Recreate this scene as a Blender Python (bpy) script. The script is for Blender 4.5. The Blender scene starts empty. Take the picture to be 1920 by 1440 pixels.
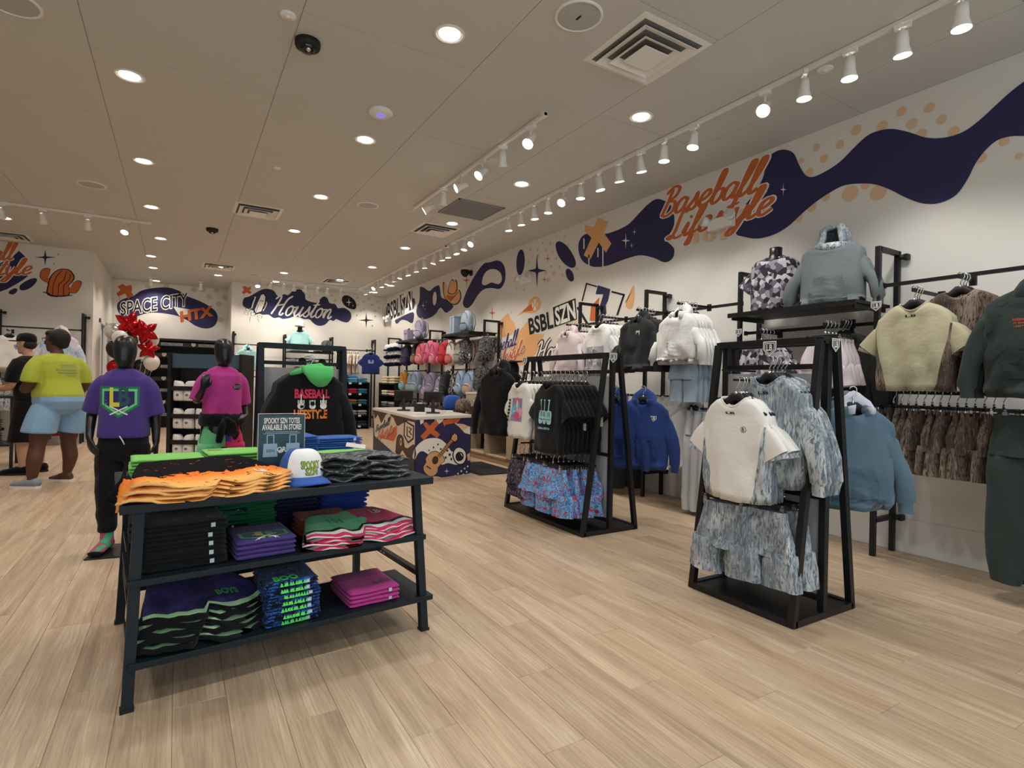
import bpy, bmesh, math, random
from math import sin, cos, pi, sqrt, radians as R
from mathutils import Vector as V, Matrix, noise
from mathutils.bvhtree import BVHTree
from mathutils.geometry import tessellate_polygon
sc = bpy.context.scene
COL = sc.collection
rng = random.Random(7)
# ------------------------------------------------------------------ camera, world, light, exposure
F, YAW, PIT, ROL, EYE = 1040.0, 0.54027, 0.00035, 0.020777, 1.25     # focal length in pixels of the 1920x1440 frame
H, XW, YB, YS, YL, XL, XH = 3.591, 4.891, 15.03, 16.45, 13.07, -1.42, 1.05
def ray(u, v):
    x = (u-960)/F; y = -(v-720)/F
    c, s = cos(ROL), sin(ROL); x, y = c*x-s*y, s*x+c*y
    fw = cos(PIT)-y*sin(PIT); up = sin(PIT)+y*cos(PIT)
    return V((x*cos(YAW)+fw*sin(YAW), -x*sin(YAW)+fw*cos(YAW), up))
EYEP = V((0, 0, EYE))
def oz(u, v, z=0): d = ray(u, v); return EYEP+d*((z-EYE)/d.z)
def ox(u, v, x=XW): d = ray(u, v); return EYEP+d*(x/d.x)
def oy(u, v, y=YB): d = ray(u, v); return EYEP+d*(y/d.y)
def proj(p):
    d = V(p)-EYEP
    X = d.x*cos(YAW)-d.y*sin(YAW); f0 = d.x*sin(YAW)+d.y*cos(YAW)
    fw = f0*cos(PIT)+d.z*sin(PIT); up = -f0*sin(PIT)+d.z*cos(PIT)
    if fw < .05: return None
    x, y = X/fw, up/fw; c, s = cos(ROL), sin(ROL); x, y = c*x+s*y, -s*x+c*y
    return 960+F*x, 720-F*y
cam_d = bpy.data.cameras.new('camera'); cam = bpy.data.objects.new('camera', cam_d); COL.objects.link(cam)
cam_d.sensor_fit = 'HORIZONTAL'; cam_d.sensor_width = 36; cam_d.lens = 36*F/1920; cam_d.clip_start = .05
R0 = V((cos(YAW), -sin(YAW), 0)); F0 = V((sin(YAW), cos(YAW), 0)); U0 = V((0, 0, 1))
Fw = F0*cos(PIT)+U0*sin(PIT); Up = -F0*sin(PIT)+U0*cos(PIT)
c_, s_ = cos(ROL), sin(ROL)
cr = R0*c_+Up*s_; cu = -R0*s_+Up*c_
cam.matrix_world = Matrix(((cr.x, cu.x, -Fw.x, 0), (cr.y, cu.y, -Fw.y, 0), (cr.z, cu.z, -Fw.z, EYE), (0, 0, 0, 1)))
sc.camera = cam
wd = bpy.data.worlds.new('world'); sc.world = wd; wd.use_nodes = True
wd.node_tree.nodes['Background'].inputs[0].default_value = (.80, .90, 1, 1)
wd.node_tree.nodes['Background'].inputs[1].default_value = 0.4
def area(name, loc, rot, sx, sy, power, col):
    l = bpy.data.lights.new(name, 'AREA'); l.shape = 'RECTANGLE'; l.size = sx; l.size_y = sy; l.energy = power; l.color = col
    o = bpy.data.objects.new(name, l); COL.objects.link(o); o.location = loc; o.rotation_euler = rot; return o
area('storefront_daylight', (0.6, -2.7, 1.75), (R(-90), 0, R(180)), 9.5, 2.9, 110, (.80, .92, 1))     # daylight through the shop window behind the camera
P_DOWN, P_TRACK, WARM, COOL = 68, 16, (1, .90, .80), (1, .97, .93)
vs = sc.view_settings; vs.view_transform = 'Standard'; vs.look = 'None'; vs.gamma = 1; vs.use_curve_mapping = False
vs.exposure = 0.0
# ------------------------------------------------------------------ object helpers
def link(o, parent=None):
    COL.objects.link(o)
    if parent is not None: o.parent = parent
    return o
def thing(name, label, cat, loc=(0, 0, 0), rz=0, group=None):
    o = link(bpy.data.objects.new(name, None)); o.location = loc; o.rotation_euler = (0, 0, rz); o.empty_display_size = .05
    o['label'] = label; o['category'] = cat
    if group: o['group'] = group
    return o
def tag(o, label, cat, group=None, kind=None):
    o['label'] = label; o['category'] = cat
    if group: o['group'] = group
    if kind: o['kind'] = kind
    return o
def dup(root, loc=None, rz=None, label=None, group=None):
    r = link(root.copy())
    if loc is not None: r.location = loc
    if rz is not None: r.rotation_euler = (0, 0, rz)
    if label: r['label'] = label
    if group: r['group'] = group
    for ch in list(root.children):
        c = ch.copy(); link(c, r)
        for g in list(ch.children):
            d = g.copy(); link(d, c)
    return r
class MB:
    def __init__(s): s.v = []; s.f = []; s.m = []; s.mi = 0
    def add(s, vs_, fs):
        n = len(s.v); s.v += [tuple(p) for p in vs_]; s.f += [tuple(i+n for i in f) for f in fs]; s.m += [s.mi]*len(fs); return s
    def box(s, c, d, rot=None):
        x, y, z = d[0]/2, d[1]/2, d[2]/2; c = V(c)
        p = [V((i*x, j*y, k*z)) for k in (-1, 1) for j in (-1, 1) for i in (-1, 1)]
        if rot is not None: p = [rot @ q for q in p]
        return s.add([c+q for q in p], [(0, 2, 3, 1), (4, 5, 7, 6), (0, 1, 5, 4), (2, 6, 7, 3), (0, 4, 6, 2), (1, 3, 7, 5)])
    def bx(s, a, b): return s.box([(a[i]+b[i])/2 for i in range(3)], [abs(b[i]-a[i]) for i in range(3)])
    def bar(s, p, q, w, d, upv=(0, 0, 1)):
        p, q = V(p), V(q); z = (q-p); L = z.length; z.normalize(); u = V(upv)
        if abs(z.dot(u)) > .95: u = V((0, 1, 0)) if abs(z.y) < .9 else V((1, 0, 0))
        x = u.cross(z).normalized(); y = z.cross(x)
        return s.box((p+q)/2, (w, d, L), Matrix((x, y, z)).transposed())
    def loft(s, rings, close=True, cap0=True, cap1=True):
        n = len(rings[0]); vs_ = [p for r in rings for p in r]; fs = []
        for i in range(len(rings)-1):
            for j in range(n if close else n-1):
                k = (j+1) % n; fs.append((i*n+j, i*n+k, (i+1)*n+k, (i+1)*n+j))
        if cap0: fs.append(tuple(range(n-1, -1, -1)))
        if cap1: fs.append(tuple((len(rings)-1)*n+j for j in range(n)))
        return s.add(vs_, fs)
    def tube(s, pts, r, n=8, cap=True, flat=1.0, up=(0, 0, 1)):
        pts = [V(p) for p in pts]; rs = r if isinstance(r, (list, tuple)) else [r]*len(pts)
        rings = []; px_ = None
        for i, p in enumerate(pts):
            t = (pts[min(i+1, len(pts)-1)]-pts[max(i-1, 0)]).normalized()
            if px_ is None:
                u = V(up)
                if abs(t.dot(u)) > .9: u = V((1, 0, 0)) if abs(t.x) < .9 else V((0, 1, 0))
                px_ = u.cross(t).normalized()
            x = (px_-t*px_.dot(t)).normalized(); y = t.cross(x); px_ = x
            rr = rs[i]; ra, rb = rr if isinstance(rr, (tuple, list)) else (rr, rr*flat)
            rings.append([p+x*cos(2*pi*j/n)*ra+y*sin(2*pi*j/n)*rb for j in range(n)])
        return s.loft(rings, True, cap, cap)
    def lathe(s, prof, n=16, c=(0, 0, 0), cap=True):
        return s.loft([[(c[0]+r*cos(2*pi*j/n), c[1]+r*sin(2*pi*j/n), c[2]+z) for j in range(n)] for r, z in prof], True, cap, cap)
    def prism(s, poly, o, x, y, z):      # polygon in the (x, y) axes at o, pushed along vector z
        o, x, y, z = V(o), V(x), V(y), V(z); n = len(poly)
        a = [o+x*p[0]+y*p[1] for p in poly]; b = [p+z for p in a]
        tri = tessellate_polygon([[V((p[0], p[1], 0)) for p in poly]])
        return s.add(a+b, [tuple(t) for t in tri]+[tuple(i+n for i in reversed(t)) for t in tri]+[(i, (i+1) % n, n+(i+1) % n, n+i) for i in range(n)])
    def mesh(s, name, mats, smooth=False):
        me = bpy.data.meshes.new(name); me.from_pydata(s.v, [], s.f)
        for m in (mats if isinstance(mats, (list, tuple)) else [mats]): me.materials.append(m)
        if isinstance(mats, (list, tuple)): me.polygons.foreach_set('material_index', s.m)
        if smooth: me.polygons.foreach_set('use_smooth', [True]*len(me.polygons))
        me.update(); return me
    def build(s, name, mats, parent=None, smooth=False, bevel=0, label=None, kind=None, fix=False):
        me = s.mesh(name, mats, smooth)
        if fix:
            b = bmesh.new(); b.from_mesh(me); bmesh.ops.recalc_face_normals(b, faces=b.faces); b.to_mesh(me); b.free()
        o = link(bpy.data.objects.new(name, me), parent)
        if bevel:
            md = o.modifiers.new('bevel', 'BEVEL'); md.width = bevel; md.segments = 2; md.limit_method = 'ANGLE'
        if label: o['label'] = label
        if kind: o['kind'] = kind
        return o
def obj(name, me, parent=None, label=None):
    o = link(bpy.data.objects.new(name, me), parent)
    if label: o['label'] = label
    return o
def struct(o): o['kind'] = 'structure'; return o
def cr_spline(pts, k=6, closed=True):
    n = len(pts); out = []
    P = [V(p) for p in pts]
    for i in range(n if closed else n-1):
        a, b, c, d = (P[(i-1) % n], P[i], P[(i+1) % n], P[(i+2) % n]) if closed else (P[max(i-1, 0)], P[i], P[i+1], P[min(i+2, n-1)])
        for j in range(k):
            t = j/k; out.append(.5*((2*b)+(c-a)*t+(2*a-5*b+4*c-d)*t*t+(3*b-a-3*c+d)*t*t*t))
    if not closed: out.append(P[-1])
    return out
# ------------------------------------------------------------------ materials
def lin(h):
    if isinstance(h, (tuple, list)): return tuple(h)[:3]
    h = h.lstrip('#'); r = [int(h[i:i+2], 16)/255 for i in (0, 2, 4)]
    return tuple(c/12.92 if c <= .04045 else ((c+.055)/1.055)**2.4 for c in r)
class NT:
    def __init__(s, m): s.t = m.node_tree; s.n = s.t.nodes
    def __call__(s, typ, ins=None, **kw):
        nd = s.n.new('ShaderNode'+typ)
        for k, v in kw.items(): setattr(nd, k, v)
        for k, v in (ins or {}).items():
            if hasattr(v, 'is_linked') or hasattr(v, 'links'): s.t.links.new(v, nd.inputs[k])
            else: nd.inputs[k].default_value = v
        return nd
    def math(s, op, a, b=None, c=None):
        d = {0: a}
        if b is not None: d[1] = b
        if c is not None: d[2] = c
        return s('Math', d, operation=op).outputs[0]
    def ramp(s, fac, stops, interp='LINEAR'):
        nd = s('ValToRGB', {0: fac}); cr_ = nd.color_ramp; cr_.interpolation = interp
        while len(cr_.elements) < len(stops): cr_.elements.new(.5)
        for e, (p, c) in zip(cr_.elements, stops): e.position = p; e.color = (*lin(c), 1)
        return nd.outputs[0]
    def mix(s, f, a, b, mode='MIX'):
        nd = s('Mix', data_type='RGBA', blend_type=mode)
        for k, v in ((0, f), (6, a), (7, b)):
            if hasattr(v, 'links'): s.t.links.new(v, nd.inputs[k])
            else: nd.inputs[k].default_value = v if k == 0 else (*lin(v), 1)
        return nd.outputs[2]
def mat(name, color='#888888', rough=.6, metal=0, spec=.5, emit=None, es=0, sheen=0, bump=0, bscale=200, trans=0, coat=0):
    m = bpy.data.materials.new(name); m.use_nodes = True; N = NT(m); b = N.n['Principled BSDF']
    b.inputs['Base Color'].default_value = (*lin(color), 1); b.inputs['Roughness'].default_value = rough
    b.inputs['Metallic'].default_value = metal; b.inputs['Specular IOR Level'].default_value = spec
    if emit: b.inputs['Emission Color'].default_value = (*lin(emit), 1); b.inputs['Emission Strength'].default_value = es
    if sheen: b.inputs['Sheen Weight'].default_value = sheen; b.inputs['Sheen Roughness'].default_value = .5
    if trans: b.inputs['Transmission Weight'].default_value = trans
    if coat: b.inputs['Coat Weight'].default_value = coat; b.inputs['Coat Roughness'].default_value = .15
    if bump:
        tc = N('TexCoord'); nz = N('TexNoise', {'Vector': tc.outputs['Object'], 'Scale': bscale, 'Detail': 2})
        bp = N('Bump', {'Height': nz.outputs[0], 'Strength': bump, 'Distance': .01}); N.t.links.new(bp.outputs[0], b.inputs['Normal'])
    return m
def setcol(m, sock): N = NT(m); N.t.links.new(sock, N.n['Principled BSDF'].inputs['Base Color'])
_fab = {}
def fab(color, name=None):
    if color in _fab: return _fab[color]
    m = mat(name or 'cloth', color, .92, 0, .15, sheen=.12); N = NT(m)
    tc = N('TexCoord')
    n2 = N('TexNoise', {'Vector': tc.outputs['Object'], 'Scale': 14, 'Detail': 4, 'Roughness': .65})
    bp = N('Bump', {'Height': n2.outputs[0], 'Strength': .5, 'Distance': .012}); N.t.links.new(bp.outputs[0], N.n['Principled BSDF'].inputs['Normal'])
    _fab[color] = m; return m
def pattern(name, stops, scale=14, detail=3, distort=1.2, stretch=(1, 1, 1), kind='noise', interp='CONSTANT', rough=.9):
    m = mat(name, '#888888', rough, 0, .15, sheen=.1); N = NT(m); tc = N('TexCoord'); oi = N('ObjectInfo')
    mp = N('Mapping', {'Vector': tc.outputs['Object'], 'Scale': stretch})
    off = N('VectorMath', {0: mp.outputs[0], 1: N('CombineXYZ', {0: N.math('MULTIPLY', oi.outputs['Random'], 9.), 1: N.math('MULTIPLY', oi.outputs['Random'], 5.)}).outputs[0]}, operation='ADD')
    if kind == 'noise': t = N('TexNoise', {'Vector': off.outputs[0], 'Scale': scale, 'Detail': detail, 'Distortion': distort}); f = t.outputs[0]
    elif kind == 'vor': t = N('TexVoronoi', {'Vector': off.outputs[0], 'Scale': scale}); f = N('SeparateColor', {0: t.outputs['Color']}).outputs[0]
    else: t = N('TexVoronoi', {'Vector': off.outputs[0], 'Scale': scale, 'Randomness': .75}); f = t.outputs['Distance']
    setcol(m, N.ramp(f, stops, interp)); return m
M = {}
M['black'] = mat('black_powder_coat', '#17181b', .45, 0, .4)
M['blackmatte'] = mat('black_plastic', '#101113', .6)
M['navyframe'] = mat('dark_slate_powder_coat', '#131f26', .5, 0, .3)
M['chrome'] = mat('chrome', '#d5d8da', .22, 1)
M['white'] = mat('white_enamel', '#eceae4', .45)
M['wall'] = mat('wall_paint', '#e4e1da', .85, bump=.03, bscale=120)
M['trimwhite'] = mat('trim_paint', '#e2e1dc', .55)
M['mannequin'] = mat('matte_black_fibreglass', '#121214', .32, 0, .5)
M['navy'] = mat('navy_print', '#2a2a55', .8); M['orange'] = mat('orange_print', '#c96a35', .8); M['peach'] = mat('peach_print', '#e9b27a', .8)
M['tan'] = mat('tan_print', '#e2c09c', .8); M['stone'] = mat('stone_print', '#cfc4ae', .8); M['wprint'] = mat('white_print', '#efece6', .8); M['bprint'] = mat('black_print', '#16151c', .8)
M['lens'] = mat('lamp_lens', '#ffffff', .4, emit='#fff4e6', es=9)
M['reflector'] = mat('lamp_reflector', '#f4f2ee', .25, 0, .6)
M['grey'] = mat('grey_laminate', '#8e8f90', .6)
M['board'] = mat('grey_backing_board', '#a3a4a6', .7)
# ------------------------------------------------------------------ the room
def plank_mat():
    m = mat('oak_plank', '#c8a882', .42, 0, .4); N = NT(m); g = N('NewGeometry'); sp = N('SeparateXYZ', {0: g.outputs['Position']})
    row = N.math('FLOOR', N.math('DIVIDE', sp.outputs[0], PW))
    off = N.math('MULTIPLY', N.math('FRACT', N.math('MULTIPLY', row, .377)), PL)
    col = N.math('FLOOR', N.math('DIVIDE', N.math('SUBTRACT', sp.outputs[1], off), PL))
    wn = N('TexWhiteNoise', {'Vector': N('CombineXYZ', {0: row, 1: col}).outputs[0]}, noise_dimensions='2D')
    rnd = wn.outputs['Value']
    sh = N('CombineXYZ', {0: N.math('MULTIPLY', rnd, 37.), 1: N.math('MULTIPLY', rnd, 91.)})
    ps = N('VectorMath', {0: g.outputs['Position'], 1: sh.outputs[0]}, operation='ADD')
    s1 = N('Mapping', {'Vector': ps.outputs[0], 'Scale': (16, 1.1, 1)}); n1 = N('TexNoise', {'Vector': s1.outputs[0], 'Scale': 1.0, 'Detail': 4, 'Roughness': .6, 'Distortion': .8})
    s2 = N('Mapping', {'Vector': ps.outputs[0], 'Scale': (150, 5, 1)}); n2 = N('TexNoise', {'Vector': s2.outputs[0], 'Scale': 1.0, 'Detail': 3, 'Roughness': .7})
    s3 = N('Mapping', {'Vector': ps.outputs[0], 'Scale': (7, .7, 1)}); w = N('TexWave', {'Vector': s3.outputs[0], 'Scale': 2.2, 'Distortion': 9, 'Detail': 2, 'Detail Scale': 1.3}, wave_type='BANDS', bands_direction='X')
    base = N.ramp(n1.outputs[0], [(.25, '#aa957c'), (.45, '#c3ab90'), (.6, '#d2bca0'), (.78, '#dfccb3')])
    a = N.mix(N.math('MULTIPLY', N.ramp(n2.outputs[0], [(.42, '#ffffff'), (.58, '#000000')]), .30), base, '#978470')
    b = N.mix(N.math('MULTIPLY', N.ramp(w.outputs[0], [(.0, '#ffffff'), (.22, '#000000')]), .26), a, '#938069')
    t = N.ramp(rnd, [(0, '#eeebe9'), (.35, '#f7f4f1'), (.7, '#ffffff'), (1, '#fbf6ee')])
    setcol(m, N.mix(1.0, b, t, 'MULTIPLY'))
    bp = N('Bump', {'Height': n2.outputs[0], 'Strength': .08, 'Distance': .004}); N.t.links.new(bp.outputs[0], N.n['Principled BSDF'].inputs['Normal'])
    rr = N.math('MULTIPLY_ADD', n1.outputs[0], .2, .30); N.t.links.new(rr, N.n['Principled BSDF'].inputs['Roughness'])
    return m
PW, PL = .18, 1.22
M['plank'] = plank_mat()
M['subfloor'] = mat('subfloor', '#6b5845', .8)
XLEFT, YFRONT = -6.5, -2.8
floor = struct(MB().bx((XLEFT, YFRONT, -.06), (XW+.1, YS+.1, -.004)).build('floor', M['subfloor']))
cells = []
for i in range(int(XLEFT/PW)-1, int(XW/PW)+1):
    off = (i*.377-math.floor(i*.377))*PL
    for j in range(int(YFRONT/PL)-2, int(YS/PL)+1):
        x0, x1 = max(i*PW, XLEFT), min((i+1)*PW, XW); y0, y1 = max(off+j*PL, YFRONT), min(off+(j+1)*PL, YS)
        if x1-x0 < .01 or y1-y0 < .01: continue
        vis = any((q := proj((x0+(x1-x0)*a, y0+(y1-y0)*b, 0))) and 0 < q[0] < 1920 and 0 < q[1] < 1440 for a in (0, .5, 1) for b in (0, .25, .5, .75, 1))
        full = x1-x0 > PW-.001 and y1-y0 > PL-.001
        cells.append((0 if vis and full else 1, ((x0+x1)/2)**2+((y0+y1)/2)**2, x0, x1, y0, y1))
cells.sort()
def chamf(mb, x0, x1, y0, y1, z0=-.004, z1=0.0, c=.0022):
    a = [(x0, y0, z0), (x1, y0, z0), (x1, y1, z0), (x0, y1, z0)]; b = [(x0+.0004, y0+.0004, z1-c), (x1-.0004, y0+.0004, z1-c), (x1-.0004, y1-.0004, z1-c), (x0+.0004, y1-.0004, z1-c)]
    t = [(x0+c, y0+c, z1), (x1-c, y0+c, z1), (x1-c, y1-c, z1), (x0+c, y1-c, z1)]
    mb.loft([a, b, t], True, False, True)
pm = MB(); chamf(pm, -PW/2, PW/2, -PL/2, PL/2); pme = pm.mesh('plank', M['plank'])
rest = MB(); k = 0
for flag, d, x0, x1, y0, y1 in cells:
    if flag == 0 and k < 298:
        o = obj('plank', pme, floor); o.location = ((x0+x1)/2, (y0+y1)/2, 0); k += 1
    else: chamf(rest, x0, x1, y0, y1)
rest.build('floor_planking', M['plank'], floor, kind='stuff')
# ceiling with lay-in panels
M['ceil'] = mat('ceiling_tile', '#c8c7c1', .9, bump=.12, bscale=260)
ceiling = struct(MB().bx((XLEFT, YFRONT, H+.006), (XW+.1, YS+.1, H+.1)).build('ceiling', mat('ceiling_grid', '#a8a199', .9)))
cw, cl = 1.22, 2.44
cm = MB(); chamf(cm, -cw/2, cw/2, -cl/2, cl/2, .006, 0, -.004)
for i in range(-6, 5):
    for j in range(-3, 9):
        x0 = .63+(i-1)*cw; y0 = 4.95+(j-2)*cl+(cl/2 if i % 2 else 0); x1, y1 = min(x0+cw, XW), min(y0+cl, YS)
        x0, y0 = max(x0, XLEFT), max(y0, YFRONT)
        if x1-x0 < .02 or y1-y0 < .02: continue
        q = MB(); a = .0015; c = .003
        b4 = [(x0+a, y0+a, H+.006), (x1-a, y0+a, H+.006), (x1-a, y1-a, H+.006), (x0+a, y1-a, H+.006)]
        t4 = [(x0+c, y0+c, H), (x1-c, y0+c, H), (x1-c, y1-c, H), (x0+c, y1-c, H)]
        q.loft([b4, t4], True, False, True).build('panel', M['ceil'], ceiling, fix=True)
wr = struct(MB().bx((XW, YFRONT, 0), (XW+.12, YS, H)).build('wall_right', M['wall']))
wb = struct(MB().bx((XH, YB, 0), (XW+.12, YB+.12, H)).build('wall_back', M['wall']))
wj = struct(MB().bx((XH, YB+.12, 0), (XH+.12, YS, H)).build('wall_recess_side', M['wall']))
wsb = struct(MB().bx((XL-.2, YS, 0), (XH+.12, YS+.12, H)).build('wall_recess', M['wall']))
wl = struct(MB().bx((XLEFT, YL, 0), (XL, YL+.14, H)).build('wall_left', M['wall']))
wls = MB().bx((XL-.14, YL+.14, 0), (XL, 14.05, H)).bx((XL-.14, 14.95, 0), (XL, 15.25, H)).bx((XL-.14, 16.2, 0), (XL, YS, H)).bx((XL-.14, 14.05, 2.35), (XL, 14.95, H)).bx((XL-.14, 15.25, 2.35), (XL, 16.2, H)).build('wall_passage', M['wall'])
struct(wls)
struct(MB().bx((XLEFT-.12, YFRONT, 0), (XLEFT, YL, H)).build('wall_far_left', M['wall']))
# shop front behind the camera
M['glass'] = mat('shop_glass', '#ffffff', .02, trans=1, spec=.3)
win = struct(MB().bx((XLEFT, YFRONT-.12, 3.25), (XW, YFRONT, H)).bx((XLEFT, YFRONT-.12, 0), (XW, YFRONT, .25)).build('wall_front', M['wall']))
# passage door and opening
dr = struct(MB().bx((XL-.09, 14.1, .01), (XL-.04, 14.9, 2.3)).build('door_1', M['trimwhite'], bevel=.004))
fr = MB()
for a, b in ((14.05, 14.95), (15.25, 16.2)):
    fr.bx((XL-.02, a-.06, 0), (XL+.025, a+.03, 2.42)).bx((XL-.02, b-.03, 0), (XL+.025, b+.06, 2.42)).bx((XL-.02, a-.06, 2.33), (XL+.025, b+.06, 2.42))
fr.build('door_frame', M['trimwhite'], dr, bevel=.003)
MB().bx((XL-.04, 14.3, 1.9), (XL-.035, 14.7, 2.2)).build('door_glass', mat('door_glass', '#77736a', .15), dr)
MB().tube([(XL-.04, 14.78, 1.05), (XL+.01, 14.78, 1.05), (XL+.015, 14.66, 1.05)], .011, 8).build('handle', M['chrome'], dr, True)
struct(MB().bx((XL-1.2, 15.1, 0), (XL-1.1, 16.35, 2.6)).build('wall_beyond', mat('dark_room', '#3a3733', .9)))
def baseb(name, a, b): struct(MB().bx(a, b).build(name, M['trimwhite'], bevel=.004))
baseb('baseboard_right', (XW-.012, YFRONT, 0), (XW, YB, .265)); baseb('baseboard_back', (XH, YB-.012, 0), (XW-.013, YB, .2))
baseb('baseboard_left', (XLEFT, YL-.015, 0), (XL, YL, .18)); baseb('baseboard_passage', (XL, YL, 0), (XL+.014, 13.98, .18)); baseb('baseboard_recess', (XL+.01, YS-.014, 0), (XH, YS, .18))
# ------------------------------------------------------------------ flat print: lettering, emblems, murals
_txt = {}
def TXT(s, off=0.0, sp=1.0):
    k = (s, off, sp)
    if k in _txt: return _txt[k]
    def grab(o_):
        cu_ = bpy.data.curves.new('t', 'FONT'); cu_.body = s; cu_.offset = o_; cu_.resolution_u = 3; cu_.space_character = sp; cu_.space_line = .9; cu_.align_x = 'CENTER' if '\n' in s else 'LEFT'
        ob = link(bpy.data.objects.new('t', cu_)); bpy.context.view_layer.update()
        me = bpy.data.meshes.new_from_object(ob.evaluated_get(bpy.context.evaluated_depsgraph_get()))
        vv = [(v.co.x, v.co.y) for v in me.vertices]; ff = [tuple(p.vertices) for p in me.polygons]
        bpy.data.objects.remove(ob); bpy.data.curves.remove(cu_); bpy.data.meshes.remove(me); return vv, ff
    v0, f0 = grab(0.0); x0, x1 = min(p[0] for p in v0), max(p[0] for p in v0); y0, y1 = min(p[1] for p in v0), max(p[1] for p in v0)
    vv, ff = grab(off) if off else (v0, f0)
    _txt[k] = ([((p[0]-x0)/(x1-x0), (p[1]-y0)/(y1-y0)) for p in vv], ff); return _txt[k]
GL = {'B': (.6, [[(.2, .95), (.16, .5), (.08, 0)], [(-.02, .8), (.2, 1), (.46, .92), (.42, .66), (.2, .52), (.46, .44), (.5, .14), (.26, -.02), (.02, .1)]]),
 'a': (.48, [[(.36, .42), (.2, .5), (.04, .35), (.04, .1), (.16, 0), (.32, .15), (.38, .48)], [(.38, .48), (.34, .1), (.42, 0), (.52, .1)]]),
 's': (.4, [[(0, .05), (.18, .32), (.24, .54), (.28, .3), (.34, .12), (.22, -.02), (.06, .06)]]),
 'e': (.42, [[(0, .2), (.2, .24), (.34, .4), (.24, .52), (.08, .4), (.06, .12), (.2, -.02), (.44, .14)]]),
 'b': (.46, [[(0, .1), (.18, .5), (.24, .95), (.14, 1), (.1, .6), (.1, .1), (.22, -.02), (.38, .15), (.36, .4), (.2, .42)]]),
 'l': (.31, [[(0, .08), (.16, .5), (.24, .95), (.13, 1), (.08, .6), (.08, .12), (.16, -.02), (.32, .1)]]),
 'L': (.5, [[(.42, .9), (.3, 1.02), (.2, .85), (.18, .3), (.08, 0), (-.06, .06), (.08, .12), (.3, -.02), (.52, .06)]]),
 'i': (.28, [[(0, .1), (.12, .48), (.1, .12), (.18, -.02), (.3, .1)], [(.13, .64), (.16, .72)]]),
 'f': (.3, [[(0, .1), (.18, .5), (.28, .95), (.16, 1), (.1, .6), (.08, -.1), (.02, -.38), (.14, -.35), (.16, 0), (.32, .1)]]),
 't': (.3, [[(0, .1), (.14, .5), (.2, .9), (.12, .4), (.1, .1), (.18, -.02), (.32, .1)], [(-.02, .62), (.36, .68)]]),
 'y': (.46, [[(0, .3), (.06, .5), (.08, .15), (.18, 0), (.34, .2), (.4, .5), (.34, 0), (.2, -.42), (.04, -.38), (.2, -.1), (.48, .12)]]),
 'H': (.74, [[(-.06, .78), (.12, .98), (.2, .85), (.14, .4), (.04, 0)], [(.78, 1.0), (.58, .8), (.5, .4), (.46, .06), (.56, -.02), (.66, .1)], [(.1, .44), (.54, .56)]]),
 'o': (.46, [[(.2, .5), (.05, .35), (.06, .08), (.2, -.02), (.34, .15), (.32, .42), (.2, .5), (.3, .42), (.48, .46)]]),
 'u': (.5, [[(0, .1), (.1, .5), (.06, .12), (.16, -.02), (.32, .2), (.38, .5), (.34, .1), (.42, -.02), (.52, .1)]]),
 'n': (.5, [[(0, .1), (.1, .48), (.08, 0), (.08, .2), (.24, .48), (.34, .4), (.32, .08), (.4, -.02), (.52, .12)]])}
def SCRIPT(s, w=.075, shear=.32):
    w *= .74; vv, ff = [], []; x = 0
    for ch in s:
        adv, strokes = GL[ch]
        for st in strokes:
            pts = cr_spline([(p[0]+x+p[1]*shear, p[1], 0) for p in st], 5, False)
            n0 = len(vv); m = len(pts)
            for i, p in enumerate(pts):
                t = (pts[min(i+1, m-1)]-pts[max(i-1, 0)]).normalized()
                d = V((-t.y, t.x, 0)); k_ = w*(.62+.55*abs(t.y))*(0.6 if i in (0, m-1) else 1)
                vv += [tuple((p+d*k_)[:2]), tuple((p-d*k_)[:2])]
            ff += [(n0+2*i, n0+2*i+1, n0+2*i+3, n0+2*i+2) for i in range(m-1)]
        x += adv
    W_ = x+.2
    return [(a/W_, b, i*3.5e-6) for i, (a, b) in enumerate(vv)], ff
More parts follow.
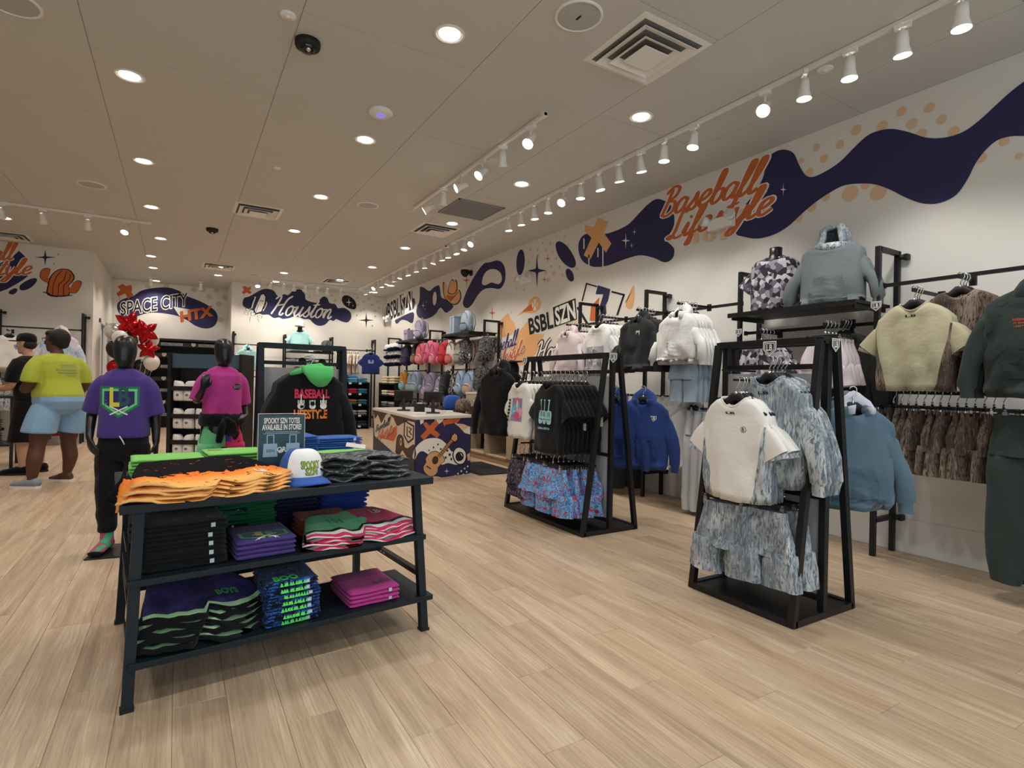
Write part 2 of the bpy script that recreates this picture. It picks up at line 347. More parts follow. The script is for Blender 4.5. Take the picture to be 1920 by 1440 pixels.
class Paint:
    """collects flat coloured shapes on one plane (o, n); layers sit a millimetre apart"""
    def __init__(s, o, n, mats): s.o, s.n, s.mb, s.mats = V(o), V(n).normalized(), MB(), mats; s.z = lambda x, y: (x, y)
    def zoom(s, x0, y0, k): s.z = lambda x, y: (x0+x/k, y0+y/k); return s
    def at(s, x, y, lay=1):
        d = ray(*s.z(x, y)); o = s.o+s.n*(.0012*lay+.0008)
        t = (o-EYEP).dot(s.n)/d.dot(s.n); return EYEP+d*t
    def poly(s, pts, m, lay=1, sm=0):
        P = [s.at(x, y, lay) for x, y in pts]; return s.poly3(P, m, sm)
    def poly3(s, P, m, sm=0):
        if sm: P = cr_spline(P, sm)
        s.mb.mi = s.mats.index(M[m]); s.mb.add(P, [tuple(t) for t in tessellate_polygon([[p for p in P]])]); return s
    def axes(s): u = V((0, 0, 1)).cross(s.n).normalized(); return u, V((0, 0, 1))
    def disc(s, x, y, r, m, lay=1, ry=None, n=14):      # r: radius in zoomed pixels, measured up the plane
        c = s.at(x, y, lay); k_ = (s.at(x, y-r, lay)-s.at(x, y+r, lay)).length/2; u, w = s.axes()
        return s.poly3([c+u*(k_*cos(2*pi*i/n))*(1 if ry is None else ry)+w*(k_*sin(2*pi*i/n)) for i in range(n)], m)
    def star(s, x, y, rx, ry, m, lay=2):
        q = .2; P = []
        for a in range(4):
            for t in (0, .25, .5, .75):
                ang = a*pi/2+t*pi/2; f = 1 if t == 0 else q*1.25 if t in (.25, .75) else q*.95
                P.append((x+rx*f*cos(ang), y+ry*f*sin(ang)))
        return s.poly(P, m, lay)
    def line(s, pts, w, m, lay=3, closed=False):
        if closed: pts = pts+[pts[0]]
        for a, b in zip(pts, pts[1:]):
            dx, dy = b[0]-a[0], b[1]-a[1]; L = sqrt(dx*dx+dy*dy) or 1; nx, ny = -dy/L*w/2, dx/L*w/2; ex, ey = dx/L*w/2, dy/L*w/2
            s.poly([(a[0]+nx-ex, a[1]+ny-ey), (b[0]+nx+ex, b[1]+ny+ey), (b[0]-nx+ex, b[1]-ny+ey), (a[0]-nx-ex, a[1]-ny-ey)], m, lay)
        return s
    def glyphs(s, data, p0, p1, p2, m, lay=4):        # p0 baseline left, p1 baseline right, p2 top left (zoomed pixels)
        vv, ff = data; a, b, c = s.at(*p0, lay), s.at(*p1, lay), s.at(*p2, lay)
        s.mb.mi = s.mats.index(M[m]); s.mb.add([a+(b-a)*q[0]+(c-a)*q[1]+s.n*(q[2] if len(q) > 2 else 0) for q in vv], ff); return s
    def build(s, name, parent, label=None):
        o = s.mb.build(name, s.mats, parent, label=label); return o
PALETTE = [M[k] for k in ('navy', 'orange', 'peach', 'tan', 'wprint', 'bprint', 'wall', 'stone')]
p = Paint((XW, 0, 0), (-1, 0, 0), PALETTE)
# long navy ribbon, near half
p.zoom(1080, 120, 2.2857)
for x, y, r in ((1030, 357, 16), (1130, 345, 18), (1063, 405, 18), (965, 415, 13), (1000, 462, 18), (1200, 283, 22), (1312, 265, 22), (1395, 203, 20), (1440, 255, 22), (1515, 187, 21), (1567, 238, 20), (1480, 300, 22), (1618, 290, 22), (1835, 332, 18), (1735, 402, 22), (1900, 395, 14), (1175, 555, 34), (1295, 550, 34), (1240, 518, 20), (1070, 568, 20), (1010, 612, 22), (955, 660, 18)):
    p.disc(x, y, r, 'tan', 1)
p.poly([(700, 640), (760, 560), (800, 490), (812, 435), (832, 392), (880, 367), (930, 380), (955, 430), (982, 474), (1012, 484), (1060, 465), (1130, 420), (1200, 350), (1260, 300), (1340, 278), (1420, 290), (1500, 315), (1580, 315), (1660, 290), (1730, 240), (1790, 185), (1850, 130), (1920, 75), (2020, 10), (2100, 60), (2100, 290), (2010, 305), (1920, 308), (1860, 310), (1800, 330), (1750, 375), (1710, 430), (1680, 490), (1630, 560), (1560, 595), (1490, 598), (1420, 575), (1350, 540), (1290, 518), (1230, 512), (1150, 520), (1090, 550), (1030, 590), (970, 640), (910, 695), (850, 730), (780, 748), (720, 740), (684, 722)], 'navy', 2, 4)
p.poly([(10, 790), (18, 750), (45, 728), (100, 730), (150, 722), (220, 690), (270, 640), (310, 600), (352, 578), (410, 610), (420, 690), (390, 752), (420, 790), (414, 832), (380, 850), (330, 830), (270, 820), (200, 840), (130, 865), (70, 868), (25, 840)], 'navy', 2, 4)
p.poly([(95, 658), (137, 677), (118, 722), (152, 770), (128, 808), (98, 765), (62, 836), (33, 820), (66, 745), (36, 715), (40, 690), (76, 700)], 'peach', 3)
for x, a, b in ((55, 820, 872), (115, 790, 866), (94, 790, 825), (34, 750, 790)): p.line([(x, a), (x, b)], 5, 'wprint', 3)
for q in ((213, 757, 19, 34), (250, 720, 9, 14), (238, 778, 8, 13), (888, 538, 14, 28), (815, 545, 8, 14)): p.star(*q, 'wprint', 3)
a = SCRIPT('Baseball', .085); b = SCRIPT('Baseball', .15)
p.glyphs(b, (358, 658), (800, 538), (368, 545), 'wprint', 3); p.glyphs(a, (358, 658), (800, 538), (368, 545), 'orange', 5)
a = SCRIPT('Lifestyle', .085); b = SCRIPT('Lifestyle', .15)
p.glyphs(b, (395, 752), (862, 628), (400, 650), 'wprint', 4); p.glyphs(a, (395, 752), (862, 628), (400, 650), 'orange', 6)
p.glyphs(TXT('101', .04), (508, 766), (636, 748), (508, 724), 'tan', 7)
# middle of the wall
p.zoom(720, 400, 3.4286)
for x, y in ((988, 233), (1020, 190), (1070, 195), (1105, 150), (1160, 150), (940, 233), (957, 275), (1040, 237), (1085, 245), (1108, 290), (1075, 340), (1128, 345), (1040, 380), (1092, 385), (1147, 397), (1243, 355), (1055, 430), (840, 433), (855, 478), (902, 490), (1183, 210), (930, 310), (990, 275)):
    p.disc(x, y, rng.uniform(10, 17) if x > 1000 and y > 320 else rng.uniform(8, 13), 'tan' if y > 320 else 'stone', 1)
p.disc(877, 315, 82, 'navy', 2, ry=.62, n=20)
p.poly([(1103, 200), (1125, 180), (1165, 200), (1205, 250), (1232, 310), (1225, 345), (1195, 348), (1150, 315), (1115, 260)], 'navy', 2, 4)
p.poly([(1168, 370), (1185, 355), (1212, 380), (1220, 425), (1200, 438), (1175, 412)], 'navy', 2, 4)
p.star(983, 368, 60, 110, 'navy', 3); p.star(1052, 292, 18, 32, 'orange', 3); p.star(1030, 425, 20, 26, 'orange', 3)
p.poly([(508, 565), (540, 480), (590, 390), (640, 325), (680, 315), (730, 303), (765, 325), (780, 375), (775, 440), (745, 485), (690, 480), (640, 490), (600, 530), (570, 580), (540, 608), (515, 600)], 'navy', 2, 4)
p.poly([(640, 400), (670, 365), (715, 360), (750, 385), (757, 430), (735, 455), (690, 445), (650, 462), (630, 450)], 'wall', 3, 4)
p.star(530, 430, 24, 52, 'orange', 1); p.star(548, 460, 8, 13, 'wprint', 3)
p.zoom(640, 480, 5.3333)
p.poly([(788, 310), (830, 320), (880, 350), (930, 310), (975, 295), (990, 350), (1000, 410), (1050, 440), (1120, 500), (1080, 550), (1040, 565), (1000, 520), (975, 530), (950, 570), (900, 610), (830, 632), (770, 610), (750, 560), (760, 500), (780, 450), (785, 370)], 'navy', 2, 4)
p.disc(933, 425, 68, 'wall', 3, ry=.75)
for q in ((818, 495, 20, 36), (850, 460, 10, 14), (838, 530, 9, 13)): p.star(*q, 'wprint', 3)
brim = [(1018, 258), (1014, 320), (1025, 400), (1060, 452), (1110, 487), (1160, 482), (1195, 430), (1195, 370), (1175, 335), (1150, 350), (1120, 390), (1070, 380), (1045, 360), (1040, 280)]
crown = [(1062, 355), (1082, 275), (1105, 232), (1125, 250), (1145, 235), (1160, 280), (1152, 355), (1118, 385), (1080, 378)]
p.poly(brim, 'bprint', 3, 3); p.poly([(1105+(x-1105)*.9, 380+(y-380)*.9) for x, y in brim], 'peach', 4, 3)
p.poly(crown, 'bprint', 5, 3); p.poly([(1110+(x-1110)*.86, 310+(y-310)*.9) for x, y in crown], 'peach', 6, 3)
p.poly([(1050, 390), (1085, 395), (1130, 400), (1090, 450), (1055, 420)], 'orange', 6); p.line([(1085, 452), (1130, 405), (1165, 362)], 6, 'bprint', 7)
p.poly([(430, 655), (423, 570), (455, 503), (480, 515), (470, 600), (448, 660)], 'navy', 1, 3); p.poly([(700, 430), (730, 420), (742, 470), (722, 530), (700, 540)], 'navy', 1)
p.poly([(540, 640), (580, 620), (715, 560), (722, 640), (702, 672), (650, 645), (600, 640), (560, 677), (540, 665)], 'navy', 1, 3)
p.poly([(585, 392), (708, 345), (716, 530), (600, 592)], 'bprint', 2); p.glyphs(TXT('SZN', .03), (606, 580), (708, 528), (597, 400), 'wprint', 3)
p.glyphs(TXT('BSBL', .075), (462, 648), (585, 592), (460, 480), 'wprint', 2); p.glyphs(TXT('BSBL', .025), (462, 648), (585, 592), (460, 480), 'bprint', 3); p.line([(530, 625), (716, 540)], 9, 'wprint', 3)
# the orange collage behind the mid rack
p.zoom(720, 400, 3.4286)
p.poly([(745, 690), (775, 660), (800, 640), (815, 680), (835, 700), (850, 745), (820, 780), (760, 800), (735, 760)], 'peach', 1); p.poly([(880, 745), (925, 690), (945, 775), (1032, 775), (1000, 850), (975, 905), (900, 975), (860, 980), (715, 1010), (712, 950), (800, 890)], 'peach', 1)
p.poly([(1145, 780), (1238, 690), (1236, 745), (1165, 800)], 'peach', 1); p.poly([(860, 655), (920, 600), (935, 560), (975, 533), (1007, 560), (1000, 612), (960, 642), (905, 640)], 'peach', 1, 3)
p.poly([(885, 635), (945, 580), (960, 625)], 'orange', 2); p.disc(970, 588, 36, 'wprint', 3, ry=.85); p.line([(960, 562), (966, 588), (960, 612)], 4, 'orange', 4); p.line([(982, 562), (975, 588), (982, 612)], 4, 'orange', 4)
p.star(695, 640, 24, 55, 'orange', 2); p.star(757, 613, 12, 18, 'tan', 2); p.disc(820, 635, 9, 'tan', 1)
p.glyphs(TXT('BSBL', .03), (938, 778), (1088, 733), (928, 680), 'bprint', 3); p.poly([(1085, 605), (1231, 545), (1240, 682), (1096, 732)], 'bprint', 2); p.glyphs(TXT('SZN', .03), (1108, 718), (1232, 674), (1098, 612), 'wprint', 3)
p.glyphs(SCRIPT('Baseball', .13), (690, 905), (862, 838), (690, 820), 'wprint', 2); p.glyphs(SCRIPT('Baseball', .07), (690, 905), (862, 838), (690, 820), 'navy', 4)
p.glyphs(SCRIPT('Lifestyle', .15), (715, 985), (912, 890), (715, 905), 'wprint', 3); p.glyphs(SCRIPT('Lifestyle', .075), (715, 985), (912, 890), (715, 905), 'orange', 5)
p.glyphs(SCRIPT('Houston', .16), (975, 955), (1330, 880), (975, 830), 'bprint', 3); p.glyphs(SCRIPT('Houston', .07), (975, 955), (1330, 880), (975, 830), 'wprint', 4)
p.line([(1365, 470), (1302, 452), (1275, 560)], 9, 'bprint', 2); p.line([(1468, 505), (1542, 524), (1500, 650)], 12, 'bprint', 2); p.line([(1248, 610), (1310, 715)], 16, 'bprint', 2)
p.poly([(1375, 462), (1455, 488), (1440, 560), (1425, 590), (1430, 640), (1402, 692), (1360, 700), (1395, 640), (1385, 600), (1398, 560), (1410, 520), (1360, 520)], 'navy', 3); p.poly([(1330, 600), (1385, 538), (1370, 640), (1395, 655), (1385, 690), (1322, 690)], 'orange', 4)
p.poly([(1605, 460), (1608, 560), (1590, 612), (1565, 610), (1555, 575)], 'peach', 1, 3); p.poly([(1600, 490), (1560, 570), (1540, 580)], 'tan', 1)
p.build('mural', wr, 'navy ribbon and orange lettering painted on the wall')
# back wall: script on a dark cloud
p = Paint((0, YB, 0), (0, -1, 0), PALETTE).zoom(420, 500, 6)
p.poly([(210, 400), (230, 350), (290, 332), (400, 270), (470, 248), (560, 270), (605, 330), (680, 310), (720, 320), (780, 270), (860, 255), (910, 310), (920, 370), (1000, 400), (1050, 400), (1110, 338), (1160, 350), (1190, 410), (1250, 420), (1285, 468), (1350, 463), (1420, 510), (1432, 575), (1390, 627), (1320, 615), (1265, 590), (1230, 612), (1190, 600), (1140, 650), (1070, 666), (1010, 640), (960, 592), (900, 592), (850, 570), (780, 562), (740, 577), (660, 588), (620, 570), (560, 578), (500, 540), (430, 540), (350, 500), (260, 470), (215, 440)], 'navy', 1, 3)
p.glyphs(SCRIPT('Houston', .055, .42), (520, 532), (1235, 585), (528, 310), 'wprint', 3)
p.poly([(1325, 370), (1350, 325), (1410, 330), (1470, 380), (1490, 440), (1470, 480), (1410, 470), (1350, 430)], 'bprint', 1, 3); p.star(1405, 400, 36, 48, 'wprint'); p.star(1450, 438, 12, 16, 'wprint')
p.star(1600, 602, 88, 92, 'bprint'); p.star(1495, 547, 18, 20, 'bprint'); p.star(1700, 560, 18, 20, 'bprint'); p.star(1668, 665, 18, 20, 'bprint')
for x, y in ((1510, 430), (1570, 395), (1630, 360), (1665, 430), (1725, 395), (1695, 495), (1575, 480), (1540, 495), (1745, 465), (1250, 380), (965, 340), (1215, 325), (1500, 345)): p.disc(x, y, 14, 'stone', 0)
p.poly([(205, 225), (240, 215), (262, 235), (300, 222), (305, 250), (288, 265), (312, 290), (290, 310), (255, 290), (215, 310), (202, 285), (225, 262)], 'orange', 1); p.line([(228, 300), (228, 330)], 5, 'orange', 1)
# shuttle
for pts in ([(300, 400), (345, 325), (372, 325), (318, 480), (280, 490)], [(372, 400), (420, 300), (455, 290), (478, 330), (470, 400), (420, 520), (345, 545), (330, 500)], [(440, 440), (485, 380), (492, 410), (460, 480), (430, 520)], [(245, 465), (300, 480), (290, 500), (240, 495)], [(228, 505), (272, 515), (268, 545), (225, 530)], [(300, 515), (360, 520), (340, 555), (300, 550)], [(375, 545), (430, 550), (425, 580), (375, 570)]):
    p.poly(pts, 'bprint', 2); cx, cy = sum(q[0] for q in pts)/len(pts), sum(q[1] for q in pts)/len(pts); p.poly([(cx+(x-cx)*.8, cy+(y-cy)*.84) for x, y in pts], 'wprint', 3)
for q in ([(335, 350), (310, 410), (300, 460)], [(470, 410), (445, 470)]): p.line(q, 16, 'bprint', 4)
p.line([(385, 420), (370, 480), (355, 530)], 5, 'bprint', 4); p.line([(405, 380), (440, 390)], 6, 'bprint', 4); p.line([(295, 565), (290, 610)], 5, 'bprint', 2); p.line([(380, 585), (392, 618)], 5, 'bprint', 2)
p.build('mural', wb, 'white script on a dark cloud with a space shuttle')
# recess wall
p = Paint((0, YS, 0), (0, -1, 0), PALETTE).zoom(0, 400, 4)
for x, y in ((1110, 545), (1245, 545), (1455, 570), (1520, 570), (1570, 625), (1640, 680), (1655, 800), (1625, 575), (1690, 630)): p.disc(x, y, 20, 'stone', 0)
p.poly([(880, 720), (885, 670), (930, 640), (1000, 620), (1060, 580), (1150, 560), (1260, 556), (1340, 580), (1400, 620), (1480, 650), (1560, 690), (1620, 740), (1632, 800), (1600, 850), (1540, 864), (1470, 845), (1400, 800), (1330, 770), (1230, 750), (1130, 745), (1050, 765), (980, 790), (920, 785)], 'navy', 1, 4)
p.poly([(880, 550), (920, 530), (945, 545), (985, 535), (992, 570), (985, 590), (1002, 615), (960, 642), (940, 602), (885, 622), (873, 600), (905, 575)], 'orange', 2)
for x in (895, 965): p.line([(x, 610), (x, 650)], 4, 'orange', 2)
p.glyphs(TXT('SPACE CITY', .06), (905, 768), (1405, 692), (905, 668), 'wprint', 3); p.glyphs(TXT('SPACE CITY', .01), (905, 768), (1405, 692), (905, 668), 'bprint', 4)
p.poly([(1300, 700), (1420, 720), (1420, 770), (1345, 770)], 'wall', 2); p.glyphs(TXT('HTX', .05), (1360, 812), (1590, 768), (1355, 740), 'orange', 5)
p.build('mural', wsb, 'navy swoosh with block lettering')
# left wall
p = Paint((0, YL, 0), (0, -1, 0), PALETTE).zoom(0, 430, 8)
p.poly([(-300, 900), (-300, 650), (-100, 560), (60, 480), (180, 420), (262, 340), (285, 322), (360, 390), (414, 455), (300, 500), (420, 700), (330, 770), (230, 830), (100, 900), (0, 935), (-200, 960)], 'navy', 1)
p.poly([(290, 880), (310, 830), (400, 770), (500, 732), (552, 745), (545, 790), (480, 860), (400, 905), (320, 915)], 'navy', 1, 4); p.poly([(130, 960), (145, 920), (220, 885), (262, 900), (245, 945), (190, 978)], 'navy', 1, 4)
b = SCRIPT('Baseball', .15); a = SCRIPT('Baseball', .085); p.glyphs(b, (-830, 470), (250, 450), (-830, 200), 'wprint', 2); p.glyphs(a, (-830, 470), (250, 450), (-830, 200), 'orange', 4)
b = SCRIPT('Lifestyle', .15); a = SCRIPT('Lifestyle', .085); p.glyphs(b, (-730, 700), (520, 670), (-730, 460), 'wprint', 3); p.glyphs(a, (-730, 700), (520, 670), (-730, 460), 'orange', 5)
p.star(678, 420, 165, 120, 'navy', 1); p.star(872, 375, 26, 24, 'navy', 1); p.star(810, 520, 22, 30, 'navy', 1)
for pts in ([(715, 990), (712, 850), (735, 740), (800, 650), (880, 600), (960, 588), (1050, 610), (1110, 680), (1118, 740), (1080, 800), (1035, 850), (1030, 1000)], [(595, 690), (610, 630), (660, 585), (745, 587), (752, 640), (725, 720), (745, 740), (725, 800), (660, 780), (610, 740)], [(1035, 880), (1060, 870), (1100, 800), (1170, 765), (1226, 790), (1210, 860), (1160, 945), (1110, 960), (1035, 945)]):
    p.poly(pts, 'bprint', 2, 3); cx, cy = sum(q[0] for q in pts)/len(pts), sum(q[1] for q in pts)/len(pts); p.poly([(cx+(x-cx)*.9, cy+(y-cy)*.93) for x, y in pts], 'orange', 3, 3)
for q in ([(790, 975), (800, 820), (850, 700), (930, 620)], [(870, 980), (880, 830), (960, 760), (995, 640)], [(950, 985), (960, 840), (1040, 760), (1060, 680)]): p.line(q, 11, 'bprint', 4)
p.line([(650, 940), (740, 965), (760, 1000), (860, 1010)], 14, 'bprint', 4); p.line([(960, 995), (1075, 990)], 12, 'bprint', 4)
p.build('mural', wl, 'orange script and cactus on navy shapes')

# ------------------------------------------------------------------ ceiling fixtures
def spot(name, loc, aim, power, ang, blend, col, parent, r=.04):
    l = bpy.data.lights.new(name, 'SPOT'); l.energy = power; l.spot_size = R(ang); l.spot_blend = blend; l.color = col; l.shadow_soft_size = r
    o = link(bpy.data.objects.new(name, l), parent); o.location = loc
    o.rotation_mode = 'QUATERNION'; o.rotation_quaternion = V(aim).to_track_quat('-Z', 'Y'); return o
ringm = MB().lathe([(.105, .0), (.107, -.006), (.09, -.007), (.082, .004)], 24, cap=False).mesh('trim_ring', M['white'], True)
conem = MB().lathe([(.082, .004), (.06, .05)], 20, cap=False).mesh('reflector', M['reflector'], True)
lensm = MB().lathe([(.071, .02), (.0, .02)], 20, cap=False).mesh('lens', M['lens'])
DL = [(243, 142), (269, 302), (284, 388), (301, 447), (283, 480), (287, 502), (293, 526.5), (843, 64), (685, 262), (602, 369), (552, 433), (532.5, 511.7), (517, 528), (1202, 219), (978, 345), (848, 419), (760, 465), (698, 501), (637.5, 525), (732.5, 535.5), (702, 548), (414.6, 498), (409, 516)]
dl_pts = [oz(u, v, H) for u, v in DL]+[V((-.37, 3.3, H)), V((-.37, 1.4, H)), V((1.51, 1.5, H)), V((3.39, 1.6, H)), V((-2.3, 3.3, H)), V((-2.3, 5.3, H)), V((-2.3, 7.3, H)), V((-2.3, 9.2, H)), V((-2.3, 11.1, H)), V((1.51, -.5, H)), V((3.39, -.4, H))]
holes = []
for i, q in enumerate(dl_pts):
    shown = i < len(DL)
    t = thing('ceiling_downlight', 'round recessed downlight %s' % ('in the left column' if i < 7 else 'in the middle column' if i < 13 else 'in the right column near the tracks' if i < 21 else 'before the recess wall' if shown else 'beyond the left aisle or near the shop front'), 'ceiling light', (q.x, q.y, H), 0, 'recessed ceiling downlights')
    obj('trim_ring', ringm, t); 
    lo = obj('lens', lensm, t); lo.location = (0, 0, -.024)
    col = COOL if q.y < 5.2 else WARM
    spot('lamp', (0, 0, -.02), (0, 0, -1), P_DOWN, 125, .5, col, t, .07)
def track(name, label, a, b):
    t = thing(name, label, 'light track', a)
    d = V(b)-V(a); mb = MB().bar((0, 0, -.018), d+V((0, 0, -.018)), .034, .03); mb.build('rail', M['white'], t, bevel=.002)
    MB().bar((0, 0, -.018), d.normalized()*.06+V((0, 0, -.018)), .04, .036).build('end_cap', M['white'], t)
    MB().bar(d-d.normalized()*.06+V((0, 0, -.018)), d+V((0, 0, -.018)), .04, .036).build('end_cap', M['white'], t)
    MB().box(d*.5+V((0, 0, -.018)), (.045, .045, .04) ).build('coupler', M['white'], t)
    return t
_hm = {}
def head_meshes(tilt):
    tilt = round(tilt, 1)
    if tilt not in _hm:
        ad = MB().box((0, 0, -.045), (.03, .09, .028)).mesh('adapter', M['white'])
        am = MB().tube([(0, 0, -.06), (0, 0, -.13)], .009, 8).mesh('stem', M['white'], True)
        d = V((sin(tilt), 0, -cos(tilt))); c = V((0, 0, -.155))
        can = MB().tube([c-d*.07, c-d*.068, c-d*.02, c+d*.02, c+d*.07, c+d*.075], [.02, .031, .034, .036, .05, .05], 18, False).mesh('can', M['white'], True)
        ln = MB().tube([c+d*.066, c+d*.0665], [.0465, .0465], 18).mesh('lens', M['lens'])
        bk = MB().bar(c-V((0, .035, 0)), c+V((0, .035, 0)), .012, .03).mesh('bracket', M['white'])
        _hm[tilt] = (ad, am, bk, can, ln, d, c)
    return _hm[tilt]
def head(loc, az, tilt, label, group, power=None, ang=75, aim=None):
    ad, am, bk, can, ln, d, c = head_meshes(tilt)
    t = thing('track_spotlight', label, 'spotlight', loc, az, group)
    for n_, m_ in (('adapter', ad), ('stem', am), ('bracket', bk), ('can', can), ('lens', ln)): obj(n_, m_, t)
    spot('lamp', c+d*.085, d if aim is None else aim, P_TRACK if power is None else power, ang, .6, COOL if loc[1] < 5 else WARM, t, .045)
    return t
TX = 3.85
track('light_track', 'long white light track running beside the mural wall', (TX, 1.2, H), (TX, 8.5, H))
track('light_track', 'far white light track continuing towards the back corner', (TX, 8.7, H), (TX, 14.2, H))
HP = [(1808, 15), (1697, 68), (1598, 110), (1513, 150), (1439, 188), (1306, 245), (1250, 270), (1206, 290), (1165, 310), (1128, 330), (1093, 347), (1061, 362), (1032, 375), (1006, 387), (981, 401), (957, 411), (890, 441), (875, 450), (858, 459), (843, 467), (831, 473), (817, 481), (799, 487), (783, 495), (767, 501), (754, 508), (741, 514), (729, 520), (718, 526), (706, 530), (697, 535), (687, 540)]
for i, (u, v) in enumerate(HP):
    y = ox(u, v, TX+.03).y
    face_cam = i in (4, 11, 16, 29)
    az = (pi*1.12 if face_cam else rng.uniform(-.35, .35)+(-.5 if i % 3 == 0 else .1)); tl = .8 if face_cam else rng.choice((-.2, 0, .1, .2))
    head((TX, y, H), az, tl, 'white track spotlight on the long track beside the mural wall' if y < 8.6 else 'white track spotlight on the far track near the back corner', 'spotlights of the long track' if y < 8.6 else 'spotlights of the far track', aim=None if face_cam else (sin(.45), 0, -cos(.45)))
track('light_track', 'short white light track over the middle of the floor', (2.65, 3.95, H), (2.65, 7.1, H))
for i, ((u, v), az, tl) in enumerate(zip([(995, 247), (943, 278), (905, 305), (866, 333), (832, 355), (805, 378)], (3.6, 1.0, 3.3, 2.9, 1.2, 2.7), (.7, .4, .8, 1.1, .4, 1.0))):
    head((2.65, ox(u, v, 2.65).y, H), az, tl, 'white track spotlight on the short middle track', 'spotlights of the short track')
la, lb = oz(0, 378, H), oz(285, 416, H)
track('light_track', 'white light track over the left clothing wall', (la.x-1.6, (la.y+lb.y)/2, H), (lb.x, (la.y+lb.y)/2, H))
for u, v, az in ((80, 404, 1.4), (164, 417, 1.7), (236, 428, -1.9), (2, 394, 1.5)):
    q = oy(u, v, (la.y+lb.y)/2); head((q.x, q.y, H), az, .6, 'white track spotlight on the track over the left clothing wall' if az > 0 else 'white track spotlight turned towards the shop front at the left track end', 'spotlights of the left track' if az > 0 else None)
track('light_track', 'white light track in front of the back wall script', (1.6, 14.0, H), (4.1, 14.0, H))
for u, v in ((483, 535), (507, 537), (532, 540), (551, 543), (572, 545), (594.5, 547), (614, 548), (639, 551)):
    q = oy(u, v, 14.0); head((q.x, 14.0, H), rng.uniform(1.2, 1.9) if rng.random() < .6 else -1.6, .6, 'white track spotlight in front of the back wall script', 'spotlights of the back track')
for x in (-.6, .4): head((x, 15.3, H), 1.57, .6, 'white spotlight aimed at the recess wall lettering', 'spotlights of the recess')
# air diffusers
def diffuser(c, s, label):
    t = thing('air_diffuser', label, 'air vent', (c.x, c.y, H))
    def ringf(a, b, z0, z1):
        mb = MB(); P = [[(sx*r/2, sy*r/2, z) for sx, sy in ((-1, -1), (1, -1), (1, 1), (-1, 1))] for r, z in ((a, z0), (a, z0-.004), (b, z1-.004), (b, z1))]
        return mb.loft(P+[P[0]], True, False, False)
    ringf(s, s*.86, .001, .0).build('flange', M['white'], t)
    ringf(s*.80, s*.62, -.028, -.004).build('louvre', M['white'], t); ringf(s*.58, s*.42, -.042, -.012).build('louvre', M['white'], t)
    MB().box((0, 0, -.045), (s*.36, s*.36, .008)).build('centre_plate', M['white'], t, bevel=.003)
    MB().box((0, 0, -.0035), (s*.86, s*.86, .004)).build('throat', mat('duct_dark', '#6f6d69', .9), t)
diffuser(oz(1211, 98, H), .62, 'large square white air diffuser nearest the long track'); diffuser(oz(483, 396, H), .6, 'square air diffuser in the ceiling left of the short track')
diffuser(oz(816, 431, H), .6, 'square air diffuser beside the grey return panel'); diffuser(oz(410, 500, H), .6, 'square air diffuser before the recess wall'); diffuser(oz(630, 528, H), .6, 'square air diffuser before the back wall script'); diffuser(oz(15, 442, H), .6, 'square air diffuser over the left clothing wall')
t = thing('return_grille', 'flat grey square return panel flush in the ceiling', 'air vent', (*oz(883, 393, H).xy, H))
MB().box((0, 0, -.006), (.64, .64, .012)).build('panel', mat('grey_grille', '#77787a', .6), t); 
fr = MB()
for k_ in (-1, 1): fr.box((k_*.325, 0, -.008), (.02, .67, .016)).box((0, k_*.325, -.008), (.67, .02, .016))
fr.build('frame', mat('grille_frame', '#8c8b88', .5), t)
def speaker(u, v, r, label):
    q = oz(u, v, H); t = thing('ceiling_speaker', label, 'speaker', (q.x, q.y, H))
    MB().lathe([(r, .001), (r, -.008), (r*.9, -.011), (r*.88, -.006)], 32, cap=False).build('rim', M['white'], t, True)
    MB().lathe([(r*.88, -.006), (r*.4, -.009), (0, -.01)], 32, cap=False).build('grille', mat('speaker_grille', '#b3b3b0', .7), t, True); return t
t = speaker(1085, 30, .155, 'large round white ceiling speaker beside the large diffuser'); MB().box((0, 0, -.012), (.012, .045, .003)).build('badge', M['bprint'], t)
speaker(172, 346, .15, 'round white ceiling speaker over the left aisle'); speaker(690, 385, .14, 'round white ceiling speaker left of the short track'); speaker(20, 3, .16, 'round white ceiling speaker at the top left corner')
speaker(302, 521, .13, 'small far ceiling speaker before the recess'); speaker(478, 515, .13, 'round ceiling speaker before the back wall script')
def dome(u, v, r, label, wallm=None):
    q = oz(u, v, H); t = thing('dome_camera', label, 'security camera', (q.x, q.y, H))
    MB().lathe([(r, .001), (r, -.03), (r*.93, -.045), (r*.7, -.048)], 24).build('base', M['blackmatte'], t, True)
    MB().lathe([(r*.66, -.046), (r*.6, -.062), (r*.4, -.076), (0, -.082)], 24, cap=False).build('dome', mat('smoked_dome', '#0b0b0d', .08, 0, .6), t, True)
    MB().tube([(0, -r*.36, -.068), (0, -r*.42, -.076)], [.016, .014], 12).build('lens', M['chrome'], t, True)
dome(577, 78, .085, 'black dome security camera nearest the shop front'); dome(398, 429, .085, 'black dome security camera before the recess wall')
q = ox(874, 497, XW-.12); t = thing('dome_camera', 'black dome camera high on the mural wall', 'security camera', (XW, q.y, 3.42))
MB().tube([(0, 0, 0), (-.02, 0, 0)], .06, 16).build('wall_plate', M['blackmatte'], t, True); MB().tube([(-.02, 0, 0), (-.12, 0, 0)], .022, 10).build('arm', M['blackmatte'], t, True)
MB().lathe([(.02, .05), (.085, .04), (.09, 0), (.07, -.05), (.03, -.09), (0, -.095)], 20, (-.14, 0, 0), False).build('dome', M['blackmatte'], t, True)
q = oz(714, 209, H); t = thing('wifi_access_point', 'white disc access point with a blue light ring', 'access point', (q.x, q.y, H))
MB().lathe([(.1, .001), (.105, -.015), (.085, -.032), (0, -.036)], 28, cap=False).build('body', M['white'], t, True)
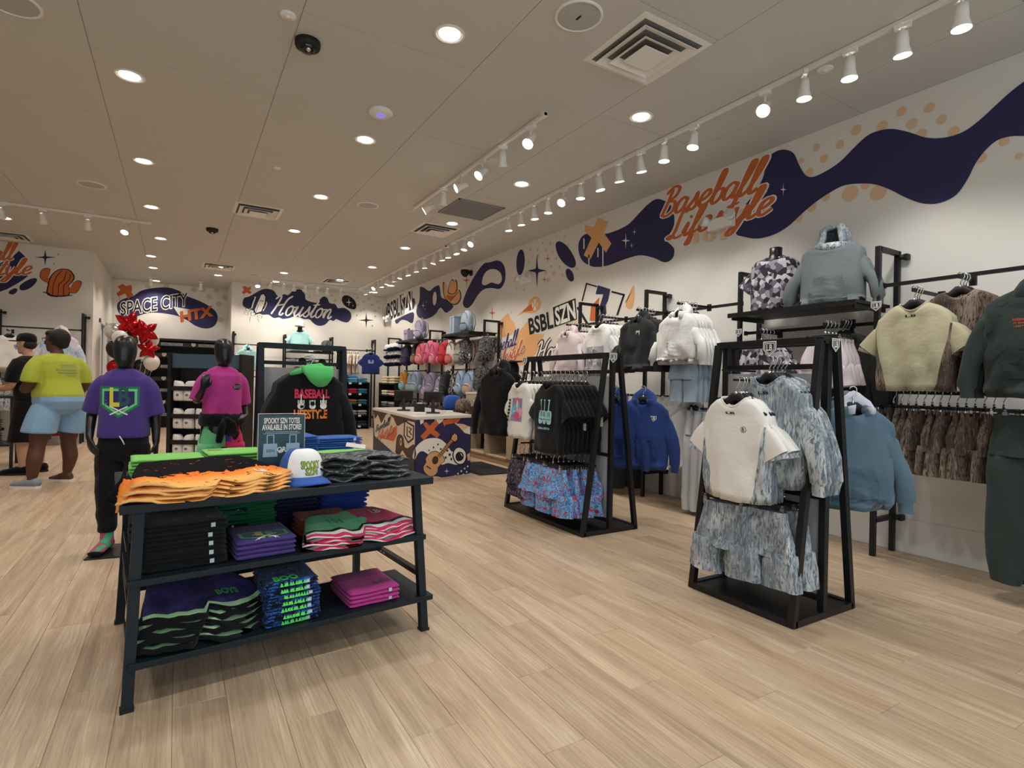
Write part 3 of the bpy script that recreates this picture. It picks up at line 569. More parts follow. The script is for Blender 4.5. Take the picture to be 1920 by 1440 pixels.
MB().lathe([(.034, -.036), (.034, -.039), (.027, -.039), (.027, -.036)], 24, cap=False).build('light_ring', mat('blue_led', '#8080ff', .5, emit='#5c55ff', es=1.6), t)
for i, (u, v, r, lb) in enumerate(((1547, 129, .055, 'small round white cover plate beside the long track'), (520, 315, .04, 'small round white sprinkler cover in the middle of the ceiling'), (540, 28, .05, 'small round white cover beside the nearest dome camera'))):
    q = oz(u, v, H); t = thing('cover_plate', lb, 'cover plate', (q.x, q.y, H)); MB().lathe([(r, .001), (r, -.006), (r*.85, -.012), (0, -.013)], 20, cap=False).build('disc', M['white'], t, True); MB().lathe([(r*.3, -.012), (r*.25, -.02), (0, -.021)], 12, cap=False).build('cap', M['white'], t, True)
# emergency lights on the mural wall
def emergency(u, v, label):
    q = ox(u, v, XW); t = thing('emergency_light', label, 'emergency light', (XW, q.y, q.z))
    MB().box((-.04, 0, 0), (.08, .3, .12)).build('housing', M['white'], t, bevel=.012)
    for s in (-1, 1):
        hd = MB().tube([(-.07, s*.14, .03), (-.13, s*.17, .05)], [.04, .055], 14).build('lamp_head', M['white'], t, True)
        MB().tube([(-.13, s*.17, .05), (-.133, s*.171, .051)], .048, 14).build('lens', mat('clear_lens', '#c9cbc8', .1), hd)
emergency(1357, 420, 'white twin-head emergency light over the orange script'); emergency(990, 525, 'white twin-head emergency light beside the navy star'); emergency(730, 600, 'white twin-head emergency light under the far block lettering')
# ------------------------------------------------------------------ garments
def sgp(v, e): return math.copysign(abs(v)**e, v)
def rings_body(spec, n, seed, fold, fz=.03, ex=.85, ey=.55, side=False):
    """spec rows: (a, b, z_side, z_front, z_back, y0); returns rings of points"""
    out = []
    T = len(spec)
    for i, (a, b, zs, zf, zb, y0) in enumerate(spec):
        t = i/(T-1); ring = []
        for j in range(n):
            th = 2*pi*j/n; c, s = cos(th), sin(th)
            x = a*sgp(c, ex); y = y0-b*sgp(s, ey)
            if side and i >= 5:
                cb = abs(cos(2*pi*side/n))**ex*a; xt = a*(.97-.36*(i-5)/(T-6)); ax = abs(x)
                x = math.copysign(ax*xt/cb if ax <= cb else xt+(ax-cb)/(a-cb)*(a-xt), x)
            k = abs(c)**1.6; z = zs*k+(zf if s > 0 else zb)*(1-k)
            if fold:
                f = fold*1.7*(.3+.7*t)
                d = noise.noise((x*10+seed*3.1+z*2, z*2.0, seed*7.7))*1.7+(abs(noise.noise((x*17+seed-z*4, z*4.5+seed, .3)))-.25)*2.4
                y += f*d*(1 if s > 0 else .8); x += f*.25*noise.noise((z*6, seed, y*9))
                z += fz*.35*noise.noise((x*9+seed, seed*2.2, .1))*max(0, t-.75)*4
            ring.append(V((x, y, z)))
        out.append(ring)
    return out
def sleeve(mb, side, pts, rr, n, seed, fold, mi=0):
    """tube for a sleeve; pts in +x half, rr = (across, depth)"""
    P = [V((side*p[0], p[1], p[2])) for p in pts]; m = mb.mi; mb.mi = mi
    rings = []
    for i, p in enumerate(P):
        t = (P[min(i+1, len(P)-1)]-P[max(i-1, 0)]).normalized(); dep = V((0, 1, 0)); ac = t.cross(dep).normalized(); dep = ac.cross(t)
        ra, rd = rr[i]; ring = []
        for j in range(n):
            th = 2*pi*j/n; q = p+ac*(ra*sgp(cos(th), .9))+dep*(rd*sgp(sin(th), .85))
            if fold: q += dep*(fold*noise.noise((q.x*14, q.z*13, seed+side)))+ac*(fold*.7*noise.noise((q.x*9+3, q.z*17, seed-side)))
            ring.append(q)
        rings.append(ring)
    mb.loft(rings, True, True, False)
    last = rings[-1]; c = sum(last, V())/n; tdir = (P[-1]-P[-2]).normalized()
    mb.loft([last, [c+(q-c)*.9-tdir*.012 for q in last]], True, False, False); mb.mi = m
def shirt(name, mats, w=.23, L=.62, depth=.05, neck=.085, drop=.055, slope=.10, kind='tee', n=26, seed=1.0, fold=.012, flare=1.0, side=False, hem=1.0, smooth=True, open_=False, sl_out=.12, rows=9):
    mb = MB(); b = depth
    spec = [(neck*.92, .04, -.006, -drop*.92, .01, .0), (neck, .046, 0, -drop, .012, 0), (neck+.03, .05, -.012, -drop-.016, -.006, 0), ((neck+w)*.5+.01, b*.85, -slope*.45, -drop-.03, -.03, 0), (w*.95, b*.8, -slope*.95, -drop-.05, -.06, 0), (w*.99, b*.85, -slope-.05, -drop-.085, -.11, 0)]
    z0 = -slope-.12
    for i in range(rows):
        t = i/(rows-1); a = w*(.98+(flare-1)*t*.6) if i < rows-1 else w*.98*(1+(flare-1)*.6)*hem
        spec.append((a, b*(.92+.12*sin(t*3)), z0+(-L-z0)*t, z0+(-L-z0)*t+(-drop*(1-t)**2*.6), z0+(-L-z0)*t, 0))
    if hem < 1: spec.insert(-1, (w*.98, b*1.02, -L+.05, -L+.05, -L+.05, 0))
    n = 36 if side else n; R_ = rings_body(spec, n, seed, fold, side=4 if side else False)
    last = R_[-1]; R_.append([V((p.x*.97, p.y*.7, p.z+.014)) for p in last])
    k0 = len(mb.f); mb.mi = 0; mb.loft(R_, True, False, False)
    if side:
        for fi in range(k0, len(mb.f)):
            row, j = (fi-k0)//n, (fi-k0) % n
            jj = j % (n//2)
            if row >= 5 and (jj < 4 or jj >= n//2-4): mb.m[fi] = 1
    mi = 1 if len(mats) > 1 and (side or kind == 'raglan') else 0
    sl_ = slope+.02; sd = max(.02, b*.55)
    if kind == 'tee':
        for s in (-1, 1):
            P = [(w*.88-.06, 0, -sl_-.03), (w-.025, 0, -sl_-.085), (w+.012, 0, -sl_-.13), (w+sl_out*.36, 0, -sl_-.185)]
            sleeve(mb, s, P, [(.06, sd*.9), (.07, sd), (.076, sd), (.08, sd*.95)], 14, seed, fold*.9, 0)
            if side: sleeve(mb, s, [(w+sl_out*.34, 0, -sl_-.175), (w+sl_out*.40, 0, -sl_-.20)], [(.072, sd*.8), (.074, sd*.8)], 12, seed, fold*.5, 1)
    else:
        Ls = L*1.0
        for s in (-1, 1):
            o_ = sl_out-.10
            P = [(w*.9-.05, 0, -sl_-.04), (w-.03, 0, -sl_-.1), (w-.006+o_*.3, -.004, -sl_-.18), (w+.015+o_*.6, -.012, -Ls*.48-.06), (w+.028+o_*.85, -.018, -Ls*.70), (w+.035+o_, -.022, -Ls*.9), (w+.036+o_, -.022, -Ls*.93), (w+.034+o_, -.022, -Ls-.01)]
            sleeve(mb, s, P, [(.055, sd*.95), (.064, sd*1.05), (.062, sd*1.05), (.056, sd), (.05, sd*.95), (.05, sd*.92), (.036, sd*.75), (.035, sd*.72)], 14, seed, fold*1.25, mi)
    me = mb.mesh(name, mats, smooth)
    bm_ = bmesh.new(); bm_.from_mesh(me); bmesh.ops.recalc_face_normals(bm_, faces=bm_.faces); bm_.to_mesh(me); bm_.free()
    me['info'] = 1; return me
def hood_mesh(mats, up=False, seed=1.0, r=.088, big=1.0):
    """bunched hood lying round the back of the neck"""
    rings = []; n = 12
    for i in range(15):
        a = R(-62)+(R(304))*i/14; back = max(0, sin(a))
        cx, cy = cos(a)*r*1.05, sin(a)*r*.75+.01; z = -.035+.055*back+.02*(1-abs(cos(a))); rr = (.026+.03*back)*big; rz_ = (.04+.035*back)*big
        ring = []
        for j in range(n):
            th = 2*pi*j/n; q = V((cx+cos(a)*rr*cos(th), cy+sin(a)*rr*cos(th)*1.1, z+rz_*sin(th)))
            q += V((1, 1, 1))*.012*noise.noise((q.x*16+seed, q.y*16, q.z*16)); ring.append(q)
        rings.append(ring)
    return MB().loft(rings, True, True, True).mesh('hood', mats, True)
def pants(name, mats, w=.16, L=.85, depth=.04, inseam=None, leg=.085, cuff=.06, n=14, seed=1.0, fold=.01, waist=.14, gap=.004, flare=0):
    """shorts or trousers hung from the waistband at z = 0"""
    mb = MB(); rise = .24 if inseam is None else L-inseam
    k = 7; spec = [(waist, depth*.55, 0, 0, 0, 0), (waist*1.01, depth*.6, -.03, -.03, -.03, 0), (waist*1.0, depth*.62, -.034, -.034, -.034, 0)]
    for i in range(1, 5): t = i/4; spec.append((waist+(w-waist)*min(1, t*1.6), depth*(.7+.3*t), -.035-(rise-.035)*t, -.035-(rise-.035)*t, -.035-(rise-.035)*t, 0))
    R_ = rings_body(spec, 24, seed, fold); mb.loft(R_, True, False, False)
    for s in (-1, 1):
        rows = 7 if L-rise > .3 else 5; P = []; rr = []
        for i in range(rows):
            t = i/(rows-1); P.append((w*.5+flare*t*.5+gap*.5, .0, -rise+.03-(L-rise+.03)*t)); rr.append((w*.5+(leg-w*.5)*t if t < .99 else cuff+0*t, depth*(1-.2*t)))
        if cuff < leg: rr[-2] = (leg, depth*.8)
        mb_pts = P; sleeve(mb, s, mb_pts, [(r_[0], r_[1]) for r_ in rr], 16, seed+s, fold, 0)
    me = mb.mesh(name, mats, True); bm_ = bmesh.new(); bm_.from_mesh(me); bmesh.ops.recalc_face_normals(bm_, faces=bm_.faces); bm_.to_mesh(me); bm_.free(); return me
def hood_up(mats, seed=1.0):
    mb = MB(); n = 24; R_ = []
    for i in range(11):
        t = i/10; ring = []
        for j in range(n):
            a = -pi/2+R(34+10*t)+(2*pi-2*R(34+10*t))*j/(n-1); rr = (.135-.03*t)*(cos(t*pi/2)**.5 if t < 1 else .02)
            q = V((rr*cos(a)*1.02, rr*sin(a)*.85+.02+.03*t, -.045+.165*sin(t*pi/2))); q += V((1, 1, .6))*.02*noise.noise((q.x*9+seed, q.y*9, q.z*9)); ring.append(q)
        R_.append(ring)
    mb.loft(R_, False, False, False)
    edge = [r_[0] for r_ in R_]+list(reversed([r_[-1] for r_ in R_]))
    mb.tube([p_+V((0, -.012, 0)) for p_ in edge], [(.022, .03)]*len(edge), 8); mb.tube([V((.13*cos(a), .105*sin(a)-.005, -.05+.012*sin(a))) for a in [2*pi*j/24 for j in range(25)]], .034, 8)
    return mb.mesh('hood', mats, True)
def bvh_of(me): return BVHTree.FromPolygons([v.co.copy() for v in me.vertices], [tuple(p.vertices) for p in me.polygons])
def subdiv2d(vv, ff, maxl):
    b = bmesh.new(); vs_ = [b.verts.new((p[0], p[1], p[2] if len(p) > 2 else 0)) for p in vv]
    for f in ff:
        try: b.faces.new([vs_[i] for i in f])
        except ValueError: pass
    bmesh.ops.triangulate(b, faces=b.faces[:])
    for _ in range(4):
        e = [e for e in b.edges if e.calc_length() > maxl]
        if not e: break
        bmesh.ops.subdivide_edges(b, edges=e, cuts=1, use_grid_fill=False); bmesh.ops.triangulate(b, faces=[f for f in b.faces if len(f.verts) > 3])
    b.verts.ensure_lookup_table(); b.verts.index_update(); out = [tuple(v.co) for v in b.verts], [tuple(v.index for v in f.verts) for f in b.faces]; b.free(); return out
def decal(owner, name, shapes, mats, axis='y', off=.0025, label=None, maxl=.025, start=None, bv=None):
    """flat print laid on a garment: shapes = [(verts2d, faces, material index)] in the owner's x-z (axis y) or x-y (axis z) plane"""
    bv = bv or bvh_of(owner.data); mb = MB()
    for li, (vv, ff, mi) in enumerate(shapes):
        vv, ff = subdiv2d(vv, ff, maxl); P = []
        for p_ in vv:
            x, y, lift = p_[0], p_[1], (p_[2] if len(p_) > 2 else 0)+off+li*.0006
            if axis == 'y': hit = bv.ray_cast(V((x, -.6, y)), V((0, 1, 0))); dr_ = V((0, -1, 0))
            elif axis == 'b': hit = bv.ray_cast(V((-x, .6, y)), V((0, -1, 0))); dr_ = V((0, 1, 0))
            else: hit = bv.ray_cast(V((x, y, .8)), V((0, 0, -1))); dr_ = V((0, 0, 1))
            P.append(hit[0]+dr_*lift if hit[0] is not None else None)
        ok = [f for f in ff if all(P[i] is not None for i in f)]
        used = sorted({i for f in ok for i in f}); re_ = {i: k for k, i in enumerate(used)}
        mb.mi = mi; mb.add([P[i] for i in used], [tuple(re_[i] for i in f) for f in ok])
    if not mb.f: return None
    return mb.build(name, mats, owner, label=label)
def T2(s, cx, cy, w, h, off=.02, rot=0, shear=0):     # lettering as a 2-D shape
    vv, ff = TXT(s, off); c, s_ = cos(rot), sin(rot)
    return [(cx+(x-.5)*w*c-((y-.5)*h)*s_+shear*(y-.5)*h, cy+(x-.5)*w*s_+(y-.5)*h*c) for x, y in vv], ff
def S2(s, cx, cy, w, h, wt=.075):
    vv, ff = SCRIPT(s, wt); return [(cx+(q[0]-.5)*w, cy+(q[1]-.5)*h, q[2]) for q in vv], ff
def PG(pts, sm=0):
    P = [V((x, y, 0)) for x, y in pts]
    if sm: P = cr_spline(P, sm)
    return [(q.x, q.y) for q in P], [tuple(t) for t in tessellate_polygon([P])]
def RC(cx, cy, w, h, a=0):
    c, s = cos(a), sin(a); return PG([(cx+x*w/2*c-y*h/2*s, cy+x*w/2*s+y*h/2*c) for x, y in ((-1, -1), (1, -1), (1, 1), (-1, 1))])
def DC(cx, cy, rx, ry=None, n=12): return PG([(cx+rx*cos(2*pi*i/n), cy+(ry or rx)*sin(2*pi*i/n)) for i in range(n)])
PLATE = [(-.5, .5), (.5, .5), (.5, -.08), (0, -.5), (-.5, -.08)]
def plate(cx, cy, s): return PG([(cx+x*s, cy+y*s) for x, y in PLATE])
def plate_badge(o, parent, size=.07, axis='y', name='badge'):
    """home-plate badge: white outline, black field, white monogram; faces -y or -x of its parent"""
    mb = MB()
    def put(sh, z, mi):
        vv, ff = sh; mb.mi = mi; mb.add([(V((x, -z, y)) if axis == 'y' else V((-z, -x, y)) if axis == 'x' else V((z, x, y)))+V(o) for x, y, *_ in vv], ff)
    put(plate(0, 0, size), .002, 0); put(plate(0, 0, size*.84), .003, 1); put(plate(0, 0, size*.74), .0035, 0); put(plate(0, 0, size*.64), .004, 1); put(T2('LB', 0, size*.06, size*.42, size*.4, .03), .005, 0)
    return mb.build(name, [M['wprint'], M['blackmatte']], parent)
# hangers: black shoulders, chrome swivel hook (rod centre at z = 0, garment collar at z = -.115)
HZ = .115
def hanger_meshes(wid=.19):
    b = MB().tube([(-wid, 0, -HZ-.075), (-wid*.6, 0, -HZ-.05), (-.05, 0, -HZ-.005), (-.02, 0, -HZ+.02), (.02, 0, -HZ+.02), (.05, 0, -HZ-.005), (wid*.6, 0, -HZ-.05), (wid, 0, -HZ-.075)], [(.008, .012), (.009, .018), (.009, .022), (.01, .025), (.01, .025), (.009, .022), (.009, .018), (.008, .012)], 8)
    hk = MB().tube([(0, 0, -HZ+.02), (0, 0, -.045), (.012, 0, -.03), (.021, 0, -.01), (.019, 0, .01), (.006, 0, .019), (-.01, 0, .017), (-.019, 0, .004)], .0035, 6)
    hk.tube([(0, 0, -HZ+.025), (0, 0, -HZ+.05)], .008, 8)
    return b.mesh('shoulder_bar', M['blackmatte'], True), hk.mesh('hook', M['chrome'], True)
HB, HK = hanger_meshes(); HB2, _ = hanger_meshes(.16)
cb = MB().box((0, 0, -HZ+.012), (.30, .012, .02)); CB = cb.mesh('bar', M['blackmatte'])
cc = MB().box((0, -.012, -HZ-.012), (.022, .008, .045)).box((0, .012, -HZ-.012), (.022, .008, .045)).box((0, 0, -HZ+.018), (.014, .03, .008)); CLM = cc.mesh('clip', M['chrome'])
def hanger(loc, rz, label, group=None, small=False, clip=False):
    t = thing('clip_hanger' if clip else 'clothes_hanger', label, 'hanger', loc, rz, group)
    if clip:
        obj('bar', CB, t)
        for s in (-1, 1): c = obj('clip', CLM, t); c.location = (s*.115, 0, 0)
    else: obj('shoulder_bar', HB2 if small else HB, t)
    obj('hook', HK, t); return t
def gar(name, me, label, cat, loc, rz, group=None, hang='', hl=None, hg=None, dz=None, tilt=0):
    """a garment hanging from rod point loc; hang: '' none, 'h' shoulder hanger, 's' small, 'c' clip"""
    o = obj(name, me); dz = (-HZ+.012 if hang != 'c' else -HZ-.012) if dz is None else dz
    o.location = (loc[0], loc[1], loc[2]+dz); o.rotation_euler = (0, tilt, rz); tag(o, label, cat, group)
    if hang: hanger(loc, rz, hl or 'black hanger holding the '+label[:60], hg, hang == 's', hang == 'c')
    return o
def copy_gar(o, loc, label, group=None, rz=None, hang='', hl=None, hg=None, drop_children=False):
    if drop_children: r = link(o.copy()); r.location = loc
    else: r = dup(o, loc)
    r['label'] = label
    if group: r['group'] = group
    if rz is not None: r.rotation_euler = (0, 0, rz)
    if hang: hanger((loc[0], loc[1], loc[2]+(HZ-.012 if hang != 'c' else HZ+.012)), r.rotation_euler.z, hl, hg, hang == 's', hang == 'c')
    return r
def collar(o, neck, drop, m_, r=.0065, z0=.002, d=.043):
    P = [V((neck*.96*sgp(cos(a), .85), -d*sgp(sin(a), .55), z0+(-drop*.96 if sin(a) > 0 else .01)*(1-abs(cos(a))**1.6))) for a in [2*pi*j/36 for j in range(37)]]
    return MB().tube(P, [(r*.7, r*1.3)]*37, 6).build('collar', m_, o, True)
# folded garment: soft layered slab, front edge at -y, top at z = h
def folded(name, mats, w=.24, d=.30, h=.035, layers=2, seed=1.0, n=16, amp=.004, taper=.02):
    mb = MB(); lh = h/layers
    for k in range(layers):
        rings = []; z0 = k*lh
        for i in range(n+1):                     # sections across x: each an outline in y-z with a round front fold
            x = -w/2+w*i/n; e = .5+.5*min(1, min(i, n-i)/1.2); ring = []
            for (y, z) in ((-d/2+.012, .04), (-d/2+.002, .22), (-d/2, .5), (-d/2+.002, .78), (-d/2+.012, .97), (-d/4, 1), (0, 1), (d/4, 1), (d/2-.01, .97), (d/2, .5), (d/2-.01, .03), (0, 0)):
                q = V((x, y, z0+lh*(.5+(z-.5)*e*.98)))
                dd = noise.noise((x*9+seed, y*8, seed*3+k))
                q += V((0, dd*amp*1.6 if y < 0 else 0, dd*amp*(1 if z > .5 else .3)*(k+1)/layers)); q.x *= 1-taper*k/layers+.02*noise.noise((y*9, k*3., seed)); ring.append(q)
            rings.append(ring)
        mb.loft(rings, True, True, True)
    me = mb.mesh(name, mats, True); bm_ = bmesh.new(); bm_.from_mesh(me); bmesh.ops.recalc_face_normals(bm_, faces=bm_.faces); bm_.to_mesh(me); bm_.free(); return me
def soften(me, it=1):
    b = bmesh.new(); b.from_mesh(me)
    for _ in range(it): bmesh.ops.smooth_vert(b, verts=b.verts, factor=.4, use_axis_x=True, use_axis_y=True, use_axis_z=True)
    b.to_mesh(me); b.free(); return me
# camouflage and prints
CAMO = dict(
 grey=pattern('grey_woodland_camo', [(.30, '#59626d'), (.43, '#868f97'), (.49, '#a5adb2'), (.53, '#c6cacc'), (.57, '#8a939b'), (.62, '#b8bdc0'), (.70, '#6d7680')], 18, 12, .6, (1, 1, .55), interp='LINEAR'),
 brown=pattern('brown_bark_camo', [(.3, '#3a322c'), (.40, '#5d5047'), (.48, '#8a7a6e'), (.53, '#4f443c'), (.6, '#a29184'), (.7, '#4a4038')], 11, 8, 2.2, (1.6, 1.6, .3), interp='LINEAR'),
 blot=pattern('violet_grey_blotch_camo', [(0, '#3a3440'), (.30, '#6f6878'), (.55, '#a9a3ae'), (.78, '#d6d2d8')], 26, 2, 0, kind='vor'),
 dark=pattern('dark_grey_camo', [(0, '#1f2123'), (.42, '#3d4143'), (.50, '#75797a'), (.57, '#484c4e'), (.64, '#2a2d2e')], 15, 5, 2),
 bw=pattern('black_white_speckle', [(0, '#141416'), (.5, '#77787c'), (.62, '#d8d8da')], 34, 2, .5),
 pinkblue=pattern('pale_tie_dye', [(.3, '#c9a9c2'), (.45, '#dcdce8'), (.6, '#9fb9dc'), (.75, '#e8e4ee')], 4, 2, 1, interp='LINEAR'),
 floral=pattern('dark_skull_floral', [(0, '#26222b'), (.52, '#5a4d66'), (.66, '#8d7f95'), (.74, '#3a3040')], 40, 2, .8),
 icee=pattern('blue_red_floral', [(0, '#7fb0dc'), (.38, '#416fb0'), (.45, '#83b4de'), (.53, '#5585c2'), (.58, '#b8434f'), (.66, '#9c3543')], 20, 2, 1.5),
 batorange=pattern('orange_black_bats', [(0, '#0f0e10'), (.60, '#0f0e10'), (.62, '#e06a2c')], 26, 2, 1),
 purp=pattern('purple_black_tie_dye', [(.3, '#14102a'), (.5, '#2b2262'), (.7, '#453a86')], 9, 4, 1, interp='LINEAR'),
 greenskull=pattern('green_navy_print', [(0, '#0d1020'), (.46, '#0d1020'), (.48, '#1f3f7a'), (.58, '#2f63b4'), (.66, '#101428')], 40, 2, 1),
 blackpoly=pattern('black_white_dots', [(0, '#e8e8ea'), (.16, '#e8e8ea'), (.17, '#202028')], 34, kind='dots'),
)
def bark(name, stops, line, scale=6):
    m = mat(name, '#888888', .9, 0, .15, sheen=.1); N = NT(m); tc = N('TexCoord'); oi = N('ObjectInfo')
    off = N('VectorMath', {0: tc.outputs['Object'], 1: N('CombineXYZ', {0: N.math('MULTIPLY', oi.outputs['Random'], 9.)}).outputs[0]}, operation='ADD')
    a = N('TexNoise', {'Vector': N('Mapping', {'Vector': off.outputs[0], 'Scale': (1, 1, .5), 'Rotation': (0, .5, 0)}).outputs[0], 'Scale': scale, 'Detail': 3, 'Distortion': .6})
    b = N('TexNoise', {'Vector': N('Mapping', {'Vector': off.outputs[0], 'Scale': (3.2, 3.2, .6), 'Rotation': (0, .5, 0)}).outputs[0], 'Scale': scale*3.4, 'Detail': 3, 'Distortion': 1.5})
    c = N.mix(N.ramp(b.outputs[0], [(.5, '#000000'), (.6, '#ffffff')]), N.ramp(a.outputs[0], stops), line)
    setcol(m, N.mix(N.ramp(b.outputs[0], [(.36, '#b0b0b0'), (.42, '#000000')]), c, stops[-1][1]))
    bp = N('Bump', {'Height': a.outputs[0], 'Strength': .7, 'Distance': .03}); N.t.links.new(bp.outputs[0], N.n['Principled BSDF'].inputs['Normal']); return m
CAMO['grey'] = bark('grey_woodland_camo', [(.35, '#76828d'), (.48, '#949da4'), (.60, '#b9bfc2'), (.7, '#cfd2d2')], '#66727c', 6)
CAMO['brown'] = bark('brown_bark_camo', [(.35, '#51463e'), (.48, '#746559'), (.60, '#8d7c6f'), (.7, '#a39385')], '#463b34', 6)
# ------------------------------------------------------------------ racks
def rack(name, label, loc, rz, L, W, Ht, m, tw=.15, arms=(), badge_ends=True, tall_panel=True, t=.038, bm=None):
    """double-sided A-frame clothes rack; local x along the length, y across"""
    o = thing(name, label, 'clothing rack', loc, rz); h = L/2
    for sx in (-1, 1):
        for sy in (-1, 1): MB().bar((sx*(h-t/2), sy*(W/2-t/2), 0), (sx*(h-t/2), sy*tw/2, Ht-t/2), t, t, (0, 1, 0)).build('leg', m, o, bevel=.002)
        MB().bx((sx*h-(t if sx > 0 else 0), -W/2+t*.6, .0), (sx*h+(0 if sx > 0 else t), W/2-t*.6, t)).build('base_rail', m, o, bevel=.002)
        MB().bx((sx*h-(t if sx > 0 else 0), -tw/2, Ht-t), (sx*h+(0 if sx > 0 else t), tw/2, Ht)).build('top_end_rail', m, o, bevel=.002)
        MB().bx((sx*(h-.004)-(t if sx > 0 else 0), -t/2, t), (sx*(h-.004)+(0 if sx > 0 else t), t/2, Ht-t)).build('centre_post', m, o, bevel=.002)
    for sy in (-1, 1):
        MB().bx((-h+t, sy*(W/2)-(t if sy > 0 else 0), .0), (h-t, sy*(W/2)+(0 if sy > 0 else t), t)).build('base_rail', m, o, bevel=.002)
        MB().bx((-h+t, sy*tw/2-t/2, Ht-t), (h-t, sy*tw/2+t/2, Ht)).build('top_rail', m, o, bevel=.002)
    MB().bx((-h+t, -W/2+t, .004), (h-t, W/2-t, .03)).build('base_shelf', m, o)
    MB().bx((-h+t, -.008, .12 if tall_panel else .7), (h-t, .008, Ht-.2)).build('back_panel', bm or M['board'], o)
    for z in (Ht-.16, .10, .66): MB().bx((-h+t, -t*.4, z-t*.4), (h-t, t*.4, z+t*.4)).build('cross_rail', m, o, bevel=.002)
    for (x, sy, z, ln) in arms: MB().bx((x-.008, sy*.0, z-.006), (x+.008, sy*ln, z+.006)).build('arm', M['black'], o)
    return o
# ------------------------------------------------------------------ near rack: white and camo tops, camo shorts
def W(m, *p): return m @ V(p)
RK = M['black']
a_, b_, c_q = oz(1487, 1180), oz(1300, 1100), oz(1585, 1135)
nr = rack('a_frame_rack', 'black A-frame rack holding white and grey camo tops', ((a_.x+c_q.x)/2, 2.06, 0), R(90), .70, .60, 1.545, RK, arms=((-.02, 1, 1.30, .38), (-.2, -1, 1.2, .3), (.12, 1, 1.36, .3), (.0, 1, .72, .32)))
nrx = (a_.x+c_q.x)/2
plate_badge((0, 0, 0), nr, .085).matrix_local = Matrix.Translation((-.05, .105, 1.49)) @ Matrix.Rotation(pi, 4, 'Z')
plate_badge((0, 0, 0), nr, .075).matrix_local = Matrix.Translation((-.36, -.02, 1.5)) @ Matrix.Rotation(-pi/2, 4, 'Z')
white = fab('#e6e4de', 'white_cotton'); CG = CAMO['grey']
tee_w = shirt('t_shirt', [white, CG], w=.205, L=.57, depth=.05, side=True, seed=2.2, fold=.012, sl_out=.13)
tee_w2 = shirt('t_shirt', [white, CG], w=.205, L=.57, depth=.022, side=True, seed=3.2, fold=.008, sl_out=.13)
rod = 1.30; x0 = nrx-.36; yc = 2.04
lab = 'white tee with grey camo side panels, frontmost on the near rack'
o = gar('t_shirt', tee_w, lab, 't-shirt', (x0, yc, rod+.0), R(-90), None, 'h', 'black hanger inside the frontmost white camo-sided tee')
decal(o, 'chest_print', [(DC(.085, -.17, .017, n=14)[0], DC(.085, -.17, .017, n=14)[1], 0), (*DC(.085, -.17, .0145, n=14), 1), (*T2('B', .085, -.17, .013, .02, .03), 0)], [fab('#4b5158'), white], label='small round monogram print')
collar(o, .085, .055, white); decal(o, 'neck_label', [(*T2('LB', 0, -.083, .05, .012, .03), 0)], [M['bprint']])
for k in range(1, 6):
    copy_gar(o, (x0+.034*k, yc+rng.uniform(-.012, .012), o.location.z), 'white tee with grey camo sides, hanging behind the frontmost one', 'white camo-sided tees on the near rack', hang='h', hl='black hanger in the row of white camo-sided tees', hg='hangers of the white camo-sided tees', drop_children=True).data = tee_w2
ls = shirt('long_sleeve_top', [CG], w=.215, L=.60, depth=.05, kind='long', seed=5.1, fold=.014, sl_out=.15)
ls2 = shirt('long_sleeve_top', [CG], w=.215, L=.60, depth=.022, kind='long', seed=6.1, fold=.01, sl_out=.15)
o = gar('long_sleeve_top', ls, 'grey camo long sleeve top in front of its row on the near rack', 'shirt', (nrx-.22, 1.93, 1.42), R(-90), None, 'h', 'black hanger inside the front grey camo long sleeve')
collar(o, .085, .055, CG); decal(o, 'neck_label', [(*T2('LB', 0, -.086, .06, .016, .03), 0)], [M['bprint']])
for k in range(1, 5):
    copy_gar(o, (nrx-.22+.036*k, 1.93, o.location.z), 'grey camo long sleeve top behind the front one on the near rack', 'grey camo long sleeves on the near rack', hang='h', hl='black hanger in the row of grey camo long sleeves', hg='hangers of the grey camo long sleeves', drop_children=True).data = ls2
sh = [pants('shorts', [CG], w=.185, L=.41, depth=.05, inseam=.16, leg=.104, cuff=.112, waist=.135, seed=s_, fold=.024, flare=.02, gap=.03) for s_ in (1.5, 2.7)]
k = 0
for j, (yy, xs) in enumerate(((2.13, -.33), (1.92, -.27))):
    for i in range(5):
        lb = 'grey camo shorts clipped below the white tees, left row on the near rack' if j == 0 else 'grey camo shorts clipped on the near rack, right row by the leg'
        gar('shorts', sh[(i+j) % 2], lb, 'shorts', (nrx+xs+.048*i, yy+.0*i, .715), R(-90)+R(rng.uniform(-16, 16)), 'grey camo shorts, left row' if j == 0 else 'grey camo shorts, right row', 'c', 'clip hanger carrying grey camo shorts on the near rack', 'clip hangers of the grey camo shorts')
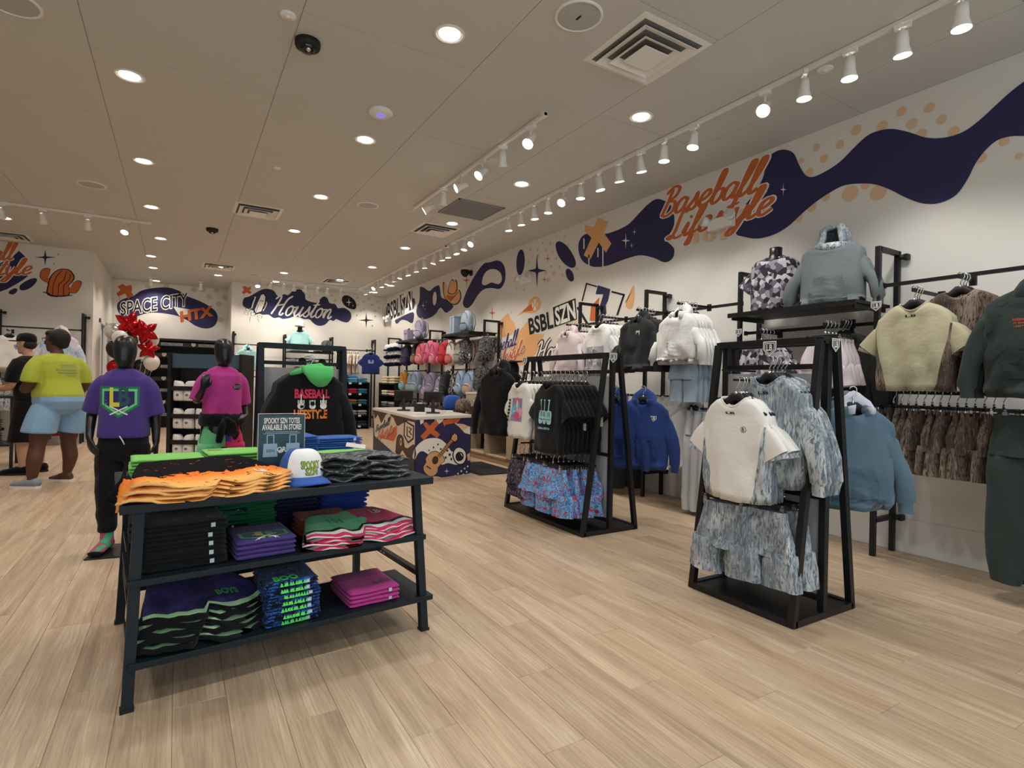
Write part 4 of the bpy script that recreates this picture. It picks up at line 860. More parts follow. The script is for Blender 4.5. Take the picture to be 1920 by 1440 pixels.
# blue-grey jackets on the far side of the near rack
slate = fab('#587080', 'slate_blue_fleece'); slate2 = fab('#4c6372'); lining = fab('#c3c5d0')
jk = shirt('sweatshirt', [slate], w=.225, L=.60, depth=.07, kind='long', seed=8.2, fold=.02, sl_out=.13, hem=.93)
hd = hood_mesh([slate], seed=2., big=.85); hdl = hood_mesh([lining], seed=4., big=.6, r=.075)
pk = PG([(-.13, -.53), (.13, -.53), (.13, -.44), (.085, -.36), (-.085, -.36), (-.13, -.44)])
def pocket(o, mt): decal(o, 'pocket', [(*pk, 0)], [mt], off=.008, maxl=.03)
for i, (x, y, rz, lb) in enumerate(((nrx+.36, 1.78, -38, 'slate blue hooded sweatshirt nearest on the far side of the near rack'), (nrx+.27, 1.95, -30, 'slate blue hooded sweatshirt second from the front on the near rack'), (nrx+.2, 2.1, -25, 'slate blue hooded sweatshirt hidden deepest behind the near rack'))):
    o = gar('hoodie', jk, lb, 'hoodie', (x, y, 1.26), R(rz), None, 'h', 'black hanger holding the %s slate blue sweatshirt' % ('nearest', 'second', 'hidden')[i])
    obj('hood', hd, o); pocket(o, slate2)
    if i == 0: obj('hood_lining', hdl, o, 'pale lilac hood lining').location = (.02, -.03, .01)
# ------------------------------------------------------------------ mid rack: white tees, black tees, printed shorts
a_, b_, c_q = oz(1092, 1010), oz(950, 950), oz(1187, 990)
mrx, mry = 3.17, 4.24
mr = rack('a_frame_rack', 'black A-frame rack holding white and black printed tees', (mrx, mry, 0), R(90), 1.28, .62, 1.535, RK, arms=((.28, 1, 1.36, .36), (-.22, 1, 1.36, .36), (.26, 1, .69, .36), (-.25, 1, .69, .36), (-.3, -1, 1.2, .34)))
plate_badge((0, 0, 0), mr, .085).matrix_local = Matrix.Translation((-.645, .02, 1.49)) @ Matrix.Rotation(-pi/2, 4, 'Z')
plate_badge((0, 0, 0), mr, .085).matrix_local = Matrix.Translation((.62, .105, 1.49)) @ Matrix.Rotation(pi, 4, 'Z')
teeW = shirt('t_shirt', [white], w=.19, L=.52, depth=.045, seed=11., fold=.012, sl_out=.12)
teeW2 = shirt('t_shirt', [white], w=.19, L=.52, depth=.02, seed=12., fold=.008, sl_out=.12)
blk = fab('#141416', 'black_cotton')
teeB = shirt('t_shirt', [blk], w=.215, L=.60, depth=.05, seed=13., fold=.012, sl_out=.13)
teeB2 = shirt('t_shirt', [blk], w=.215, L=.60, depth=.022, seed=14., fold=.008, sl_out=.13)
o = gar('t_shirt', teeW, 'white tee with pink and blue graphic, frontmost on the mid rack', 't-shirt', (mrx-.36, 4.52, 1.36), R(-90), None, 's', 'black hanger inside the frontmost white graphic tee')
collar(o, .085, .055, white); pm_ = [fab('#d65f8e'), fab('#6fb6c9'), fab('#f0a7bd'), M['bprint'], fab('#8e86a8')]
decal(o, 'graphic_print', [(*RC(.0, -.25, .19, .22), 4), (*DC(.01, -.18, .065, .05), 0), (*DC(-.04, -.25, .06, .06), 1), (*DC(.045, -.27, .06, .06), 2), (*DC(.0, -.31, .055, .04), 0), (*DC(.05, -.21, .03), 1)]+[(*RC(-.125, -.16-.032*q, .026, .022), 3) for q in range(7)], pm_, label='pink and blue balls graphic')
for k in range(1, 9):
    c = copy_gar(o, (mrx-.36+.042*k, 4.52-.006*k, o.location.z), 'white tee behind the frontmost graphic tee on the mid rack', 'white tees on the mid rack', hang='s', hl='black hanger in the row of white tees', hg='hangers of the white tees', drop_children=True); c.data = teeW2
tagm = MB().box((0, 0, -.05), (.002, .04, .09)).mesh('hang_tag', [fab('#e9e6e6')]); tagm2 = MB().box((0, 0, -.05), (.002, .04, .09)).mesh('hang_tag', [fab('#b23a52')])
for k in range(6):
    g = tag(obj('hang_tag', tagm if k % 2 else tagm2), 'paper hang tag dangling from the white tees' if k % 2 else 'crimson hang tag dangling from the white tees', 'tag', 'pale hang tags' if k % 2 else 'crimson hang tags'); g.location = (mrx-.33+.05*k, 4.33-.01*k, 1.02-.008*k)
o = gar('t_shirt', teeB, 'black tee with pale blue skeleton graphic, frontmost on the mid rack', 't-shirt', (mrx-.38, 4.0, 1.36), R(-90), None, 'h', 'black hanger inside the frontmost black graphic tee')
collar(o, .085, .055, blk); pb = fab('#9fd0d8')
sk_ = []
for q in (-.07, 0, .07):
    sk_ += [(*RC(q, -.185, .012, .085, -q), 0), (*RC(q, -.14, .026, .012, -q), 0), (*PG([(q-.03, -.235), (q+.03, -.235), (q+.032, -.30), (q+.02, -.345), (q-.02, -.345), (q-.032, -.30)], 2), 0)]+[(*RC(q-.018+.012*e, -.262, .0035, .045), 1) for e in range(4)]+[(*RC(q, -.305, .045, .004), 1)]
decal(o, 'graphic_print', sk_+[(*T2('BASEBALL LIFESTYLE', 0, -.385, .16, .018, .03), 0)], [pb, M['bprint']], label='pale blue skeleton hands graphic')
for k in range(1, 9):
    copy_gar(o, (mrx-.38+.043*k, 4.0-.008*k, o.location.z), 'black tee behind the frontmost skeleton tee on the mid rack', 'black tees on the mid rack', hang='h', hl='black hanger in the row of black tees', hg='hangers of the black tees', drop_children=True).data = teeB2
for k, (y, z) in enumerate(((3.80, 1.02), (3.76, .96), (3.66, 1.0))):
    g = tag(obj('hang_tag', tagm), ('white hang tag on a black tee sleeve', 'white hang tag just below the sleeve tag', 'white hang tag beside the mid rack leg')[k], 'tag'); g.location = (mrx-.28+.1*k, y, z)
shd = [pants('shorts', [CAMO['floral']], w=.19, L=.36, depth=.045, inseam=.13, leg=.108, cuff=.108, waist=.13, seed=s_, fold=.02, flare=.02) for s_ in (3.5, 4.7)]
shb = [pants('shorts', [CAMO['icee']], w=.20, L=.40, depth=.045, inseam=.15, leg=.112, cuff=.112, waist=.135, seed=s_, fold=.024, flare=.02, gap=.03) for s_ in (5.5, 6.7)]
for i in range(6): gar('shorts', shd[i % 2], 'dark floral shorts clipped in a row at the left end of the mid rack', 'shorts', (mrx-.36+.05*i, 4.52, .66), R(-90+rng.uniform(-5, 5)), 'dark floral shorts on the mid rack', 'c', 'clip hanger carrying dark floral shorts', 'clip hangers of the dark floral shorts')
o = None
for j, (yy, x0_) in enumerate(((4.22, -.36), (3.93, -.38))):
    for i in range(7): gar('shorts', shb[(i+j) % 2], 'blue and red print shorts clipped in a row below the black tees' if j else 'blue and red print shorts clipped in the middle row of the mid rack', 'shorts', (mrx+x0_+.048*i, yy-.01*i, .66), R(-90+rng.uniform(-6, 6)), 'blue red shorts, right row' if j else 'blue red shorts, middle row', 'c', 'clip hanger carrying blue and red shorts', 'clip hangers of the blue and red shorts')
royal = fab('#2c427c', 'royal_blue_fleece'); royal2 = fab('#263a6e')
jr = shirt('hoodie', [royal], w=.235, L=.63, depth=.06, kind='long', seed=18.2, fold=.016, sl_out=.12, hem=.93); hr_ = hood_mesh([royal], seed=7., big=.9)
for i, (x, y, rz, lb) in enumerate(((mrx+.44, 3.70, -52, 'royal blue hoodie with white chest badge at the end of the mid rack'), (mrx+.26, 3.88, -52, 'royal blue hoodie half hidden behind the mid rack posts'))):
    o = gar('hoodie', jr, lb, 'hoodie', (x, y, 1.24), R(rz), None, 'h', 'black hanger holding the %s royal blue hoodie' % ('badged', 'half hidden')[i])
    obj('hood', hr_, o); pocket(o, royal2)
    if i == 0: decal(o, 'chest_badge', [(*plate(.1, -.17, .05), 0), (*plate(.1, -.17, .042), 1), (*T2('LB', .1, -.165, .026, .026, .03), 0)], [M['wprint'], royal2], label='white home plate badge')
# black hooded jackets at the far end of the mid rack
jb = shirt('hoodie', [blk], w=.24, L=.70, depth=.07, kind='long', seed=21.2, fold=.022, sl_out=.14); hb_ = hood_mesh([blk], seed=9., big=1.15)
for i, (x, y) in enumerate(((mrx-.2, 5.25), (mrx-.05, 5.32))):
    o = gar('hoodie', jb, ('black hooded jacket hanging at the far end of the mid rack', 'second black hooded jacket behind the one at the far rack end')[i], 'hoodie', (x, y, 1.50), R(-70), None, 'h', ('black hanger of the far-end black jacket', 'black hanger of the second far-end jacket')[i]); obj('hood', hb_, o)
MB().bx((-.006+.64, -.1, 1.494), (1.15, .02, 1.506)).build('end_arm', M['black'], mr)
# ------------------------------------------------------------------ fixtures along the mural wall
def upright(p, n, ht, label, dep=.32, low=True, badge=None):
    """ladder upright: front post at p, back post at the wall; n = unit vector towards the wall"""
    n = V(n); p = V((p[0], p[1], 0)); t = thing('wall_upright', label, 'wall fixture', p)
    k = .036; sd = n.cross(V((0, 0, 1)))
    def post(nm, d, z0, z1): MB().bar(n*d+V((0, 0, z0)), n*d+V((0, 0, z1)), k, k, n).build(nm, M['black'], t, bevel=.002)
    post('front_post', 0, 0, ht); post('back_post', dep-.03, .0, ht)
    MB().bar(V((0, 0, ht-.018)), n*(dep-.03)+V((0, 0, ht-.018)), k, k).build('top_bar', M['black'], t, bevel=.002)
    if low: MB().bar(V((0, 0, .27)), n*(dep-.03)+V((0, 0, .27)), k, k).build('stretcher', M['black'], t, bevel=.002)
    for z in ((ht-.05, .27) if low else (ht-.05,)):
        MB().bar(n*(dep-.012)+sd*.035+V((0, 0, z)), n*(dep-.012)+sd*.075+V((0, 0, z)), .055, .05).build('wall_bracket', M['black'], t, bevel=.01)
        MB().tube([n*(dep-.03)+sd*0+V((0, 0, z)), n*(dep-.03)+sd*.05+V((0, 0, z))], .02, 10).build('pivot', M['black'], t, True)
    if badge: plate_badge((0, 0, 0), t, .075, 'x').location = -n*.02+V((0, 0, badge))
    return t
NX = (1, 0, 0); XF = 4.555; UY = [2.2, 3.41, 4.65, 5.87, 7.09]
for i, y in enumerate(UY[:4]): upright((XF, y), NX, 2.36, 'black ladder upright %s' % ('nearest on the mural wall, right of the busts', 'left of the camo bust shelf', 'between the black hoodies and the pale tees', 'beside the painted orange emblem, left of the pink hoodies')[i], badge=(1.9 if i == 0 else 1.78 if i == 1 else None))
def rail(a, b, label, r=.013, name='hang_rail', sq=False):
    a, b = V(a), V(b); t = thing(name, label, 'rail', a); d = b-a
    (MB().bar((0, 0, 0), d, .026, .026) if sq else MB().tube([(0, 0, 0), d], r, 10)).build('bar', M['black'], t, not sq)
    for e in (V(), d): MB().bar(e-d.normalized()*.008, e+d.normalized()*.008, .04, .04).build('end_bracket', M['black'], t)
    return t
rail((4.60, 2.18, 2.06), (4.60, .4, 2.06), 'upper black rail over the yellow tee', sq=True)
rail((4.60, 2.18, 1.25), (4.60, .4, 1.25), 'lower black rail carrying the brown camo shorts', sq=True)
rail((4.62, 2.22, 1.78), (4.62, 3.39, 1.78), 'black rail under the shelf with the busts', sq=True)
rail((4.60, 3.43, 2.07), (4.60, 4.63, 2.07), 'upper black rail behind the white and black hoodies', sq=True)
rail((4.60, 4.67, 2.06), (4.60, 5.85, 2.06), 'upper black rail behind the pink hoodies and pale tees', sq=True)
rail((4.60, 3.43, 1.15), (4.60, 4.63, 1.15), 'lower black rail with the row of white hoodies', sq=True)
rail((4.60, 4.67, 1.15), (4.60, 5.85, 1.15), 'lower black rail behind the royal blue hoodies', sq=True)
def wshelf(x0, x1, y0, y1, z, label):
    t = thing('wall_shelf', label, 'shelf', ((x0+x1)/2, (y0+y1)/2, z)); w, d = x1-x0, y1-y0
    MB().box((0, 0, -.012), (w, d, .024)).build('board', M['black'], t, bevel=.002); MB().box((-w/2-.002, 0, -.02), (.014, d, .04)).build('front_lip', M['black'], t)
    for s in (-1, 1): MB().bx((-w/2+.02, s*(d/2-.03)-.008, -.06), (w/2-.02, s*(d/2-.03)+.008, -.024)).build('bracket', M['black'], t)
    return t
wshelf(4.33, 4.83, 2.24, 3.37, 1.94, 'black wall shelf carrying the camo bust and the grey hoodie bust')
def arm(p, d, label, n=1):
    t = thing('faceout_arm', label, 'display arm', p); d = V(d)
    MB().bar((0, 0, -.012), d+V((0, 0, -.012)), .012, .024).build('bar', M['black'], t); MB().bar(V((0, 0, -.014)), d.normalized()*.02+V((0, 0, -.014)), .04, .07).build('saddle', M['black'], t); return t
def row_face(mesh_f, mesh_b, y, z, x_front, n, step, fl, bl, name, cat, grp, arml, hang='h', deco=None, rz=-90, skew=0.0, hlf=None):
    """a face-out arm: the front garment and the ones behind it, one by one"""
    arm((4.60, y, z), (x_front-.03-4.60, 0, 0), arml)
    o = gar(name, mesh_f, fl, cat, (x_front, y, z), R(rz), None, hang, hlf or 'black hanger of the '+' '.join(fl.split()[:11]))
    kids = []
    if deco: kids = deco(o)
    for k in range(1, n):
        c = link(bpy.data.objects.new(name, mesh_b)); c.location = (x_front+step*k, y+skew*k+rng.uniform(-.006, .006), o.location.z); c.rotation_euler = (0, 0, R(rz+rng.uniform(-4, 4))); tag(c, bl, cat, grp)
        hanger((c.location.x, c.location.y, z), c.rotation_euler.z, 'black hanger among the '+grp, 'hangers of the '+grp, hang == 's', hang == 'c')
    return o
CB_, CBl = CAMO['brown'], CAMO['blot']
yel = fab('#b9b295', 'pale_yellow_cotton'); dgr = fab('#333d3a', 'dark_green_fleece'); char = fab('#2a2b2c')
# bay by the shop front
m1 = shirt('long_sleeve_top', [CB_], w=.235, L=.62, depth=.05, kind='long', seed=31., sl_out=.14); m2 = shirt('long_sleeve_top', [CB_], w=.235, L=.62, depth=.022, kind='long', seed=32., sl_out=.14)
row_face(m1, m2, 1.62, 2.03, 4.40, 3, .045, 'brown camo long sleeve top behind the yellow tee', 'brown camo long sleeve top deepest behind the yellow tee', 'long_sleeve_top', 'shirt', 'brown camo tops by the yellow tee', 'black face-out arm carrying the brown camo tops')
m1 = shirt('t_shirt', [yel, CB_], w=.225, L=.58, depth=.055, side=True, seed=33., fold=.016, sl_out=.15); m2 = shirt('t_shirt', [yel, CB_], w=.225, L=.58, depth=.022, side=True, seed=34., sl_out=.15)
row_face(m1, m2, 1.80, 1.945, 4.20, 3, .04, 'pale yellow tee with brown camo side panels, front of its arm', 'pale yellow camo-sided tee behind the front yellow one', 't_shirt', 't-shirt', 'yellow tees', 'black face-out arm carrying the yellow tees', deco=lambda o: collar(o, .085, .055, yel) and decal(o, 'neck_label', [(*T2('LB', 0, -.083, .06, .014, .03), 0)], [M['bprint']]))
m1 = shirt('hoodie', [dgr], w=.26, L=.64, depth=.075, kind='long', seed=35., fold=.022, sl_out=.13, hem=.94); m2 = shirt('hoodie', [dgr], w=.26, L=.64, depth=.03, kind='long', seed=36., sl_out=.13, hem=.94)
def deco_g(o):
    obj('hood', hood_mesh([dgr], seed=12., big=1.15), o); pocket(o, fab('#2f3936'))
    mo = fab('#b8563a'); decal(o, 'chest_text', [(*T2('BASEBALL LIFESTYLE', -.03, -.19, .13, .014, .02), 0), (*T2('EST SEASON ONE', -.04, -.21, .10, .011, .02), 0), (*T2('LIFESTYLE', -.05, -.23, .07, .011, .02), 0)], [mo], label='three lines of small orange lettering')
row_face(m1, m2, 1.17, 1.975, 4.20, 4, .055, 'dark green hoodie with small orange chest lettering', 'dark green hoodie behind the one with orange lettering', 'hoodie', 'hoodie', 'dark green hoodies', 'black face-out arm carrying the dark green hoodies', deco=deco_g)
sb = [pants('shorts', [CB_], w=.20, L=.44, depth=.028, inseam=.17, leg=.125, cuff=.125, waist=.135, seed=s_, fold=.016, flare=.04) for s_ in (41.5, 42.7, 43.3)]
for i in range(15): gar('shorts', sb[i % 3], 'brown camo shorts clipped in the row under the yellow tees', 'shorts', (4.5, 2.1-.049*i, 1.25), R(rng.uniform(-12, 12)-18), 'brown camo shorts on the lower rail', 'c', 'clip hanger carrying brown camo shorts', 'clip hangers of the brown camo shorts')
dp = [pants('sweatpants', [dgr], w=.20, L=1.0, depth=.06, leg=.10, cuff=.07, waist=.17, seed=s_, fold=.02) for s_ in (44.5, 45.7)]
for i, (x, y) in enumerate(((4.28, 1.22), (4.36, 1.19), (4.44, 1.16))):
    o = gar('sweatpants', dp[i % 2], ('dark green sweatpants with round orange patch, front of the arm', 'dark green sweatpants second on the low arm', 'dark green sweatpants deepest on the low arm')[i], 'pants', (x, y, 1.25), R(-90), None, 'c', 'clip hanger of the %s dark green sweatpants' % ('patched', 'second', 'deepest')[i])
    if i == 0:
        mo = fab('#b8563a'); decal(o, 'patch', [(*DC(.10, -.30, .026, n=8), 0), (*T2('LB', .10, -.30, .026, .02, .02), 1)], [mo, dgr], label='orange round patch')
        g = tag(obj('hang_tag', tagm), 'white hang tag on the dark green sweatpants', 'tag'); g.location = (x-.06, y-.09, 1.14)
arm((4.60, 1.2, 1.25), (-.36, 0, 0), 'low black arm carrying the dark green sweatpants')
# bust shelf bay
def bust(loc, rz, label, sc_=1.0, neck=True):
    t = thing('torso_form', label, 'bust form', loc, rz)
    pr = [(.13, .085, 0), (.14, .09, .06), (.15, .1, .2), (.165, .105, .32), (.165, .095, .40), (.12, .075, .455), (.06, .055, .48), (.05, .05, .52), (.052, .052, .57), (.045, .045, .575)]
    if not neck: pr = pr[:-4]
    MB().loft([[(a*sgp(cos(2*pi*j/20), .9)*sc_, b*sgp(sin(2*pi*j/20), .9)*sc_, z*sc_) for j in range(20)] for a, b, z in pr]).build('torso', M['mannequin'], t, True); return t
bl1 = shirt('t_shirt', [CBl], w=.205, L=.50, depth=.135, neck=.07, seed=51., fold=.008, drop=.03, sl_out=.17, slope=.075)
bust((4.55, 3.05, 1.942), R(-80), 'black torso form wearing the violet camo tee')
o = gar('t_shirt', bl1, 'violet grey camo tee worn by the left bust on the shelf', 't-shirt', (4.55, 3.05, 2.44), R(-80), dz=0)
gr_ = fab('#70787a', 'grey_green_fleece'); mg = shirt('hoodie', [gr_], w=.235, L=.52, depth=.14, neck=.085, kind='long', seed=53., fold=.010, sl_out=.15, slope=.085, hem=.96)
bust((4.53, 2.53, 1.942), R(-75), 'black torso form wearing the grey hoodie', neck=False)
o = gar('hoodie', mg, 'grey hoodie with camo lined hood on the right bust', 'hoodie', (4.53, 2.53, 2.455), R(-75), dz=0)
obj('hood', hood_up([CAMO['grey']], seed=22.), o, 'raised hood with grey camo lining').location = (0, .02, .01)
decal(o, 'pocket', [(*PG([(-.14, -.50), (.14, -.50), (.14, -.42), (.10, -.30), (-.10, -.30), (-.14, -.42)]), 0)], [fab('#687072')], off=.008)
# hanging under the shelf
m1 = shirt('t_shirt', [CBl], w=.21, L=.55, depth=.05, seed=54., sl_out=.14); m2 = shirt('t_shirt', [CBl], w=.21, L=.55, depth=.022, seed=55., sl_out=.14)
row_face(m1, m2, 3.02, 1.76, 4.33, 4, .05, 'violet camo tee hanging at the front under the bust shelf', 'violet camo tee behind the front one under the shelf', 't_shirt', 't-shirt', 'violet camo tees under the shelf', 'black face-out arm carrying the violet camo tees')
pkm = fab('#e3d6dc', 'pale_pink_cotton')
ps = [pants('shorts', [pkm], w=.18, L=.36, depth=.045, inseam=.13, leg=.115, cuff=.115, waist=.13, seed=s_, fold=.016, flare=.04) for s_ in (56.5, 57.7)]
for i in range(4):
    o = gar('shorts', ps[i % 2], 'pale pink shorts with small plate logo, front of the arm' if i == 0 else 'pale pink shorts behind the logo pair under the shelf', 'shorts', (4.25+.05*i, 2.42, 1.77), R(-90), None if i == 0 else 'pale pink shorts behind the logo pair', 'c', 'clip hanger of the front pale pink shorts' if i == 0 else 'clip hanger among the pale pink shorts', None if i == 0 else 'clip hangers of the pale pink shorts')
    if i == 0: decal(o, 'logo_print', [(*plate(.06, -.24, .05), 0), (*plate(.06, -.24, .04), 1), (*T2('LB', .06, -.236, .022, .02, .03), 0)], [M['bprint'], pkm])
arm((4.62, 2.42, 1.77), (-.40, 0, 0), 'black face-out arm carrying the pale pink shorts')
m1 = shirt('jacket', [char], w=.225, L=.60, depth=.05, kind='long', seed=58., sl_out=.13); m2 = shirt('jacket', [char], w=.225, L=.60, depth=.024, kind='long', seed=59., sl_out=.13)
row_face(m1, m2, 2.40, 1.80, 4.46, 3, .045, 'charcoal jacket hanging behind the pale pink shorts', 'charcoal jacket deepest behind the pale pink shorts', 'jacket', 'jacket', 'charcoal jackets', 'black face-out arm carrying the charcoal jackets')
# white and black hoodies
wh2 = fab('#e9e8e4', 'white_fleece'); pblue = fab('#a9bccb', 'pale_blue_fleece')
m1 = shirt('hoodie', [wh2], w=.235, L=.50, depth=.07, kind='long', seed=61., fold=.022, sl_out=.14, hem=.95); m2 = shirt('hoodie', [wh2], w=.235, L=.50, depth=.026, kind='long', seed=62., sl_out=.14, hem=.95)
hw = hood_mesh([wh2], seed=23., big=.9)
def deco_w(o): obj('hood', hw, o); decal(o, 'pocket', [(*PG([(-.12, -.42), (.12, -.42), (.12, -.36), (.08, -.27), (-.08, -.27), (-.12, -.36)]), 0)], [fab('#e4e3df')], off=.008)
row_face(m1, m2, 3.80, 2.08, 4.16, 6, .045, 'white hoodie at the front of its arm above the pale blue pants', 'white hoodie behind the front white one on its arm', 'hoodie', 'hoodie', 'white hoodies on the upper rail', 'black face-out arm carrying the white hoodies', deco=deco_w)
pp = [pants('sweatpants', [pblue], w=.17, L=.46, depth=.04, leg=.085, cuff=.08, waist=.15, seed=s_, fold=.014) for s_ in (63.5, 64.7)]
for i in range(4): gar('sweatpants', pp[i % 2], 'pale blue sweatpants hanging below the white hoodies', 'pants', (4.24+.06*i, 3.80-.01*i, 1.70), R(-90), 'pale blue sweatpants', 'c', 'clip hanger of the pale blue sweatpants', 'clip hangers of the pale blue sweatpants')
arm((4.60, 3.80, 1.70), (-.40, 0, 0), 'black face-out arm carrying the pale blue sweatpants')
m1 = shirt('hoodie', [char], w=.24, L=.56, depth=.07, kind='long', seed=65., fold=.022, sl_out=.13, hem=.95); m2 = shirt('hoodie', [char], w=.24, L=.56, depth=.028, kind='long', seed=66., sl_out=.13, hem=.95)
def deco_b(o): obj('hood', hood_mesh([char], seed=24., big=.9), o); decal(o, 'chest_badge', [(*plate(.075, -.17, .06), 0)], [M['wprint']], label='white plate badge')
row_face(m1, m2, 4.38, 2.08, 4.18, 6, .045, 'charcoal hoodie with white chest badge on the upper rail', 'charcoal hoodie behind the badged one on the upper rail', 'hoodie', 'hoodie', 'charcoal hoodies on the upper rail', 'black face-out arm carrying the charcoal hoodies', deco=deco_b)
sg = fab('#a6aaad', 'cool_grey_cotton')
m1 = shirt('t_shirt', [wh2], w=.22, L=.56, depth=.05, seed=67., fold=.018, sl_out=.15); m2 = shirt('t_shirt', [wh2], w=.22, L=.56, depth=.024, seed=68., sl_out=.15)
def deco_t(o): decal(o, 'lower_panel', [(*PG([(-.20, -.54), (.16, -.54), (.16, -.26), (-.20, -.26)]), 0)], [sg], off=.003, label='grey lower colour block')
row_face(m1, m2, 5.02, 2.07, 4.18, 6, .05, 'off-white tee with grey lower block on the upper rail', 'off-white tee behind the grey-blocked one on the upper rail', 't_shirt', 't-shirt', 'off-white tees on the upper rail', 'black face-out arm carrying the off-white tees', deco=deco_t)
lpk = fab('#dccdd0', 'blush_fleece')
m1 = shirt('hoodie', [lpk], w=.235, L=.56, depth=.06, kind='long', seed=69., fold=.02, sl_out=.13); m2 = shirt('hoodie', [lpk], w=.235, L=.56, depth=.026, kind='long', seed=70., sl_out=.13)
hpk = hood_mesh([lpk], seed=25., big=.85)
row_face(m1, m2, 5.60, 2.02, 4.16, 7, .05, 'blush pink hoodie at the front beside the painted script', 'blush pink hoodie behind the front one on the upper rail', 'hoodie', 'hoodie', 'blush pink hoodies', 'black face-out arm carrying the blush pink hoodies', deco=lambda o: obj('hood', hpk, o))
# lower rail: white hoodies and pants hung edge-on
m1 = [shirt('hoodie', [wh2], w=.225, L=.62, depth=.03, kind='long', seed=s_, fold=.014, sl_out=.115, hem=.95) for s_ in (71., 72.)]
for i in range(7):
    y = 4.46-.10*i
    o = gar('hoodie', m1[i % 2], 'white hoodie hung edge-on in the row on the lower rail', 'hoodie', (4.46, y, 1.15), R(-38+rng.uniform(-4, 4)), 'white hoodies on the lower rail', 'h', 'black hanger among the white hoodies on the lower rail', 'hangers of the white hoodies on the lower rail')
    obj('hood', hw, o)
gpt = fab('#c5c8ca', 'light_grey_fleece'); gp = pants('sweatpants', [gpt], w=.18, L=.98, depth=.055, leg=.105, cuff=.09, waist=.16, seed=73., fold=.018)
for i, y in enumerate((3.74, 3.64, 3.54)): gar('sweatpants', gp, ('light grey sweatpants beside the row of white hoodies', 'light grey sweatpants second in line behind the white tee', 'light grey sweatpants hidden behind the near rack')[i], 'pants', (4.46, y, 1.15), R(-40), None, 'c', 'clip hanger of the %s light grey sweatpants' % ('first', 'second', 'hidden')[i])
bp = pants('sweatpants', [char], w=.18, L=.95, depth=.05, leg=.10, cuff=.07, waist=.16, seed=74., fold=.018)
for i in range(7): gar('sweatpants', bp, 'charcoal sweatpants in the dark row behind the mid rack', 'pants', (4.46, 5.72-.15*i, 1.15), R(-30+rng.uniform(-8, 8)), 'charcoal sweatpants on the lower rail', 'c', 'clip hanger of the charcoal sweatpants', 'clip hangers of the charcoal sweatpants')
# ------------------------------------------------------------------ the display table in front
TA = math.atan2(.121, 1.229); TM = Matrix.Translation((-.147, 2.505, 0)) @ Matrix.Rotation(TA, 4, 'Z')
TMI = TM.inverted()
def TP(x, y, z): return TM @ V((x, y, z))
NF = M['navyframe']; TW = 1.235
tb = thing('display_table', 'dark slate tiered display table loaded with folded clothes', 'table', TP(0, 0, 0), TA)
k = .038
for x in (0, TW):
    MB().bar((x, 0, 0), (x+(.03 if x == 0 else -.03), .06, .735), k, k, (0, 1, 0)).build('leg', NF, tb, bevel=.002)
    MB().bar((x, .92, 0), (x+(.03 if x == 0 else -.03), .86, .735), k, k, (0, 1, 0)).build('leg', NF, tb, bevel=.002)
    MB().box((x, 0, .006), (.045, .045, .012)).build('foot', M['blackmatte'], tb); MB().box((x, .92, .006), (.045, .045, .012)).build('foot', M['blackmatte'], tb)
    sx = .02 if x == 0 else -.02
    rl = MB().bar((x+sx, .03, .285), (x+sx, .90, .285), .03, .025).build('side_rail', M['black'], tb)
    hl_ = MB()
    for q in range(9): hl_.box((x+sx+(-.0155 if x else .0155), .42+.045*q, .285), (.002, .016, .007))
    hl_.build('slot', M['white'], rl)
    MB().bar((x+sx, .04, .47), (x+sx, .88, .47), .03, .025).build('side_rail', M['black'], tb)
MB().bx((-.035, -.01, .735), (TW+.035, .90, .77)).build('top_board', NF, tb, bevel=.003)
MB().bx((-.01, .0, .455), (TW+.005, .45, .480)).build('front_shelf', NF, tb, bevel=.002)
MB().bx((.0, -.02, .150), (TW+.04, .44, .175)).build('front_shelf', NF, tb, bevel=.002)
MB().bx((.02, .47, .455), (TW-.02, .90, .480)).build('rear_shelf', NF, tb, bevel=.002)
MB().bx((.02, .48, .285), (TW-.02, .92, .31)).build('rear_shelf', NF, tb, bevel=.002)
stk_m = MB().box((0, 0, 0), (.016, .0015, .017)).mesh('size_sticker', [fab('#b9cfd6')])
def stack(name, cat, mats, n, x, y, z, w, d, h, label, group, rz=0, seed=1., layers=2, toplabel=None, sticker=None, jitter=.006, amp=.004, frame=None, first=None):
    """n folded garments, each its own object, on local table point (x, y, z)"""
    frame = frame or TM; ms = [folded(name, mats, w, d, h, layers, seed+q*1.7, amp=amp) for q in range(min(n, 3))]; out = []
    for i in range(n):
        o = obj(name, ms[i % len(ms)]); o.matrix_world = frame @ Matrix.Translation((x+rng.uniform(-jitter, jitter), y+rng.uniform(-jitter, jitter), z+i*h*1.02)) @ Matrix.Rotation(rz+rng.uniform(-.03, .03), 4, 'Z')
        top = i == n-1 and toplabel
        tag(o, toplabel if top else label, cat, None if top or n == 1 else group)
        if sticker: s_ = obj('size_sticker', stk_m, o); s_.location = (sticker, -d/2-.001, h*.5)
        out.append(o)
    return out
GRN = fab('#7cc45f', 'neon_green_cotton'); GRN2 = fab('#3f9c62'); BLU = fab('#315aa8', 'royal_blue_cotton'); PUR = fab('#4b3a80', 'purple_cotton'); MAG = fab('#b53d8a', 'magenta_cotton'); NAVY = fab('#17173c', 'navy_cotton'); DGN = fab('#147048', 'dark_green_cotton'); RUST = fab('#9a3f1e', 'rust_cotton'); WHT = white
o = stack('folded_t_shirt', 't-shirt', [GRN], 3, .17, .70, .77, .30, .24, .030, 'neon green folded tee in the left stack on the table', 'neon green tees, left stack', seed=3., sticker=.07, toplabel='neon green folded tee on top of the left stack')
